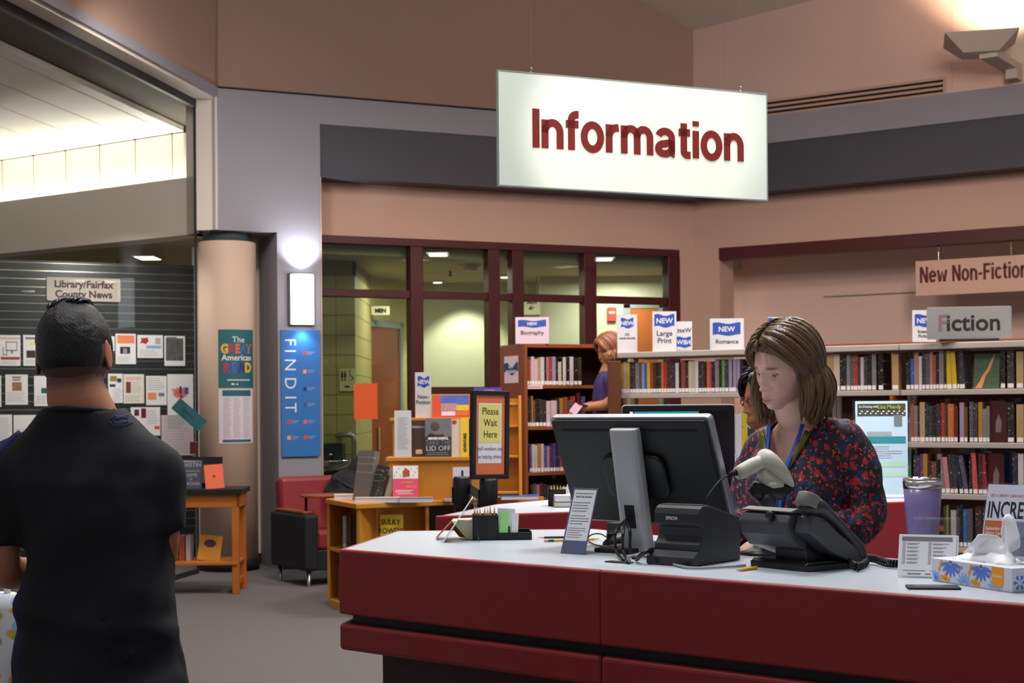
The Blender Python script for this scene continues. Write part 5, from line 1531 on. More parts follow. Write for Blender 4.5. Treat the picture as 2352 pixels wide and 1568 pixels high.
# ================================================================ notice board behind the glass
SW0 = P(447, 800, 15.0)
SWf = frame((SW0.x, SW0.y), BWd); SWn = BWn
sw = thing('slatwall_board', 'dark green slatted notice board behind the glass screen', 'notice board'); sw.matrix_world = SWf
M_slat = mat('slat_dark_green', (31, 39, 42), .35)
M_ins = mat('slat_insert', (140, 142, 132), .25, metal=.9)
slat_me = MB().box((-2.35, 0, 0), (0, .016, .067)).mesh('slat'); ins_me = MB().box((-2.35, .004, 0), (0, .018, .010)).mesh('insert')
for k in range(36):
    o = obj('slat', slat_me, M_slat, sw, bevel=.002); o.location = (0, 0, .10 + k * .077)
    o = obj('groove_insert', ins_me, M_ins, sw); o.location = (0, 0, .10 + k * .077 + .067)
MB().box((-2.35, .018, 0), (0, .06, 2.875)).build('backing', M_blackm, sw)
MB().box((0, -.02, 0), (.05, .08, 3.07)).build('end_post', M_cream, sw)
MB().box((-2.35, -.004, 2.868), (0, .06, 2.885)).build('top_cap', M_slat, sw)
def sheet(label, u0, v0, u1, v1, m=None, name='notice_sheet', cat='notice', off=.0, tilt=0.0):
    """paper sheet pinned on the board at a pixel box"""
    x0, z1 = tpix(SWf, SWn, u0, v0); x1, z0 = tpix(SWf, SWn, u1, v1)
    t = thing(name, label, cat, group='papers on the notice board'); t.matrix_world = SWf @ Matrix.Translation(((x0 + x1) / 2, -.006 - off, z0)) @ Matrix.Rotation(tilt, 4, 'Y')
    W, Hh = x1 - x0, z1 - z0
    s = MB().box((-W / 2, 0, 0), (W / 2, .002, Hh)).build('sheet', m or M_paper, t)
    return s, W, Hh
def pr_(s, W, Hh, rects, m):
    for a, b, c, d in rects:
        printed(s, [(-W / 2 + a * W, b * Hh, -W / 2 + c * W, d * Hh)], m, 0)
def body(s, W, Hh, a, b, c, d, n):
    return printed(s, textlines(-W / 2 + a * W, d * Hh, -W / 2 + c * W, b * Hh, n, .3, random.Random(n)), mat('ink_pale', (170, 170, 172), .8), 0)
s, W, Hh = sheet('white notice with a computer drawing and red bar', -3, 769, 47, 840)
pr_(s, W, Hh, [(.32, .48, .86, .52), (.32, .76, .86, .79), (.32, .5, .36, .78), (.82, .5, .86, .78), (.55, .40, .65, .48), (.18, .36, .22, .60), (.34, .36, .38, .48), (.18, .34, .38, .37)], M_inkgrey)
pr_(s, W, Hh, [(.08, .20, .96, .29)], plain('brick red')); pr_(s, W, Hh, [(.05, .86, .95, .93)], mat('ink_rose', (206, 180, 176), .7)); body(s, W, Hh, .1, .04, .9, .16, 3)
s, W, Hh = sheet('white notice with yellow highlight just left of the man head', 53, 769, 100, 840)
pr_(s, W, Hh, [(.1, .86, .8, .93)], M_inkgrey); pr_(s, W, Hh, [(.3, .68, .85, .76)], mat('hl_yellow', (226, 222, 70), .6)); pr_(s, W, Hh, [(.15, .26, .6, .50)], plain('dark brown')); body(s, W, Hh, .1, .05, .9, .2, 3)
s, W, Hh = sheet('white notice with an orange heading and small dark picture', 265, 766, 312, 836)
pr_(s, W, Hh, [(.08, .68, .93, .95)], mat('hd_orange', (232, 130, 80), .6)); pr_(s, W, Hh, [(.22, .34, .72, .57)], plain('navy')); pr_(s, W, Hh, [(.36, .36, .56, .52)], M_signw); body(s, W, Hh, .1, .05, .9, .26, 5)
s, W, Hh = sheet('white landscape notice with red splash and blue bar', 315, 769, 374, 822)
MB().prismy([(-W * .40, Hh * .62), (-W * .30, Hh * .66), (-W * .16, Hh * .60), (-W * .06, Hh * .74), (-W * .10, Hh * .90), (-W * .24, Hh * .86), (-W * .36, Hh * .88), (-W * .34, Hh * .76)], -.0006, 0).build('print', plain('red'), s)
pr_(s, W, Hh, [(.35, .42, .93, .54)], mat('bar_skyblue', (120, 170, 214), .6)); pr_(s, W, Hh, [(.70, .60, .92, .88)], mat('ink_pale', (170, 170, 172), .8)); body(s, W, Hh, .08, .06, .9, .38, 6)
s, W, Hh = sheet('white framed black and white photograph notice', 377, 771, 425, 840)
pr_(s, W, Hh, [(.07, .17, .92, .92)], mat('photo_bw', (84, 84, 82), .6, var=.9, vscale=22)); pr_(s, W, Hh, [(.1, .90, .6, .97)], M_inkgrey)
s, W, Hh = sheet('narrow white slip right beside the man ear', 250, 772, 263, 806)
body(s, W, Hh, .2, .1, .8, .9, 4)
s, W, Hh = sheet('white schedule notice with a small square collage picture', 12, 860, 64, 929)
pr_(s, W, Hh, [(.30, .46, .73, .75)], mat('collage', (150, 110, 86), .6, var=.8, vscale=30)); pr_(s, W, Hh, [(.3, .88, .7, .94), (.32, .80, .68, .85)], M_inkgrey); body(s, W, Hh, .06, .08, .92, .42, 7)
s, W, Hh = sheet('white notice with teal corner behind the man neck', 78, 863, 125, 932)
pr_(s, W, Hh, [(.35, .42, .9, .60)], M_teal); body(s, W, Hh, .1, .06, .8, .36, 5)
s, W, Hh = sheet('thin white notice at the left picture edge', -12, 862, 3, 934)
body(s, W, Hh, .1, .1, .9, .9, 8)
s, W, Hh = sheet('open newsletter page with green photo beside the man', 248, 858, 282, 925)
pr_(s, W, Hh, [(.12, .74, .60, .92)], plain('olive')); pr_(s, W, Hh, [(.62, .7, .9, .84), (.1, .55, .5, .64)], plain('navy')); body(s, W, Hh, .3, .05, .95, .5, 9)
s, W, Hh = sheet('newsletter page with pink heading and portrait photo', 283, 859, 331, 926, mat('page_cream', (222, 218, 206), .7))
pr_(s, W, Hh, [(.12, .80, .85, .91)], mat('hd_pink', (228, 180, 172), .7)); pr_(s, W, Hh, [(.12, .36, .36, .74)], plain('brown')); body(s, W, Hh, .42, .36, .9, .74, 6); body(s, W, Hh, .08, .06, .9, .28, 3)
s, W, Hh = sheet('white notice with an orange square and a bird', 335, 863, 383, 930)
pr_(s, W, Hh, [(.08, .18, .50, .43)], mat('sq_peach', (226, 140, 100), .6)); pr_(s, W, Hh, [(.60, .30, .88, .42)], M_inkgrey); body(s, W, Hh, .06, .5, .92, .95, 6)
s, W, Hh = sheet('tall white poster with a pink splash emblem', 384, 859, 444, 985)
b = MB(); pts = []
for i in range(28):
    a = 2 * PI * i / 28; rad = W * (.34 if i % 2 else .24)
    pts.append((rad * math.cos(a), Hh * .66 + rad * .75 * math.sin(a)))
b.prismy(pts, -.0006, 0); b.build('print', mat('splash_pink', (214, 104, 122), .6), s)
pr_(s, W, Hh, [(.46, .64, .55, .78), (.5, .56, .58, .62)], plain('maroon')); pr_(s, W, Hh, [(.66, .64, .82, .76)], plain('blue')); pr_(s, W, Hh, [(.16, .70, .30, .74)], plain('yellow'))
s, W, Hh = sheet('white leaflet lowest at the left edge of the board', -4, 952, 28, 1021); body(s, W, Hh, .1, .08, .9, .9, 12)
s, W, Hh = sheet('white leaflet behind the man left shoulder', 31, 953, 84, 1030); body(s, W, Hh, .1, .1, .9, .6, 8)
s, W, Hh = sheet('dull leaflet half hidden by the man shoulder', 85, 953, 125, 1030, mat('page_dull', (176, 172, 170), .7)); body(s, W, Hh, .1, .1, .9, .7, 8)
s, W, Hh = sheet('white notice with tilted red pictures behind right shoulder', 300, 935, 368, 1000)
pr_(s, W, Hh, [(.12, .70, .28, .92), (.35, .62, .52, .96)], plain('maroon')); pr_(s, W, Hh, [(.80, .22, .98, .34)], plain('orange')); body(s, W, Hh, .55, .4, .95, .9, 6)
s, W, Hh = sheet('large pinkish text notice beside the column', 370, 953, 445, 1045, mat('page_pinkish', (198, 184, 190), .7)); body(s, W, Hh, .1, .06, .9, .94, 14)
x0, z1 = tpix(SWf, SWn, 106, 636); x1, z0 = tpix(SWf, SWn, 276, 694)
t = thing('news_board_sign', 'grey rounded sign reading Library/Fairfax County News', 'sign'); t.matrix_world = SWf @ Matrix.Translation(((x0 + x1) / 2, -.02, z0))
W, Hh = x1 - x0, z1 - z0
MB().prismy(rrect(W, Hh, .02), 0, .012).build('plate', mat('sign_grey', (176, 168, 158), .5), t, bevel=.002)
text(t, 'Library/Fairfax', Hh * .42, mat('ink_brown', (58, 36, 36), .6), 0, -.001, Hh * .58, bold=.003, sx=1.0)
text(t, 'County News', Hh * .42, mat('ink_brown', (58, 36, 36), .6), 0, -.001, Hh * .16, bold=.003, sx=1.0)
# teal tag stuck on the glass and the red latch
pg = onpl(434, 952, LWf.translation - LWn * .18, LWn)
t = thing('glass_sticker', 'teal strip sign stuck slantwise on the glass screen', 'sticker', pg, rot=(0, math.radians(42), math.radians(15)))
MB().box((-.155, -.02, -.06), (.155, -.017, .06)).build('strip', mat('sticker_teal', (24, 84, 96), .5), t)
printed(t, textlines(-.07, .012, .08, -.012, 2, .4), M_ink, -.0201)
pg = onpl(445, 1042, LWf.translation - LWn * .17, LWn)
t = thing('glass_latch', 'dark red latch block on the edge of the glass', 'latch', pg, math.radians(15))
MB().box((-.034, -.025, 0), (.034, .0, .11)).build('block', mat('latch_red', (74, 18, 18), .4), t, bevel=.004)
MB().tube([(0, -.03, .005), (0, -.03, -.12)], .006, 8).build('bolt', M_chrome, t)

# ================================================================ left display table
p1 = onz(555, 1123, .835); 
tbx = p1.x; tby = p1.y
tt = thing('display_table', 'narrow oak display table with a black top and low shelf', 'table', (tbx, tby, 0), math.radians(2))
Wt, Dt = 1.25, .50
MB().box((-Wt, 0, .795), (0, Dt, .835)).build('table_top', M_blackm, tt, bevel=.003)
MB().box((-Wt + .03, .03, .69), (-.022, .055, .795)).box((-.047, .03, .69), (-.022, Dt - .03, .795)).box((-Wt + .03, Dt - .055, .69), (-.022, Dt - .03, .795)).build('apron', M_tablewood, tt, bevel=.003)
for x in (-.085, -Wt + .03):
    for y in (.03, Dt - .085):
        MB().box((x, y, 0), (x + .055, y + .055, .70)).build('leg', M_tablewood, tt, bevel=.003)
MB().box((-Wt + .03, .02, .232), (-.04, Dt - .03, .255)).build('shelf', M_tablewood, tt, bevel=.003)
for x in (-.075, -Wt + .04):
    MB().box((x, .085, .06), (x + .03, Dt - .085, .11)).build('stretcher', M_tablewood, tt, bevel=.003)
def on_table(u, v1, d):
    return P(u, v1, d)
dT = tby + .12
r = facebook('dark blue fantasy novel with silver lettering on the left table', Vector((P(438, 1110, dT).x, dT, .836)), px(48, dT), px(66, dT), .03, 'slate', (-.15, 0, .05))
ht = px(66, dT)
for i, (s_, zf, sz) in enumerate((('MARTIN', .76, .20), ('GAME', .42, .17), ('OF', .30, .10), ('THRONES', .12, .15))):
    text(r, s_, ht * sz, mat('silver_ink', (150, 156, 170), .5), 0, -.001, ht * zf, sx=.95)
MB().box((-.07, -.001, ht * .60), (.07, 0, ht * .63)).build('print', mat('gold_ink', (150, 140, 100), .4, metal=.4), r)
ht = px(56, dT)
r = facebook('orange-red book leaning on the left table', Vector((P(494, 1113, dT - .02).x, dT - .02, .836)), px(42, dT), ht, .025, 'coral', (-.2, math.radians(-5), .15), M_c=mat('cover_salmon', (224, 104, 72), .45))
MB().prismy([(-.012, ht * .47), (.0, ht * .50), (.012, ht * .46), (.010, ht * .54), (-.010, ht * .55)], -.001, 0).build('cover_art', M_ink, r)
t = thing('book_easel', 'black book rack behind the books on the left table', 'rack', (P(462, 1060, dT + .1).x, dT + .11, .836))
MB().box((-.20, 0, 0), (.17, .012, .04)).box((-.20, .0, .19), (.17, .012, .25)).build('rail', M_blackm, t)
for x in (-.19, .15):
    MB().box((x, .002, .04), (x + .012, .010, .19)).build('upright', M_blackm, t)
dS = tby + .16
ht = px(58, dS)
r = facebook('golden yellow picture book on the low table shelf', Vector((P(478, 1283, dS).x, dS, .256)), px(52, dS), ht, .02, 'ochre', (-.18, math.radians(5), -.05), M_c=mat('cover_gold', (202, 140, 44), .35))
b = MB(); b.prismy([(-.05 + .05 * math.cos(a) + .05, ht * .68 + .032 * math.sin(a)) for a in [2 * PI * i / 16 for i in range(16)]], -.001, 0); b.build('cover_art', plain('plum'), r)
for i, (u, c, w_) in enumerate(((402, 'brown', 20), (418, 'rust', 16), (432, 'pale grey', 12))):
    book('%s book upright at the left on the low table shelf' % c, frame((P(u, 1283, dS).x, dS), (1, 0)), 0, 0, .256, px(w_, dS) * .8, .20, .14, c, 0, 'books on the low table shelf', False)

# ================================================================ armchair with tablet arm
p = onz(690, 1350, 0)
ch = thing('armchair', 'maroon armchair with black sides and a swivel tablet', 'armchair', (p.x + .04, p.y + .0, 0), math.radians(33))
M_leather = mat('maroon_leather', (128, 40, 46), .42, bump=.08, bscale=120, var=.06, vscale=6)
M_navyf = mat('black_upholstery', (20, 21, 28), .6, bump=.1, bscale=300)
# local: front to -y, near arm on -x
MB().box((0, 0, .13), (.13, .70, .60)).build('arm_panel', M_navyf, ch, bevel=.03, seg=3)
MB().box((.66, 0, .13), (.79, .70, .60)).build('arm_panel', M_navyf, ch, bevel=.03, seg=3)
for x in (.0, .66):
    MB().box((x + .01, .05, .60), (x + .12, .62, .622)).build('arm_cap', M_wood, ch, bevel=.006)
MB().box((.13, .02, .30), (.66, .58, .46)).build('seat_cushion', M_leather, ch, bevel=.035, seg=3)
MB().box((.13, .03, .13), (.66, .64, .30)).build('seat_base', M_navyf, ch, bevel=.01)
bk = Matrix.Translation((.395, .60, .42)) @ Matrix.Rotation(-.14, 4, 'X')
MB().box((-.33, -.05, -.06), (.33, .11, .47), bk).build('backrest', M_leather, ch, bevel=.045, seg=3)
for x, y in ((.06, .06), (.06, .62), (.73, .06), (.73, .62)):
    lg = MB().lathe([(.014, 0), (.012, .004), (.022, .13)], 14, (x, y, 0)).build('leg', mat('chrome_leg', (160, 162, 166), .25, metal=.9), ch, True)
MB().lathe([(.012, .60), (.012, .73)], 12, (.06, .10, 0)).build('tablet_post', M_black, ch, True)
tp = [(.22 + .21 * math.cos(a) + (.0 if math.cos(a) > 0 else 0), .08 + .15 * math.sin(a)) for a in [2 * PI * i / 28 for i in range(28)]]
MB().prism(tp, .735, .757).build('tablet', M_wood, ch, bevel=.006)
# dark jacket draped over the next seat
t = thing('jacket', 'crumpled black jacket heaped over the far arm of the armchair', 'jacket', ch.matrix_basis @ Vector((.69, .42, .623)))
b = MB()
for c_, r_ in (((0, 0, .10), (.24, .20, .11)), ((-.05, 0, .20), (.18, .15, .12)), ((.10, .02, .18), (.18, .16, .13)), ((.02, -.02, .32), (.09, .08, .11)), ((.06, 0, .38), (.045, .05, .09)), ((-.16, .02, .14), (.11, .12, .11)), ((.18, 0, .10), (.10, .12, .10))):
    b.ball(c_, r_, 16, 10)
me = remesh(b, .022, 4)
for v in me.vertices:
    n_ = noise.noise_vector(v.co * 9) * .022 + noise.noise_vector(v.co * 22) * .010
    if v.co.z > .03:
        v.co += n_
obj('folds', me, mat('jacket_black', (26, 24, 27), .8), t, True)
MB().tube([(-.16, -.10, .24), (-.05, -.17, .18), (.08, -.19, .12), (.16, -.14, .08)], .012, 8).build('sleeve_cuff', mat('jacket_black2', (40, 38, 42), .8), t, True)

# ================================================================ oak book island
Q1, Q2, Q3 = onz(747, 1145, .80), onz(818, 1157, .80), onz(1250, 1140, .80)
isl = thing('book_island', 'tiered honey oak display island for new books', 'display', (Q2.x, Q2.y, 0))
def q2(v): return (v.x - Q2.x, v.y - Q2.y)
Q4 = Q3 + Vector((-.34, .14, 0)); Q5 = Q1 + Vector((.35, .75, 0))
top = [q2(Q1), q2(Q2), q2(Q3), q2(Q4), q2(Q5)]
MB().prism(top, .765, .80).build('lower_top', M_oak, isl, bevel=.004)
ins_ = inset(top, .02)
MB().prism(ins_, .0, .06).build('plinth', M_oak, isl, bevel=.003)
def upright(a, b, th, z0, z1, nm, m=None):
    a, b = Vector(a[:2]), Vector(b[:2]); e = (b - a).normalized(); nn = Vector((-e.y, e.x)) * th / 2
    return MB().prism([tuple(a - nn), tuple(b - nn), tuple(b + nn), tuple(a + nn)], z0, z1).build(nm, m or M_oak, isl, bevel=.002)
i1, i2, i3, i4, i5 = [Vector(x) for x in ins_]
cen = Vector((.7, .55))
upright(i1, i1 + (i5 - i1) * .9, .024, .06, .765, 'side_panel')
upright(i2, i2 + Vector((.16, .36)), .024, .06, .765, 'side_panel')
fdir = (i3 - i2).normalized()
xm = i2 + (i3 - i2) * ((978 - 818) / (1250 - 818))
upright(xm, xm + Vector((-.05, .40)), .024, .06, .765, 'side_panel')
upright(i3, i3 + Vector((-.20, .08)), .024, .06, .765, 'side_panel')
upright(i1 + Vector((.13, .30)), i2 + Vector((.08, .30)), .02, .06, .765, 'back_panel')
upright(i2 + Vector((.1, .20)), xm + Vector((-.02, .20)), .02, .06, .765, 'back_panel')
upright(xm + Vector((-.02, .30)), i3 + Vector((-.30, .09)), .02, .06, .765, 'back_panel', mat('dark_back_wood', (52, 28, 16), .6))
MB().prism([tuple(i1), tuple(i2), tuple(i2 + Vector((.1, .3))), tuple(i1 + Vector((.13, .3)))], .42, .444).build('shelf', M_oak, isl, bevel=.002)
for z in (.66, .55, .44):
    a = i2 + Vector((.19, .188)); b_ = xm + Vector((-.08, .188))
    MB().prism([tuple(a), tuple(b_), tuple(b_ + Vector((0, .012))), tuple(a + Vector((0, .012)))], z, z + .018).build('slot_rail', M_oak, isl, bevel=.002)
# tiers
ua, ub = P(893, 1100, 11.0), P(1112, 1100, 11.1)
MB().box((ua.x - Q2.x, 11.0 - Q2.y, .80), (ub.x - Q2.x, 11.0 - Q2.y + .24, 1.085)).build('middle_tier', M_oak, isl)
MB().box((ua.x - Q2.x - .02, 11.0 - Q2.y - .02, 1.085), (ub.x - Q2.x + .02, 11.0 - Q2.y + .26, 1.113)).build('middle_top', M_oak, isl, bevel=.003)
MB().box((ua.x - Q2.x + .02, 11.0 - Q2.y + .14, 1.113), (ub.x - Q2.x, 11.0 - Q2.y + .24, 1.372)).build('upper_tier', M_oak, isl)
MB().box((ua.x - Q2.x + .0, 11.0 - Q2.y + .12, 1.372), (ub.x - Q2.x + .02, 11.0 - Q2.y + .30, 1.395)).build('upper_top', M_oak, isl, bevel=.003)
MB().box((ua.x - Q2.x + px(48, 11), 11.0 - Q2.y - .003, .81), (ua.x - Q2.x + px(49, 11), 11.0 - Q2.y, 1.08)).build('panel_joint', mat('oak_joint', (140, 92, 30), .5), isl)
IG = 'books on the oak island'
def fb(label, u0, v0, u1, v1, d, z, c=None, tilt=-.18, rz=0.0, t_=.025, M_c=None, roll=0.0, group=IG):
    W, Hh = px(u1 - u0, d) / math.cos(rz), px(v1 - v0, d) / math.cos(tilt)
    r = facebook(label, Vector((P((u0 + u1) / 2, v1, d).x, d, z + .001)), W, Hh, t_, c or 'grey', (tilt, roll, rz), group, M_c=M_c)
    return r, W, Hh
# lower tier (z .80)
r, W, Hh = fb('pink and white book with a city drawing on the lower tier', 902, 1056, 960, 1138, 10.85, .80, M_c=mat('cover_hotpink', (214, 72, 112), .42))
MB().box((-W / 2, -.001, Hh * .64), (W / 2, 0, Hh)).build('cover_art', M_signw, r)
b = MB()
for i in range(12):
    xx = -W * .45 + W * .9 * i / 11
    b.box((xx, -.0016, Hh * (.70 + .1 * (i % 3))), (xx + .005, -.001, Hh * (.74 + .1 * (i % 3))))
b.build('cover_art', M_teal, r)
MB().prismy([(-.02, Hh * .68), (.03, Hh * .70), (.03, Hh * .86), (.0, Hh * .94), (-.02, Hh * .84)], -.0022, -.001).build('cover_art', plain('rust'), r)
text(r, 'SICKNESS', Hh * .095, mat('gold_print', (226, 170, 90), .5), W * .08, -.001, Hh * .50, sx=.9)
text(r, 'HEALTH', Hh * .095, mat('gold_print', (226, 170, 90), .5), W * .22, -.001, Hh * .38, sx=.8)
printed(r, [(-W * .4, Hh * .30, W * .3, Hh * .32), (-W * .4, Hh * .26, W * .2, Hh * .28), (-W * .3, Hh * .21, W * .3, Hh * .23), (-W * .2, Hh * .10, W * .2, Hh * .12)], M_pages, -.0001)
LT = frame((P(868, 1135, 10.95).x, 10.95), (1, 0))
book('tall grey book leaning at the left of the lower tier', frame((P(852, 1135, 10.98).x, 10.98), Vector((.8, .6, 0))), 0, 0, .801, .045, .36, .22, 'grey', .16, IG, False, 1)
book('black and red spined book leaning beside the pink one', frame((P(866, 1135, 10.88).x, 10.88), Vector((.92, .4, 0))), 0, 0, .801, .055, .26, .17, 'charcoal', .28, IG, False, 1)
book('cream-paged book leaning against the pink book', frame((P(888, 1135, 10.9).x, 10.9), Vector((.92, .4, 0))), 0, 0, .801, .04, .24, .17, 'cream', .30, IG, False, 1)
def lying(label, u0, u1, v, d, t_, c, rz, dp=.17, z=.80, group=IG):
    W = px(u1 - u0, d)
    r = thing('book', label, 'book', Vector((P((u0 + u1) / 2, v, d).x, d, z + .001)), rz, group)
    MB().box((-W / 2, 0, 0), (W / 2, dp, .003)).box((-W / 2, 0, t_ - .003), (W / 2, dp, t_)).box((-W / 2, 0, .003), (-W / 2 + .003, dp, t_ - .003)).build('cover', plain(c), r)
    ubox('pages', (-W / 2 + .003, .003, .003), (W / 2 - .004, dp - .003, t_ - .003), M_signw, r)
    return r
lying('flat white book at the left corner of the island', 768, 850, 1138, 11.15, .035, 'white', .12)
lying('flat white book lying in front of the pink book', 815, 918, 1150, 10.75, .035, 'pale grey', .05, .13)
lying('flat grey-green covered book right of the pink book', 916, 992, 1152, 10.72, .035, 'grey', -.05, .13)
lying('flat white leaflet pile under the stanchion belt', 1020, 1075, 1148, 10.85, .015, 'lavender', .1, .14)
lying('flat blue and orange book on the right of the island', 1150, 1238, 1140, 10.95, .030, 'blue', .04, .14)
r, W, Hh = fb('white and violet book with a tiny standing figure', 1040, 1062, 1084, 1140, 10.85, .80, M_c=mat('cover_mist', (186, 184, 198), .45))
MB().box((-W / 2, -.001, 0), (W / 2, 0, Hh * .66)).build('cover_art', plain('plum'), r)
MB().box((-.008, -.001, Hh * .72), (.008, 0, Hh * .90)).build('cover_art', M_ink, r)
# middle tier (z 1.113)
dM = 10.99
r, W, Hh = fb('dark portrait book titled Take the Lid Off', 976, 960, 1037, 1048, dM, 1.113, M_c=mat('cover_darkgrey', (44, 46, 50), .4))
MB().box((-W * .5, -.001, Hh * .52), (W * .5, 0, Hh)).build('cover_art', mat('cover_photo', (96, 100, 106), .5, var=.35, vscale=14), r)
b = MB(); b.ball((-W * .12, -.001, Hh * .80), (W * .17, .002, Hh * .13), 16, 10); b.prismy([(-W * .42, Hh * .52), (W * .25, Hh * .52), (W * .12, Hh * .66), (-W * .3, Hh * .66)], -.002, -.001)
b.build('cover_art', mat('portrait_tone', (70, 62, 58), .6), r, True)
text(r, 'SMOKIE NORFUL', Hh * .085, M_signw, 0, -.0012, Hh * .45, bold=.0012, sx=.8)
text(r, 'TAKE THE', Hh * .17, mat('ink_mid', (110, 112, 116), .6), 0, -.0012, Hh * .31, sx=.85)
text(r, 'LID OFF', Hh * .18, mat('ink_light', (176, 178, 182), .6), 0, -.0012, Hh * .16, sx=1.0)
printed(r, [(-W * .4, Hh * .10, W * .35, Hh * .115), (-W * .42, Hh * .05, W * .4, Hh * .065)], M_inkgrey, -.0001)
r, W, Hh = fb('dark brown book between the white list and the portrait book', 946, 962, 976, 1046, dM + .02, 1.113, 'dark brown')
MB().box((-W * .2, -.001, Hh * .08), (W * .3, 0, Hh * .2)).build('cover_art', plain('tan'), r)
r, W, Hh = fb('beige book with a red emblem beside the portrait book', 1037, 960, 1059, 1046, dM + .01, 1.113, 'beige', M_c=plain('beige'))
b = MB(); b.ball((-W * .2, 0, Hh * .92), (.018, .002, .018), 12, 6); b.build('cover_art', plain('red'), r)
r, W, Hh = fb('bright yellow narrow book with black spine writing', 1058, 957, 1077, 1046, dM, 1.113, 'yellow', M_c=plain('yellow'))
text(r, 'ADVENTURES', W * .5, M_ink, W * .2, -.001, Hh * .12, 'LEFT', .001, .75, rot=Matrix.Rotation(-PI / 2, 4, 'Y'))
r, W, Hh = fb('dark navy book at the right end of middle tier', 1076, 960, 1100, 1046, dM + .02, 1.113, 'navy', M_c=plain('navy'))
MB().box((-W * .3, -.001, Hh * .62), (W * .3, 0, Hh * .70)).build('cover_art', plain('olive'), r)
o, W, Hh = sign_panel('reading_list_stand', 'white upright list in a clear stand on the middle tier', 'sign', 906, 938, 945, 1045, 10.99, M_paper, .003, tilt=-.05)
o.location.z = 1.114
printed(o, textlines(-W * .32, Hh * .86, W * .36, Hh * .16, 22, .3, random.Random(8)), mat('ink_pale', (170, 170, 172), .8), 0)
MB().box((-W / 2 - .003, -.004, 0), (W / 2 + .003, -.002, Hh + .004)).build('clear_front', M_clear, o)
MB().box((-W / 2, .003, 0), (W / 2, .06, .003)).build('foot', M_clear, o)
# upper tier (z 1.395)
t = shelf_sign('narrow white card sign reading NEW Non-Fiction', 954, 854, 991, 958, None, None, 0, [('Non-\nFiction', .42, .12)], (.15, .88, .66, .92), d=11.18)
t.location.z = 1.396
r, W, Hh = fb('orange and blue travel guide with a city panorama', 992, 905, 1084, 957, 11.16, 1.395, M_c=mat('cover_travel', (196, 74, 44), .4))
MB().box((-W * .28, -.001, Hh * .28), (W * .42, 0, Hh * .97)).build('cover_art', mat('cover_sky', (72, 96, 176), .5, var=.4, vscale=10), r)
MB().box((-W * .28, -.0018, Hh * .30), (W * .12, -.001, Hh * .62)).build('cover_art', mat('cover_town', (170, 130, 130), .5, var=.5, vscale=40), r)
MB().box((W * .12, -.0018, Hh * .30), (W * .42, -.001, Hh * .55)).build('cover_art', plain('yellow'), r)
MB().box((-W * .26, -.0018, Hh * .08), (W * .08, -.001, Hh * .27)).build('cover_art', plain('pale pink'), r)
MB().box((W * .08, -.0018, Hh * .08), (W * .42, -.001, Hh * .27)).build('cover_art', plain('orange'), r)
r, W, Hh = fb('purple-blue book at the right end of the top tier', 1088, 889, 1152, 957, 11.2, 1.395, M_c=mat('cover_violet', (74, 60, 150), .4, var=.4, vscale=12))
MB().box((-W * .1, -.001, Hh * .80), (W * .25, 0, Hh * .92)).build('cover_art', plain('rose'), r)
# in the cubbies
r, W, Hh = fb('yellow book titled Sulky Rowdy Rude in the island front', 873, 1176, 926, 1256, 10.85, .44, M_c=mat('cover_lemon', (230, 204, 44), .45), tilt=-.12)
r.location.z = .46
for i, s_ in enumerate(('SULKY', 'ROWDY', 'RUDE?')):
    text(r, s_, Hh * .21, M_ink, -W * .04, -.001, Hh * (.72 - .25 * i), bold=.001, sx=.9)
for i, (u, c) in enumerate(((784, 'pale grey'), (795, 'brown'), (804, 'dark brown'), (813, 'tan'))):
    book('%s book, %s from left in the island end shelf' % (c, ordn(i)), frame((P(u, 1250, 11.15).x, 11.12), Vector((.9, -.44, 0))), 0, .05, .446, .028, .235, .15, c, 0, 'books in the island end shelf', i == 0)
book('brown book on the bottom shelf at the island end', frame((P(772, 1320, 11.15).x, 11.15), Vector((.9, -.44, 0))), 0, .05, .061, .03, .24, .15, 'brown', 0, 'books in the island end shelf', False)

# ---- oak step rack beside the island
stp = thing('step_rack', 'sloped honey oak step rack standing on the island', 'rack', (P(1170, 1120, 11.0).x, 10.98, .801))
k = 11.0 / F
zt_ = P(1170, 908, 11.0).z - .801
prf = [(0, 0), (.30, 0), (.12, zt_), (.09, zt_)]
for x in (-.16, .07):
    MB().prism([(x, 0), (x + .022, 0), (x + .022, .02), (x, .02)], 0, .01).prismx([(0, 0), (.26, 0), (.14, zt_), (.11, zt_)], x, x + .022).build('side_board', M_oak, stp, bevel=.002)
for z in (.04, .30, .52, .68):
    yy = .02 + .11 * z / zt_
    MB().box((-.138, yy, z), (.07, .20, z + .016)).build('step', M_oak, stp, bevel=.002)
MB().prismx([(.20, .02), (.215, .02), (.135, zt_ - .02), (.125, zt_ - .02)], -.138, .07).build('back_board', M_oak, stp)

# ================================================================ stanchions with the wait sign
def stanchion(u, vtop, d, label):
    p = P(u, vtop, d)
    t = thing('stanchion', label, 'stanchion', (p.x, d, 0), 0, 'belt stanchions')
    MB().lathe([(.17, 0), (.17, .012), (.15, .025), (.035, .035)], 32).build('foot', M_blackm, t, True)
    MB().lathe([(.034, .03), (.034, p.z - .16)], 24).build('post', M_blackm, t, True)
    MB().lathe([(.040, p.z - .16), (.042, p.z - .155), (.042, p.z - .01), (.036, p.z)], 24).build('belt_head', M_black, t, True)
    MB().box((-.048, -.012, p.z - .13), (-.040, .012, p.z - .05)).build('belt_clip', M_black, t, bevel=.002)
    return t
s1 = stanchion(1060, 1094, 7.5, 'left black belt stanchion without a sign')
s2 = stanchion(1122, 1098, 6.92, 'black belt stanchion under the wait sign')
bl_ = MB().prismy([(-.12, 0), (.12, 0)], 0, .001) if False else MB()
a = s1.location + Vector((.04, 0, 0)); b_ = s2.location + Vector((-.04, 0, 0))
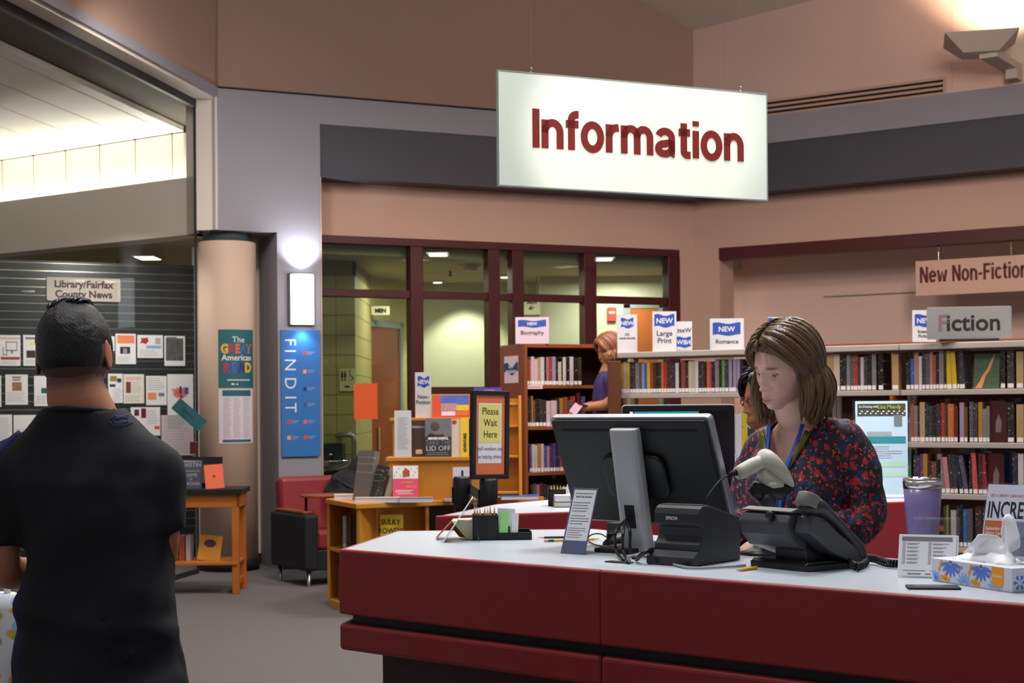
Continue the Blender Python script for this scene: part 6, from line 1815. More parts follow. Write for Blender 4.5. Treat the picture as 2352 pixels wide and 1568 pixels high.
bz = P(1060, 1120, 7.5).z - .03
o = MB().hexa([Vector((0, 0, 0)), b_ - a, b_ - a + Vector((0, .002, 0)), Vector((0, .002, 0)), Vector((0, 0, .05)), b_ - a + Vector((0, 0, .05)), b_ - a + Vector((0, .002, .05)), Vector((0, .002, .05))]).build('belt', mat('belt_grey', (70, 72, 76), .7), s1)
o.location = (.04, 0, bz)
p = P(1124, 1100, 6.92)
t = thing('wait_sign', 'black framed sign reading Please Wait Here', 'sign', p, rot=(0, math.radians(1.2), math.radians(38)))
Wf, Hf = px(84, 6.92) / math.cos(math.radians(38)), px(203, 6.92)
fb_ = .022
MB().box((-Wf / 2, -.012, 0), (Wf / 2, .012, fb_)).box((-Wf / 2, -.012, Hf - fb_), (Wf / 2, .012, Hf)).box((-Wf / 2, -.012, fb_), (-Wf / 2 + fb_, .012, Hf - fb_)).box((Wf / 2 - fb_, -.012, fb_), (Wf / 2, .012, Hf - fb_)).build('frame', M_black, t, bevel=.003)
s = MB().box((-Wf / 2 + fb_, -.002, fb_), (Wf / 2 - fb_, .004, Hf - fb_)).build('orange_sheet', mat('sheet_terracotta', (214, 112, 66), .6), t)
wi = Wf / 2 - fb_ - .018
y2 = MB().box((-wi, -.003, Hf * .18), (wi, -.0022, Hf * .86)).build('white_panel', M_signw, s)
MB().box((-wi + .006, -.0038, Hf * .41), (wi - .006, -.0031, Hf * .845)).build('yellow_panel', mat('sheet_yellow', (224, 212, 116), .6), s)
for s_, zf in (('Please', .73), ('Wait', .60), ('Here', .47)):
    text(s, s_, Hf * .115, M_ink, 0, -.0042, Hf * zf, sx=.82)
text(s, 'Staff members may', Hf * .062, M_inkgrey, 0, -.0035, Hf * .325, sx=.78)
text(s, 'be helping others.', Hf * .062, M_inkgrey, 0, -.0035, Hf * .235, sx=.78)
MB().tube([(0, 0, .002), (0, 0, -.02)], .012, 10).build('socket', M_black, t)
# orange paper on the glass
x0, z1 = tpix(BWf, BWn, 818, 880, .28); x1, z0 = tpix(BWf, BWn, 873, 962, .28)
t = thing('orange_notice', 'plain orange paper stuck on the corridor glass', 'notice'); t.matrix_world = BWf @ Matrix.Translation(((x0 + x1) / 2, .345, z0))
MB().box((-(x1 - x0) / 2, 0, 0), ((x1 - x0) / 2, .002, z1 - z0)).build('sheet', mat('paper_orange', (226, 92, 40), .6, var=.06, vscale=9), t)
MB().box((-.01, -.001, z1 - z0 - .01), (.01, 0, z1 - z0 + .02)).build('tape', M_clear, t)

# ================================================================ things on the rear desk
p = Vector((P(1562, 1150, 5.95).x, 5.98, DZ + .001))
mo = thing('rear_monitor', 'second monitor behind with a teal strip at its screen top', 'monitor', p)
Wm, Hm = px(258, 5.95), .34
zb_ = P(1560, 931, 5.95).z - DZ - Hm
MB().prismy(rrect(Wm, Hm, .012), 0, .03, Matrix.Translation((0, 0, zb_))).build('bezel', M_black, mo, bevel=.002)
MB().prismy(rrect(Wm + .006, Hm + .006, .014), .006, .028, Matrix.Translation((0, 0, zb_ - .003))).build('edge_trim', M_silver, mo, bevel=.002)
sc_ = MB().box((-Wm / 2 + .022, -.001, zb_ + .02), (Wm / 2 - .022, 0, zb_ + Hm - .022)).build('screen', mat('screen_dark', (14, 16, 18), .25), mo)
MB().box((-Wm / 2 + .045, -.0016, zb_ + Hm - .036), (Wm / 2 - .14, -.001, zb_ + Hm - .024)).build('browser_strip', mat('screen_teal', (40, 130, 150), .3, emit=.7), sc_)
MB().box((-Wm / 2 + .028, -.0016, zb_ + Hm - .036), (-Wm / 2 + .040, -.001, zb_ + Hm - .024)).build('browser_icon', mat('screen_white', (190, 215, 240), .3, emit=.7), sc_)
MB().box((-.03, .01, .0), (.03, .03, zb_ + .1)).build('stand_post', M_black, mo)
MB().box((-.10, -.06, 0), (.10, .09, .008)).build('stand_base', M_black, mo, bevel=.002)
# clear brochure holder with flyers
p = Vector((P(2022, 1146, 6.55).x, 6.52, DZ + .001))
d = 6.52
t = thing('brochure_holder', 'clear brochure holder with a pale blue flyer behind the woman', 'brochure holder', p)
W, Hh = px(128, d), p.z * 0 + (P(2022, 917, d).z - DZ)
MB().box((-W / 2, .02, 0), (W / 2, .024, Hh)).build('back_plate', M_clear, t)
MB().box((-W / 2, -.03, 0), (W / 2, -.027, Hh * .86)).build('front_plate', M_clear, t)
for x in (-W / 2, W / 2 - .003):
    MB().box((x, -.03, 0), (x + .003, .024, Hh * .86)).build('side_plate', M_clear, t)
MB().box((-W / 2, -.03, 0), (W / 2, .024, .003)).build('base_plate', M_clear, t)
fl = thing('event_flyer', 'pale blue event flyer with dark top band in the holder', 'flyer', p + Vector((0, -.002, .004)), 0)
s = MB().box((-W / 2 + .008, 0, 0), (W / 2 - .008, .004, Hh - .012)).build('sheet', mat('flyer_blue', (206, 222, 236), .6), fl)
w2 = W / 2 - .016
printed(s, [(-w2, Hh * .82, w2, Hh * .945)], mat('flyer_dark', (74, 72, 56), .6), 0)
b = MB()
for i in range(9):
    for j in range(2):
        xx = -w2 + .012 + i * (2 * w2 - .024) / 8 + j * .008
        zz = Hh * (.845 + .022 * j)
        b.prismy([(xx - .005, zz), (xx, zz - .004), (xx + .005, zz), (xx, zz + .004)], -.0016, -.0007)
b.build('print', M_signw, s)
text(s, 'An Evening with', Hh * .030, M_signw, -w2 + .006, -.0012, Hh * .905, 'LEFT', .0002)
text(s, 'Liza Mundy', Hh * .052, mat('ink_gold', (178, 168, 70), .5), w2 - .02, -.0012, Hh * .895, 'RIGHT', .0004)
printed(s, [(-w2 + .04, Hh * .62, w2 - .06, Hh * .66)], mat('ink_pale', (170, 170, 172), .8), 0)
printed(s, [(-w2, Hh * .54, w2, Hh * .61)], mat('flyer_teal', (52, 140, 150), .6), 0)
printed(s, [(-w2, Hh * .20, w2, Hh * .24), (-w2, Hh * .30, w2, Hh * .35)], mat('flyer_green', (190, 224, 190), .6), 0)
printed(s, textlines(-w2 + .01, Hh * .52, w2 - .01, Hh * .38, 6, .25, random.Random(2)), mat('ink_pale', (170, 170, 172), .8), 0)
printed(s, [(w2 - .05, Hh * .72, w2 - .015, Hh * .83)], mat('flyer_portrait', (120, 124, 124), .6), -.0008)
lying('flat white leaflets in front of the brochure holder', 1962, 2086, 1150, 6.38, .012, 'white', 0, .10, DZ, None)
# pencil cup, papers and little book pile at the left of the rear desk
p = Vector((P(1280, 1168, 6.1).x, 6.1, DZ + .001))
k = 6.1 / F
t = thing('rear_pencil_cup', 'square black pencil cup on the rear desk', 'cup', p)
w_ = 20 * k; h_ = P(1280, 1124, 6.1).z - DZ
MB().box((-w_, 0, 0), (w_, .07, .004)).box((-w_, 0, 0), (w_, .003, h_)).box((-w_, .067, 0), (w_, .07, h_)).box((-w_, 0, 0), (-w_ + .003, .07, h_)).box((w_ - .003, 0, 0), (w_, .07, h_)).build('cup_wall', M_blackm, t)
MB().box((-w_ + .004, .034, .004), (w_ - .004, .036, h_ * .95)).build('divider', M_blackm, t)
for i in range(5):
    a = p + Vector((-.02 + .011 * i, .02 + .02 * (i % 2), .006))
    pencil('sharpened yellow pencil in the rear desk cup, %s from the left' % ORD[i], a, a + Vector((.002 * (i - 2), .004, h_ + .012)), .0036, False, mat('pencil_cream', (226, 206, 130), .5), 'pencils in the rear cup')
for i, (u0, u1, v0, ln) in enumerate(((1285, 1300, 1118, .14), (1292, 1310, 1112, .2), (1300, 1326, 1107, .24))):
    slip(['white paper leaning beside the rear pencil cup', 'curled white paper in the middle beside the rear cup', 'tallest white paper fanned out behind the rear cup'][i], u0, u1, v0, 1166, 6.13 + .02 * i, M_paper, ln)
bx = Vector((P(1325, 1180, 6.0).x, 6.0, DZ))
for i, (c, th) in enumerate((('olive', .022), ('white', .024))):
    r = lying(['green-edged paperback at the bottom of the small pile', 'white paperback with red print on top of the small pile'][i], 1272 + 4 * i, 1376 - 8 * i, 1176, 6.02, th, c, .06 * i, .13, DZ + .0235 * i, 'small book pile on the rear desk')
    printed(r, [(-.02, .006, .03, th - .006)], plain('red' if i else 'tan'), -.0002)
slip('orange paper strip lying in front of the small pile', 1290, 1380, 1178, 1182, 5.93, mat('orange_strip', (236, 176, 70), .7))
# upright files at the right of the rear monitor
for i, (u0, u1, c, v0) in enumerate(((1692, 1704, 'white', 935), (1704, 1718, 'yellow', 945), (1718, 1736, 'charcoal', 950))):
    d = 6.25
    book('%s upright file right of the rear monitor' % c, frame((P((u0 + u1) / 2, 1100, d).x, d), (1, 0)), 0, 0, DZ + .002, px(u1 - u0, d), min(.36, P(u0, v0, d).z - DZ), .18, c, 0, 'files beside the rear monitor', False)
t = thing('file_rack', 'white sorter rack under the upright files', 'rack', (P(1715, 1100, 6.25).x, 6.24, DZ + .0005))
MB().box((-.045, 0, 0), (.045, .2, .0012)).build('tray', M_white, t)
MB().box((-.048, 0, 0), (-.045, .2, .2)).build('side', M_white, t)
MB().box((.045, 0, 0), (.048, .2, .2)).build('side', M_white, t)

# ================================================================ people
def skinmat(name, rgb):
    m = mat(name, rgb, .52)
    nt = m.node_tree; b = nt.nodes['Principled BSDF']
    at = nt.nodes.new('ShaderNodeAttribute'); at.attribute_name = 'tint'
    mx = nt.nodes.new('ShaderNodeMix'); mx.data_type = 'RGBA'; mx.blend_type = 'MULTIPLY'; mx.inputs[0].default_value = 1
    mx.inputs[6].default_value = tuple(lin(c) for c in rgb) + (1,)
    nt.links.new(at.outputs['Color'], mx.inputs[7])
    nt.links.new(mx.outputs[2], b.inputs['Base Color'])
    b.inputs['Subsurface Weight'].default_value = .12
    b.inputs['Subsurface Radius'].default_value = (.012, .005, .003)
    b.inputs['Subsurface Scale'].default_value = .5
    return m
def sst(a, b, x):
    t = max(0, min(1, (x - a) / (b - a)))
    return t * t * (3 - 2 * t)
def head_surface(nu=110, nv=120, face=1.0, wide=1.0, nape=.50, jaw=.42):
    """head centred on its middle, crown at +.115, chin at -.115, face towards -y; returns rings"""
    rings = []
    for k in range(nv + 1):
        th = PI * (.004 + .992 * k / nv)
        ring = []
        for i in range(nu):
            q = i / nu
            ph = 2 * PI * q
            ph = ph - .42 * math.sin(ph) * (1 if True else 0)           # more columns near the face (phi = pi)
            ph = -PI / 2 + PI + ph                                     # start at the back
            nx, ny, nz = math.sin(th) * math.cos(ph), math.sin(th) * math.sin(ph), math.cos(th)
            x, y, z = .0755 * wide * nx, (.098 if ny > 0 else .092) * ny, .115 * nz
            hyp = math.hypot(nx, ny) + 1e-6
            fr = max(0, -ny / hyp)
            wf = 1 - jaw * sst(.0, -.125, z) ** 1.2
            x *= wf
            if ny > 0:
                y *= 1 - nape * sst(-.015, -.115, z)
            y -= fr ** 1.3 * .040 * sst(-.025, -.10, z)
            if ny < 0 and face:
                def g(x0, z0, sx_, sz_):
                    return math.exp(-((x - x0) / sx_) ** 2 - ((z - z0) / sz_) ** 2)
                def g2(x0, z0, sx_, sz_):
                    return g(x0, z0, sx_, sz_) + g(-x0, z0, sx_, sz_)
                f = 0
                f += .004 * g2(.029, .020, .022, .008) - .011 * g2(.031, .0, .017, .012)
                f += .009 * g(0, .002, .008, .018) + .016 * g(0, -.020, .0095, .016) + .020 * g(0, -.036, .0115, .0095) + .009 * g2(.0135, -.040, .0065, .0065)
                f += .005 * g2(.042, -.026, .02, .02)
                f += .006 * g(0, -.068, .024, .016) + .0042 * g(0, -.0632, .019, .0036) + .0052 * g(0, -.0738, .017, .0042) - .0045 * g(0, -.0683, .022, .0018)
                f += .007 * g(0, -.101, .018, .012) - .003 * g(0, -.086, .016, .005)
                y -= f * face * fr ** .5
            ring.append(Vector((x, y, z)))
        rings.append(ring)
    return rings
def ear(mb, s, M):
    """outer ear on side s (+1 or -1)"""
    E = Matrix.Translation((s * .077, .012, -.008)) @ Matrix.Rotation(s * .55, 4, 'Z') @ Matrix.Rotation(-.15, 4, 'X')
    rr = []
    for k in range(9):
        t = k / 8
        zz = -.034 + .068 * t
        wv = .020 * math.sin(PI * (.10 + .86 * t)) ** .7 * (.75 + .35 * t)
        rr.append([M @ (E @ Vector((s * .006 * math.sin(a) * 1.0 + s * .004 * math.cos(a), wv * math.cos(a) + .006, zz))) for a in [2 * PI * j / 12 for j in range(12)]])
    mb.rings(rr)
def tint_attr(me, fn):
    a = me.attributes.new('tint', 'FLOAT_COLOR', 'POINT')
    for i, v in enumerate(me.vertices):
        c = fn(v.co)
        a.data[i].color = (c[0], c[1], c[2], 1)
def ell(cx, cy, z, rx, ry, n=28, p=2.4, M=None):
    out = []
    for i in range(n):
        a = 2 * PI * i / n
        ca, sa = math.cos(a), math.sin(a)
        v = Vector((cx + rx * math.copysign(abs(ca) ** (2 / p), ca), cy + ry * math.copysign(abs(sa) ** (2 / p), sa), z))
        out.append(M @ v if M else v)
    return out
def torso(mb, rows):
    mb.rings([ell(*r) for r in rows])
def hand(mb, wrist, fwd, side, down, curl=.5, sc=1.0):
    """palm and five fingers; fwd along the hand, side towards the thumb, down is the palm side"""
    fwd, side, down = Vector(fwd).normalized(), Vector(side).normalized(), Vector(down).normalized()
    w = Vector(wrist)
    mb.tube([w - fwd * .02, w + fwd * .02 * sc, w + fwd * .055 * sc, w + fwd * .085 * sc], [.022 * sc, .028 * sc, .036 * sc, .034 * sc], 12, flat=.42, up=down)
    for i, (o_, ln_) in enumerate(((.028, .068), (.010, .078), (-.009, .072), (-.026, .056))):
        b0 = w + fwd * (.078 * sc) + side * (o_ * sc)
        p1 = b0 + (fwd * math.cos(curl * .4) + down * math.sin(curl * .4)) * (ln_ * .42 * sc)
        p2 = p1 + (fwd * math.cos(curl * 1.3) + down * math.sin(curl * 1.3)) * (ln_ * .33 * sc)
        p3 = p2 + (fwd * math.cos(curl * 2.1) + down * math.sin(curl * 2.1)) * (ln_ * .27 * sc)
        mb.tube([b0 - fwd * .012, b0, p1, p2, p3], [.009 * sc, .0095 * sc, .0088 * sc, .0082 * sc, .006 * sc], 10)
    t0 = w + fwd * .02 * sc + side * .022 * sc
    mb.tube([t0, t0 + (side * .7 + fwd * .6) * .03 * sc, t0 + (side * .55 + fwd * .9 + down * .3) * .055 * sc, t0 + (side * .4 + fwd * 1.1 + down * .5) * .075 * sc], [.013 * sc, .012 * sc, .0095 * sc, .007 * sc], 10)
def limb(mb, pts, rad, n=14):
    """smooth tapered limb through joints"""
    pts = [Vector(q) for q in pts]; out = []; rr = []
    m = len(pts)
    for i in range(m - 1):
        p0, p1, p2, p3 = pts[max(i - 1, 0)], pts[i], pts[i + 1], pts[min(i + 2, m - 1)]
        for k in range(5):
            s = k / 5
            out.append(.5 * ((2 * p1) + (p2 - p0) * s + (2 * p0 - 5 * p1 + 4 * p2 - p3) * s * s + (3 * p1 - p0 - 3 * p2 + p3) * s ** 3))
            rr.append(rad[i] + (rad[i + 1] - rad[i]) * s)
    out.append(pts[-1]); rr.append(rad[-1])
    mb.tube(out, rr, n)
def legs(root, z0, hip, sp, m, mshoe, floor=0.0):
    b = MB()
    for s in (-1, 1):
        limb(b, [(s * .085, 0, hip), (s * .095, -.01, (hip + floor) * .55), (s * .10, .0, floor + .08)], [.092, .065, .045], 14)
    torso(b, [(0, 0, hip - .06, .15, .10, 24), (0, 0, hip + .0, .16, .11, 24), (0, 0, hip + .08, .15, .105, 24)])
    o = obj('trousers', remesh(b, .02, 4), m, root, True)
    for s in (-1, 1):
        c = MB(); rr = []
        for k in range(8):
            t = k / 7
            rr.append([Vector((s * .10 + (.044 - .012 * abs(t - .4)) * math.cos(a), .07 - .26 * t, floor + max(0, (.075 - .045 * t) * math.sin(a)))) for a in [PI * j / 10 for j in range(11)]])
        c.rings(rr); c.build('shoe', mshoe, root, True)
def head_obj(mb, M, **kw):
    rr = head_surface(**kw)
    mb.rings([[M @ p for p in r] for r in rr])
    for s in (-1, 1):
        ear(mb, s, M)
def eyes(root, M, gaze=-.45, col=(70, 84, 92)):
    for s in (-1, 1):
        c = Vector((s * .031, -.0665, .0005))
        eb = MB(); eb.ball(M @ c, .0126, 18, 14)
        e = eb.build('eye', mat('eye_white', (206, 198, 192), .25), root, True)
        d = Vector((0, -math.cos(gaze), math.sin(gaze)))
        a = M @ (c + d * .0108); n_ = (M.to_3x3() @ d).normalized()
        MB().tube([a, a + n_ * .0017], [.0058, .0048], 16).build('iris', mat('iris', col, .2), e, True)
        MB().tube([a + n_ * .0012, a + n_ * .0021], [.0024, .0020], 12).build('pupil', M_blackm, e)
        lid = MB()
        rr = []
        for k in range(8):
            el = math.radians(75 - k * (75 + 2) / 7)
            rr.append([M @ (c + Vector((.0138 * math.cos(el) * math.sin(a_), -.0138 * math.cos(el) * math.cos(a_), .0138 * math.sin(el)))) for a_ in [math.radians(-80 + 160 * j / 12) for j in range(13)]])
        lid.rings(rr, False, False)
        l_ = lid.build('eyelid', None, root, True)
        l_.data.materials.append(M_skinw)
        tint_attr(l_.data, lambda co: (.92, .84, .82))
        lash = [M @ (c + Vector((.0143 * math.cos(math.radians(-2)) * math.sin(a_), -.0143 * math.cos(math.radians(-2)) * math.cos(a_), .0143 * math.sin(math.radians(-2))))) for a_ in [math.radians(-72 + 144 * j / 10) for j in range(11)]]
        MB().tube(lash, [.0004] + [.0009] * 9 + [.0004], 6).build('eyelash', mat('lash_brown', (40, 28, 24), .6), root, True)

M_skinw = skinmat('skin_fair', (214, 168, 150))
M_skinm = skinmat('skin_tan', (186, 126, 94))

# ---------------------------------------------------------------- the woman at the desk
WX, WY = .84, 4.42
wo = thing('person', 'woman in red and blue floral blouse working behind the desk', 'person', (WX, WY, 0), math.radians(-40))
WR = Matrix.Translation((WX, WY, 0)) @ Matrix.Rotation(math.radians(-40), 4, 'Z')
WI = WR.inverted()
# head pose: turned and bowed, placed from where it shows
hc = WI @ P(1806, 838, 4.33)
HM = Matrix.Translation(hc) @ Matrix.Rotation(math.radians(-17), 4, 'Z') @ Matrix.Rotation(math.radians(5), 4, 'Y') @ Matrix.Rotation(math.radians(20), 4, 'X')
b = MB()
head_obj(b, HM, wide=1.08, jaw=.34)
nb_ = Vector((0, .0, 1.415)); nt_ = hc + Vector((0, .025, -.07))
limb(b, [nb_ + Vector((0, .02, -.08)), nb_, (nb_ + nt_) / 2 + Vector((0, .0, 0)), nt_], [.10, .066, .064, .062], 20)
# chest below the neckline
torso(b, [(0, -.01, 1.22, .10, .095, 24), (0, -.01, 1.30, .12, .088, 24), (0, .0, 1.37, .115, .072, 24), (0, .005, 1.41, .075, .062, 24), (0, .01, 1.44, .055, .055, 24)])
hb = MB()
for s, wr_, fw in ((1, (.075, -.235, 1.098), (-.35, -1, -.05)), (-1, (-.115, -.245, 1.098), (.25, -1, -.05))):
    el = Vector((s * .195, -.01, 1.13))
    limb(hb, [el + (Vector(wr_) - el) * .35, el + (Vector(wr_) - el) * .75, wr_], [.036, .030, .024], 12)
    hand(hb, wr_, fw, (-s, -.25, .0), (0, 0, -1), .42, .95)
hm = remesh(hb, .0045, 2)
o0 = len(b.v)
b.add([v.co.copy() for v in hm.vertices], [tuple(p.vertices) for p in hm.polygons])
bo = b.build('body', M_skinw, wo, True)
HI = HM.inverted()
def wtint(co):
    q = HI @ co
    c = [1.0, 1.0, 1.0]
    if q.y < -.03 and abs(q.z) < .13:
        lip = math.exp(-(q.x / .019) ** 4 - ((q.z + .0686) / (.0080 * max(.2, 1 - (q.x / .026) ** 2))) ** 4)
        bl = math.exp(-((abs(q.x) - .042) / .019) ** 2 - ((q.z + .03) / .018) ** 2) * .55 + .45 * math.exp(-(q.x / .013) ** 2 - ((q.z + .037) / .010) ** 2)
        br = math.exp(-((abs(q.x) - .031) / .016) ** 4 - ((q.z - .0205 + .06 * (abs(q.x) - .031)) / .0042) ** 4)
        c = [c[0] * (1 - .22 * lip) * (1 - .04 * bl), c[1] * (1 - .55 * lip) * (1 - .28 * bl), c[2] * (1 - .48 * lip) * (1 - .24 * bl)]
        c = [c[0] * (1 - .72 * br), c[1] * (1 - .76 * br), c[2] * (1 - .78 * br)]
    return c
tint_attr(bo.data, wtint)
eyes(wo, HM, -.5)

# hair: an under-shell plus many locks falling from the parting
def floral(name):
    """dark ground with red, orange and blue blossoms"""
    m = mat(name, (34, 26, 34), .6)
    nt = m.node_tree; b = nt.nodes['Principled BSDF']
    tc = nt.nodes.new('ShaderNodeTexCoord')
    dn = nt.nodes.new('ShaderNodeTexNoise'); dn.inputs['Scale'].default_value = 60; dn.inputs['Detail'].default_value = 2
    nt.links.new(tc.outputs['Object'], dn.inputs['Vector'])
    ad = nt.nodes.new('ShaderNodeMix'); ad.data_type = 'RGBA'; ad.blend_type = 'LINEAR_LIGHT'; ad.inputs[0].default_value = .014
    nt.links.new(tc.outputs['Object'], ad.inputs[6]); nt.links.new(dn.outputs['Color'], ad.inputs[7])
    prev = None
    def vor(scale, off, th, edge):
        mp = nt.nodes.new('ShaderNodeMapping'); mp.inputs['Location'].default_value = off
        nt.links.new(ad.outputs[2], mp.inputs['Vector'])
        v = nt.nodes.new('ShaderNodeTexVoronoi'); v.inputs['Scale'].default_value = scale
        nt.links.new(mp.outputs['Vector'], v.inputs['Vector'])
        r = nt.nodes.new('ShaderNodeMapRange'); r.inputs['From Min'].default_value = th; r.inputs['From Max'].default_value = th - edge
        nt.links.new(v.outputs['Distance'], r.inputs['Value'])
        pk = nt.nodes.new('ShaderNodeSeparateColor'); nt.links.new(v.outputs['Color'], pk.inputs[0])
        return r.outputs['Result'], pk.outputs[0]
    def layer(prev, col, fac, pick=None, lo=.5):
        mx = nt.nodes.new('ShaderNodeMix'); mx.data_type = 'RGBA'
        if pick is not None:
            st = nt.nodes.new('ShaderNodeMath'); st.operation = 'GREATER_THAN'; st.inputs[1].default_value = lo; nt.links.new(pick, st.inputs[0])
            ml = nt.nodes.new('ShaderNodeMath'); ml.operation = 'MULTIPLY'; nt.links.new(fac, ml.inputs[0]); nt.links.new(st.outputs[0], ml.inputs[1]); fac = ml.outputs[0]
        nt.links.new(fac, mx.inputs[0])
        if prev is None:
            mx.inputs[6].default_value = (lin(42), lin(32), lin(44), 1)
        else:
            nt.links.new(prev, mx.inputs[6])
        mx.inputs[7].default_value = tuple(lin(c) for c in col) + (1,)
        return mx.outputs[2]
    f, p_ = vor(40, (3, 1, 2), .50, .10); prev = layer(None, (24, 50, 92), f, p_, .40)
    f, p_ = vor(48, (0, 0, 0), .42, .08); prev = layer(prev, (178, 34, 40), f, p_, .34)
    f, p_ = vor(88, (1, 5, 2), .36, .08); prev = layer(prev, (226, 76, 44), f, p_, .62)
    f, p_ = vor(110, (4, 2, 7), .26, .06); prev = layer(prev, (130, 150, 166), f, p_, .80)
    nt.links.new(prev, b.inputs['Base Color'])
    n2 = nt.nodes.new('ShaderNodeTexNoise'); n2.inputs['Scale'].default_value = 38; nt.links.new(tc.outputs['Object'], n2.inputs['Vector'])
    bp = nt.nodes.new('ShaderNodeBump'); bp.inputs['Strength'].default_value = .25; bp.inputs['Distance'].default_value = .01
    nt.links.new(n2.outputs['Fac'], bp.inputs['Height']); nt.links.new(bp.outputs['Normal'], b.inputs['Normal'])
    return m
def hairmat(name, rgb, rough=.38):
    return mat(name, rgb, rough, var=.45, vscale=55, stretch=(1, 1, .10), bump=.25, bscale=180, spec=.6)
def make_hair(root, HMx, Wm_, zend, m, n=230, seed=1, open_deg=52, part=.012, thick=.013, lenvar=.03, flare=.02, scale=1.0):
    rg = random.Random(seed)
    b = MB()
    HIx = HMx.inverted()
    dl = (HIx.to_3x3() @ Vector((0, 0, -1))).normalized()         # straight down seen from the head
    ax_ = Vector((.0835, .105, .1235)) * scale
    def surf(dirv, off):
        d = dirv.normalized()
        r_ = 1 / math.sqrt((d.x / ax_.x) ** 2 + (d.y / ax_.y) ** 2 + (d.z / ax_.z) ** 2)
        return d * (r_ + off)
    for i in range(n):
        side = 1 if i % 2 else -1
        od = open_deg[0 if side > 0 else 1] if isinstance(open_deg, tuple) else open_deg
        a = math.radians(rg.uniform(0, 180 - od)) * side     # 0 is the back of the head
        back = 1 - abs(a) / math.radians(180 - od)
        st = Vector((part + .012 * side, -.075 + .115 * back + rg.uniform(-.01, .01), .10))
        tg = Vector((math.sin(a), math.cos(a), -.10 - .25 * back))
        off = rg.uniform(.002, .014)
        pts = []
        for k in range(9):
            t = k / 8
            d = st.normalized().slerp(tg.normalized(), t) if True else tg
            pts.append(surf(d, off + .006 * math.sin(PI * t)))
        p = pts[-1]
        zw = (HMx @ p).z
        L = max(.02, zw - zend + rg.uniform(-lenvar, lenvar * .4))
        outw = Vector((p.x, p.y, 0)).normalized()
        for k in range(1, 9):
            t = k / 8
            sway = outw * (flare * math.sin(PI * min(1, t * 1.05)) * (.6 + .8 * back)) + Vector((.006 * math.sin(3 * t + i), .006 * math.cos(2 * t + i * 1.7), 0))
            pts.append(p + dl * (L * t) + sway)
        w_ = thick * rg.uniform(.6, 1.2)
        rad = [w_ * .5] + [w_] * 13 + [w_ * .8, w_ * .55, w_ * .2]
        b.tube([HMx @ q for q in pts], rad, 6, flat=.42, up=(HMx.to_3x3() @ Vector((st.x * .2, -.2, 1))))
    for i in range(int(n * .35)):
        ph = rg.uniform(-70, 70)
        a_ = math.radians(ph)
        st = Vector((math.sin(a_) * 1.0, -math.cos(a_), .80 - .55 * (abs(ph) / 70) ** 2 + rg.uniform(-.03, .05)))
        tg = Vector((.55 * (1 if ph > part * 100 else -1) + .3 * math.sin(a_), .45, .62 - .5 * abs(ph) / 70))
        off = rg.uniform(.001, .006)
        pts = [surf(st.normalized().slerp(tg.normalized(), k / 7), off + .010 * math.sin(PI * k / 7)) for k in range(8)]
        w_ = thick * rg.uniform(.5, .9)
        b.tube([HMx @ q for q in pts], [w_ * .35] + [w_] * 6 + [w_ * .3], 6, flat=.42, up=HMx.to_3x3() @ st)
    hc_ = b
    o = hc_.build('hair', m, root, True)
    # shell under the locks
    c = MB(); rr = []
    for k in range(15):
        th = PI * (.01 + .60 * k / 14)
        ring = []
        for i in range(40):
            ph = 2 * PI * i / 40
            d = Vector((math.sin(th) * math.cos(ph), math.sin(th) * math.sin(ph), math.cos(th)))
            f_ = max(0, -d.y / (math.hypot(d.x, d.y) + 1e-6))
            q = surf(d, .003)
            lim = .080 * scale if f_ > .5 else None
            if lim is not None and q.z < lim:
                d2 = Vector((d.x, d.y, 0)).normalized()
                q = Vector((q.x * .8, q.y * .8, q.z)) if q.z > .0 else Vector((q.x * .6, q.y * .5, q.z))
            ring.append(HMx @ q)
        rr.append(ring)
    c.rings(rr)
    c.build('hair_shell', m, root, True)
    return o
M_hairw = hairmat('hair_brown', (92, 66, 40), .34)
make_hair(wo, HM, WR, 1.425, M_hairw, 300, 3, open_deg=(74, 72), part=-.006, thick=.0115)

# blouse
b = MB()
torso(b, [(0, 0, .88, .150, .125), (0, -.005, .98, .150, .125), (0, -.01, 1.08, .146, .122), (0, -.015, 1.17, .152, .134), (.002, -.02, 1.25, .156, .138), (.004, -.01, 1.32, .152, .116), (.006, .0, 1.37, .136, .098), (.006, .008, 1.405, .104, .086), (.004, .012, 1.435, .080, .074), (.002, .014, 1.455, .070, .066)])
limb(b, [(.085, .005, 1.382), (.138, .01, 1.368), (.178, .03, 1.29), (.200, .035, 1.18), (.196, .0, 1.125), (.145, -.11, 1.125), (.085, -.215, 1.112)], [.050, .056, .057, .055, .052, .048, .036], 18)
limb(b, [(-.085, .005, 1.355), (-.138, .0, 1.340), (-.175, .0, 1.26), (-.195, -.01, 1.16), (-.188, -.03, 1.12), (-.155, -.13, 1.118), (-.118, -.225, 1.108)], [.050, .056, .055, .052, .050, .046, .036], 18)
me = remesh(b, .0095, 5)
for v in me.vertices:
    v.co.x *= .93
for v in me.vertices:
    q = v.co
    pl = .004 * math.sin(q.x * 190) * sst(1.33, 1.2, q.z) * (1 if q.y < 0 else .5)
    n_ = noise.noise(q * 14) * .008 + noise.noise(q * 34) * .003
    v.co += v.normal * (pl + n_)
import bmesh as _bm
bm_ = _bm.new(); bm_.from_mesh(me)
cut = [f for f in bm_.faces if (lambda c: c.z > 1.215 and abs(c.x - .0) < (c.z - 1.215) * .40 and c.y < .0)(f.calc_center_median()) or f.calc_center_median().z > 1.428]
_bm.ops.delete(bm_, geom=cut, context='FACES'); bm_.to_mesh(me); bm_.free()
bl_ = obj('blouse', me, floral('blouse_floral'), wo, True)
sd = bl_.modifiers.new('solid', 'SOLIDIFY'); sd.thickness = .004; sd.offset = 1
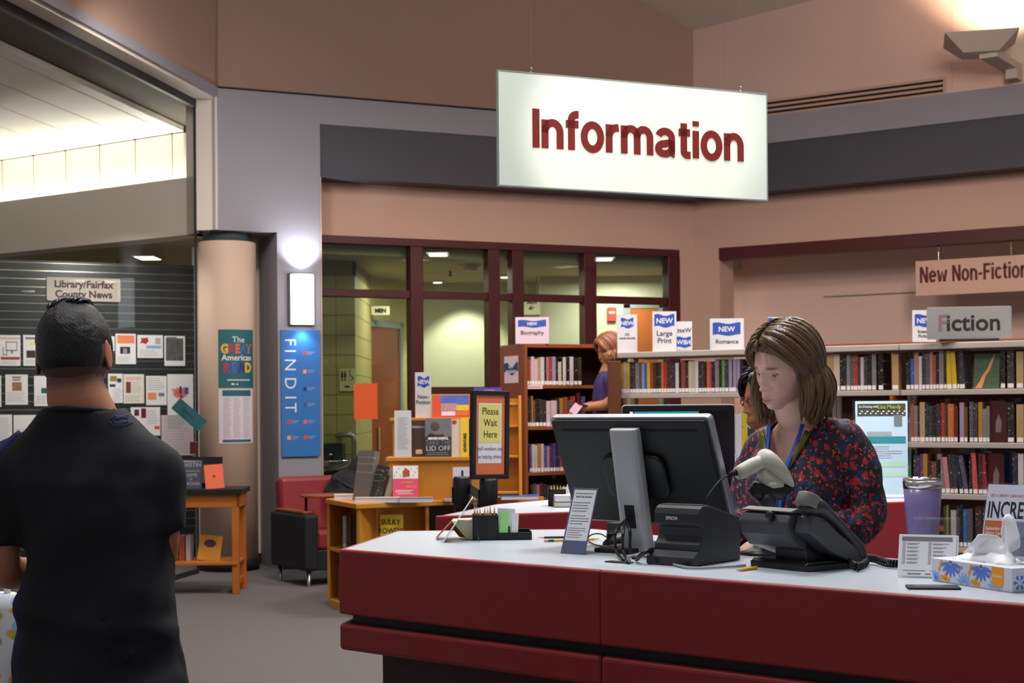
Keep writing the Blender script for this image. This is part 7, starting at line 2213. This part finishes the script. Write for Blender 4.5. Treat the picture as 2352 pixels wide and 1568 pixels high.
# neckline trim and lanyard follow the V
def chest_y(x, z):
    """front of the blouse"""
    t = sst(1.15, 1.25, z); ry = .146 - .05 * sst(1.26, 1.40, z)
    return -.018 - ry * .945 * math.sqrt(max(.05, 1 - (x / .16) ** 2)) - .002
for s in (-1, 1):
    pts = [Vector((s * (.004 + (z - 1.215) * .40), chest_y(s * (z - 1.215) * .40, z), z)) for z in [1.215 + .2 * i / 10 for i in range(10)]]
    MB().tube(pts, .010, 8, flat=.35, up=(0, -1, 0)).build('collar_trim', mat('collar_olive', (96, 90, 26), .35, metal=.3, var=.6, vscale=140), wo, True)
    pts = [Vector((s * (.006 + (z - 1.10) * .155), chest_y(s * .03, min(z, 1.33)) - .006 + .045 * sst(1.30, 1.42, z), z)) for z in [1.10 + .315 * i / 12 for i in range(13)]]
    MB().tube(pts, .0065, 8, flat=.22, up=(0, -1, 0)).build('lanyard_strap', mat('lanyard_blue', (34, 70, 168), .5), wo, True)
MB().box((-.028, chest_y(0, 1.1) - .012, 1.015), (.028, chest_y(0, 1.1) - .009, 1.10)).build('badge', M_signw, wo, bevel=.002)
legs(wo, 0, .84, 0, mat('trousers_dark', (24, 24, 30), .8), M_blackm)

# ---------------------------------------------------------------- the man seen from behind
MX, MY = -.988, 3.6
mn = thing('person', 'man in black t-shirt standing with his back to us', 'person', (MX, MY, 0), math.radians(176))
MR = Matrix.Translation((MX, MY, 0)) @ Matrix.Rotation(math.radians(176), 4, 'Z'); MI = MR.inverted()
hc = MI @ P(171, 812, 3.6)
MH = Matrix.Translation(hc) @ Matrix.Rotation(math.radians(6), 4, 'Z') @ Matrix.Rotation(math.radians(3), 4, 'Y') @ Matrix.Rotation(math.radians(4), 4, 'X') @ Matrix.Diagonal((1.09, 1.04, 1.04, 1))
b = MB()
head_obj(b, MH, nu=80, nv=80, wide=1.02, nape=.16)
nb_ = MI @ P(196, 965, 3.6); nt_ = hc + Vector((0, .022, -.02))
limb(b, [nb_ + Vector((0, 0, -.05)), nb_, (nb_ + nt_) / 2 + Vector((0, .008, -.01)), nt_], [.080, .077, .070, .055], 22)
hb = MB()
# viewer's left arm (local +x), viewer's right arm (local -x)
AL = [(.20, .0, 1.30), (.215, .01, 1.20), (.222, .012, 1.12), (.220, -.03, 1.085), (.21, -.18, 1.07), (.20, -.27, 1.065)]
AR = [(-.155, .01, 1.30), (-.165, .005, 1.20), (-.152, -.03, 1.145), (-.135, -.08, 1.12), (-.10, -.20, 1.13), (-.07, -.28, 1.15)]
for s, A in ((1, AL), (-1, AR)):
    limb(hb, A, [.046, .046, .043, .042, .034, .028] if s > 0 else [.042, .040, .040, .038, .033, .028], 14)
    fw = Vector(A[-1]) - Vector(A[-2])
    hand(hb, A[-1], fw, (-s, 0, .2), (0, 0, -1) if s < 0 else (0, -.2, -1), .75, 1.05)
hm = remesh(hb, .006, 2)
b.add([v.co.copy() for v in hm.vertices], [tuple(p.vertices) for p in hm.polygons])
bo = b.build('body', M_skinm, mn, True)
MHI = MH.inverted()
def mtint(co):
    q = MHI @ co
    if abs(q.x) > .0745 and -.06 < q.z < .05:
        return (1.02, .80, .74)
    if -.105 < q.z < .06 and abs(q.x) < .12 and q.y > -.035:        # cropped hair fading out to the nape
        f = sst(-.100, -.060, q.z)
        f *= sst(-.035, .0, q.y)
        return (1 - .80 * f, 1 - .78 * f, 1 - .74 * f)
    return (1, 1, 1)
tint_attr(bo.data, mtint)
# cropped black hair as an offset of the skull
rr = head_surface(80, 80, face=0, wide=1.02, nape=.16)
c = MB(); keep = []
for r in rr:
    for p in r:
        pass
cap = []
for k, r in enumerate(rr):
    z = r[0].z
    if z < -.066:
        break
    ring = []
    for p in r:
        side = abs(p.x) > .055 and -.02 < p.y < .04
        fade = sst(-.066, -.02, p.z) if not side else sst(.0, .03, p.z)
        frontcut = sst(-.078, -.055, p.y) if p.z < .075 else 1
        o_ = (.0025 + .0075 * sst(-.02, .09, p.z)) * fade * frontcut - (.004 * (1 - fade * frontcut))
        d = p.normalized()
        nz_ = .0016 * noise.noise(Vector((p.x * 90, p.y * 90, p.z * 90))) * sst(-.03, .05, p.z) + .004 * noise.noise(Vector((p.x * 30 + 3, p.y * 12, p.z * 10))) * sst(.04, .11, p.z)
        ring.append(MH @ (p + d * (o_ + nz_)))
    cap.append(ring)
c.rings(cap)
hcap = c.build('hair', mat('hair_black', (20, 18, 18), .36, bump=.5, bscale=420, var=.3, vscale=90, stretch=(1, 1, .2)), mn, True)
# longer tuft combed over the crown
tf = MB(); rg = random.Random(5)
for i in range(90):
    x0 = rg.uniform(-.055, .055); y0 = rg.uniform(-.06, .03)
    pts = []
    for k in range(6):
        t = k / 5
        d = Vector((x0 + .018 * t, y0 + .045 * t - .01, .115)).normalized()
        pts.append(MH @ (Vector((d.x * .084, d.y * .106, d.z * .1215)) + d * (.003 + .006 * math.sin(PI * t))))
    tf.tube(pts, [.003, .005, .0055, .005, .004, .001], 5, flat=.5)
tf.build('hair_tuft', mat('hair_black_gloss', (16, 15, 16), .3, spec=.7), mn, True)
# t-shirt
b = MB()
torso(b, [(-.005, 0, .78, .212, .150), (-.005, 0, .88, .203, .145), (-.010, 0, 1.0, .184, .138), (-.016, 0, 1.12, .170, .136), (-.006, 0, 1.22, .182, .138), (.006, .005, 1.30, .198, .130), (.010, .008, 1.36, .188, .112), (.014, .01, 1.40, .166, .098), (.018, .012, 1.432, .134, .090), (.022, .014, 1.462, .104, .084), (.024, .014, 1.485, .086, .080)])
limb(b, [(.13, .005, 1.372), (.195, .005, 1.338), (.218, .01, 1.25), (.226, .012, 1.148)], [.058, .072, .072, .066], 18)
limb(b, [(-.10, .005, 1.372), (-.150, .005, 1.332), (-.166, .012, 1.26), (-.168, .008, 1.185)], [.055, .064, .060, .055], 18)
me = remesh(b, .011, 5)
for v in me.vertices:
    q = v.co
    f1 = .010 * math.exp(-((q.z - .985 - .16 * q.x) / .028) ** 2) * (1 if q.y > 0 else .3)
    f2 = .008 * math.exp(-((q.z - .925 - .22 * q.x) / .030) ** 2) * (1 if q.y > 0 else .3)
    f3 = .006 * math.sin(q.x * 26 + q.z * 16) * sst(1.28, 1.0, q.z)
    n_ = noise.noise(q * 7) * .012 + noise.noise(q * 18 + Vector((3, 1, 0))) * .004
    v.co += v.normal * (f1 - f2 + f3 + n_)
bm_ = _bm.new(); bm_.from_mesh(me)
def mcut(c):
    if c.z > 1.472 - .03 * (c.y < 0):
        return True
    return False
cut = [f for f in bm_.faces if mcut(f.calc_center_median())]
_bm.ops.delete(bm_, geom=cut, context='FACES'); bm_.to_mesh(me); bm_.free()
M_tee = skinmat('tee_black', (22, 23, 28))
M_tee.node_tree.nodes['Principled BSDF'].inputs['Roughness'].default_value = .8
M_tee.node_tree.nodes['Principled BSDF'].inputs['Subsurface Weight'].default_value = 0
tint_attr(me, lambda q: (1.0, 1.0, 2.6) if (q.x > .150 - .02 * sst(.8, 1.1, q.z) and q.z < 1.08) else (1, 1, 1))
ts = obj('t_shirt', me, M_tee, mn, True)
sd = ts.modifiers.new('solid', 'SOLIDIFY'); sd.thickness = .004; sd.offset = -1
# printed emblem between the shoulders and blue side panels, laid on the cloth
def on_shirt(x, z, off=.004):
    best = None
    hit, loc, nor, idx = ts.ray_cast(Vector((x, .6, z)), Vector((0, -1, 0)))
    return (loc + nor * off) if hit else Vector((x, .14, z))
bpy.context.view_layer.update()
M_tblue = mat('tee_blue', (34, 36, 104), .7)
ex = (MI @ P(262, 966, 3.48))
b = MB()
n = 20
for rx_, rz_, w_ in ((.022, .0125, .0012), (.014, .007, .0016)):
    pts = [on_shirt(ex.x + rx_ * math.cos(2 * PI * i / n), ex.z + rz_ * math.sin(2 * PI * i / n), .003) for i in range(n + 1)]
    b.tube(pts, w_, 6, flat=.4, up=(0, 1, .3))
b.build('emblem_print', M_tblue, mn, True)
path = [on_shirt(.165 + .065 * t, 1.418 - .062 * t, .0) for t in [i / 8 for i in range(9)]]
MB().tube(path, .012, 8, flat=.3, up=(0, 1, .6)).build('blue_panel', M_tblue, mn, True)
pts = [ts.matrix_world.inverted() @ Vector((0, 0, 0))]
hem = [Vector((.023 + .092 * math.cos(2 * PI * i / 30), .014 + .082 * math.sin(2 * PI * i / 30), 1.474 - .016 * (1 - math.sin(2 * PI * i / 30)))) for i in range(31)]
MB().tube(hem, .007, 8).build('collar_band', mat('tee_rib', (26, 27, 33), .8), mn, True)
legs(mn, 0, .86, 0, mat('trousers_charcoal', (30, 31, 36), .8), M_blackm)

# floral cloth bag in the man's hand at the picture edge
def pastel(name):
    m = mat(name, (228, 230, 232), .7)
    nt = m.node_tree; b = nt.nodes['Principled BSDF']
    tc = nt.nodes.new('ShaderNodeTexCoord'); prev = None
    for sc_, off, th, col, lo in ((16, (0, 0, 0), .30, (226, 226, 110), .45), (18, (3, 1, 2), .28, (126, 206, 90), .5), (20, (1, 4, 6), .28, (240, 180, 90), .6), (19, (5, 2, 8), .30, (170, 200, 236), .5), (22, (2, 7, 1), .26, (206, 176, 226), .55)):
        mp = nt.nodes.new('ShaderNodeMapping'); mp.inputs['Location'].default_value = off; nt.links.new(tc.outputs['Object'], mp.inputs['Vector'])
        v = nt.nodes.new('ShaderNodeTexVoronoi'); v.inputs['Scale'].default_value = sc_; nt.links.new(mp.outputs['Vector'], v.inputs['Vector'])
        r = nt.nodes.new('ShaderNodeMapRange'); r.inputs['From Min'].default_value = th; r.inputs['From Max'].default_value = th - .08; nt.links.new(v.outputs['Distance'], r.inputs['Value'])
        pk = nt.nodes.new('ShaderNodeSeparateColor'); nt.links.new(v.outputs['Color'], pk.inputs[0])
        st = nt.nodes.new('ShaderNodeMath'); st.operation = 'GREATER_THAN'; st.inputs[1].default_value = lo; nt.links.new(pk.outputs[0], st.inputs[0])
        ml = nt.nodes.new('ShaderNodeMath'); ml.operation = 'MULTIPLY'; nt.links.new(r.outputs['Result'], ml.inputs[0]); nt.links.new(st.outputs[0], ml.inputs[1])
        mx = nt.nodes.new('ShaderNodeMix'); mx.data_type = 'RGBA'; nt.links.new(ml.outputs[0], mx.inputs[0])
        if prev is None:
            mx.inputs[6].default_value = (lin(230), lin(232), lin(236), 1)
        else:
            nt.links.new(prev, mx.inputs[6])
        mx.inputs[7].default_value = tuple(lin(c) for c in col) + (1,)
        prev = mx.outputs[2]
    nt.links.new(prev, b.inputs['Base Color'])
    return m
pbg = P(-35, 1345, 3.92)
t = thing('cloth_bag', 'white cloth bag with pastel flower print beside the man', 'bag', (pbg.x, pbg.y, pbg.z - .42))
b = MB(); rr = []
for k in range(12):
    s = k / 11
    rr.append([Vector(((.085 + .05 * math.sin(PI * (1 - s) * .8)) * math.cos(a) * (1 + .06 * math.sin(5 * a + 3 * s)), (.05 + .02 * (1 - s)) * math.sin(a), .40 * s)) for a in [2 * PI * i / 32 for i in range(32)]])
b.rings(rr); b.build('bag_body', pastel('floral_cloth'), t, True)
MB().tube([(-.05, 0, .39), (-.02, 0, .47), (.02, -.02, .52), (.05, 0, .47), (.06, 0, .39)], .008, 8).build('handle', M_signw, t, True)

# ---------------------------------------------------------------- the person in purple by the bookcase
PX_ = P(1396, 900, 11.80); FZ = .30
pp = thing('person', 'person in a purple t-shirt reading beside the biography bookcase', 'person', (PX_.x, 11.80, 0), math.radians(-84))
PI_ = (Matrix.Translation((PX_.x, 11.80, 0)) @ Matrix.Rotation(math.radians(-84), 4, 'Z')).inverted()
hc = PI_ @ P(1402, 800, 11.80)
PH = Matrix.Translation(hc) @ Matrix.Rotation(math.radians(22), 4, 'X')
b = MB(); head_obj(b, PH, nu=48, nv=48)
limb(b, [(0, .0, FZ + 1.40), (0, .01, FZ + 1.47), hc + Vector((0, .02, -.06))], [.08, .055, .052], 14)
hb = MB()
el = PI_ @ P(1388, 928, 11.72); hd_ = PI_ @ P(1340, 938, 11.70)
for s in (1, -1):
    e_ = Vector((s * .20, el.y, el.z)); h_ = Vector((s * .08, hd_.y, hd_.z))
    limb(hb, [(s * .185, .0, FZ + 1.36), (s * .20, .02, FZ + 1.26), e_, (e_ + h_) / 2, h_], [.05, .048, .044, .038, .028], 12)
    hand(hb, h_, h_ - e_, (-s, 0, 0), (0, 0, -1), .6)
hm = remesh(hb, .008, 2); b.add([v.co.copy() for v in hm.vertices], [tuple(p.vertices) for p in hm.polygons])
bo = b.build('body', M_skinm, pp, True); tint_attr(bo.data, lambda co: (1, 1, 1))
make_hair(pp, PH, None, FZ + 1.50, hairmat('hair_reddish', (150, 96, 66)), 110, 8, 50, thick=.017)
b = MB()
torso(b, [(0, 0, FZ + .90, .17, .115), (0, 0, FZ + 1.05, .165, .11), (0, -.005, FZ + 1.22, .18, .115), (0, 0, FZ + 1.34, .18, .105), (0, .0, FZ + 1.40, .13, .085), (0, .005, FZ + 1.44, .07, .065)])
for s in (1, -1):
    limb(b, [(s * .12, 0, FZ + 1.375), (s * .18, 0, FZ + 1.36), (s * .20, .02, FZ + 1.26), (s * .20, .0, FZ + 1.17)], [.055, .066, .064, .058], 14)
obj('t_shirt', remesh(b, .014, 4), mat('tee_purple', (58, 48, 96), .8), pp, True)
legs(pp, 0, FZ + .86, 0, mat('trousers_charcoal', (30, 31, 36), .8), M_blackm, FZ)
t = thing('kick_stool', 'round step stool under the person by the bookcase', 'stool', (PX_.x, 11.80, 0))
MB().lathe([(.22, 0), (.21, .10), (.18, .12), (.16, .28)], 28).build('drum', M_dgrey, t, True)
MB().lathe([(.19, .28), (.19, .299)], 28).build('tread', M_blackm, t, True)
ph_ = P(1322, 946, 11.62)
t = thing('leaflet', 'small pink leaflet held in front of the bookcase', 'leaflet', ph_ + Vector((-.02, -.02, 0)), rot=(0, math.radians(38), 0))
MB().box((-.03, 0, -.01), (.03, .004, .07)).build('sheet', mat('leaflet_pink', (236, 190, 214), .6), t)
t = thing('mobile_phone', 'black phone held by the person in purple', 'phone', P(1345, 932, 11.64), rot=(0, math.radians(12), math.radians(10)))
MB().box((-.06, 0, 0), (.06, .04, .010)).build('case', M_blackm, t, bevel=.003)
MB().box((-.055, .004, .010), (.055, .036, .0105)).build('screen', M_dgrey, t)

# ---------------------------------------------------------------- the colleague behind the woman
QX = P(1772, 900, 5.35)
cq = thing('person', 'dark-haired colleague in purple half hidden behind the woman', 'person', (QX.x, 5.42, 0), math.radians(-75))
QI = (Matrix.Translation((QX.x, 5.42, 0)) @ Matrix.Rotation(math.radians(-75), 4, 'Z')).inverted()
hc = QI @ P(1768, 912, 5.36)
QH = Matrix.Translation(hc) @ Matrix.Rotation(math.radians(10), 4, 'X') @ Matrix.Scale(.95, 4)
b = MB(); head_obj(b, QH, nu=60, nv=60)
zs = hc.z - .20
limb(b, [(0, .02, zs - .05), (0, .02, zs + .02), hc + Vector((0, .02, -.06))], [.08, .055, .052], 14)
hb = MB()
for s in (1, -1):
    A = [(s * .17, 0, zs - .06), (s * .20, .02, zs - .18), (s * .215, .0, zs - .30), (s * .12, -.2, zs - .30), (s * .08, -.26, zs - .30)]
    limb(hb, A, [.045, .042, .04, .032, .024], 12); hand(hb, A[-1], Vector(A[-1]) - Vector(A[-2]), (-s, 0, 0), (0, 0, -1), .5)
hm = remesh(hb, .008, 2); b.add([v.co.copy() for v in hm.vertices], [tuple(p.vertices) for p in hm.polygons])
bo = b.build('body', M_skinm, cq, True); tint_attr(bo.data, lambda co: (1, 1, 1))
make_hair(cq, QH, None, hc.z - .05, hairmat('hair_jet', (24, 22, 26)), 120, 12, 58, thick=.015, scale=.97)
gl = MB()
for s in (-1, 1):
    gl.tube([QH @ Vector((s * .031 + .021 * math.cos(a), -.095, .0 + .017 * math.sin(a))) for a in [2 * PI * i / 16 for i in range(17)]], .0018, 6)
gl.tube([QH @ Vector((-.01, -.098, .004)), QH @ Vector((.01, -.098, .004))], .0018, 6)
for s in (-1, 1):
    gl.tube([QH @ Vector((s * .052, -.093, .004)), QH @ Vector((s * .076, -.04, .004)), QH @ Vector((s * .078, .02, -.002))], .0018, 6)
gl.build('glasses', mat('glasses_red', (150, 54, 40), .3), cq, True)
b = MB()
torso(b, [(0, 0, zs - .55, .17, .125), (0, 0, zs - .36, .165, .12), (0, -.01, zs - .2, .175, .125), (0, 0, zs - .08, .175, .11), (0, .01, zs - .02, .12, .085), (0, .015, zs + .02, .07, .065)])
for s in (1, -1):
    limb(b, [(s * .12, 0, zs - .05), (s * .17, 0, zs - .06), (s * .20, .02, zs - .18), (s * .215, .0, zs - .30), (s * .15, -.14, zs - .30)], [.05, .06, .056, .052, .042], 14)
obj('cardigan', remesh(b, .014, 4), mat('cardigan_purple', (70, 44, 108), .8), cq, True)
legs(cq, 0, zs - .60, 0, mat('trousers_charcoal', (30, 31, 36), .8), M_blackm)
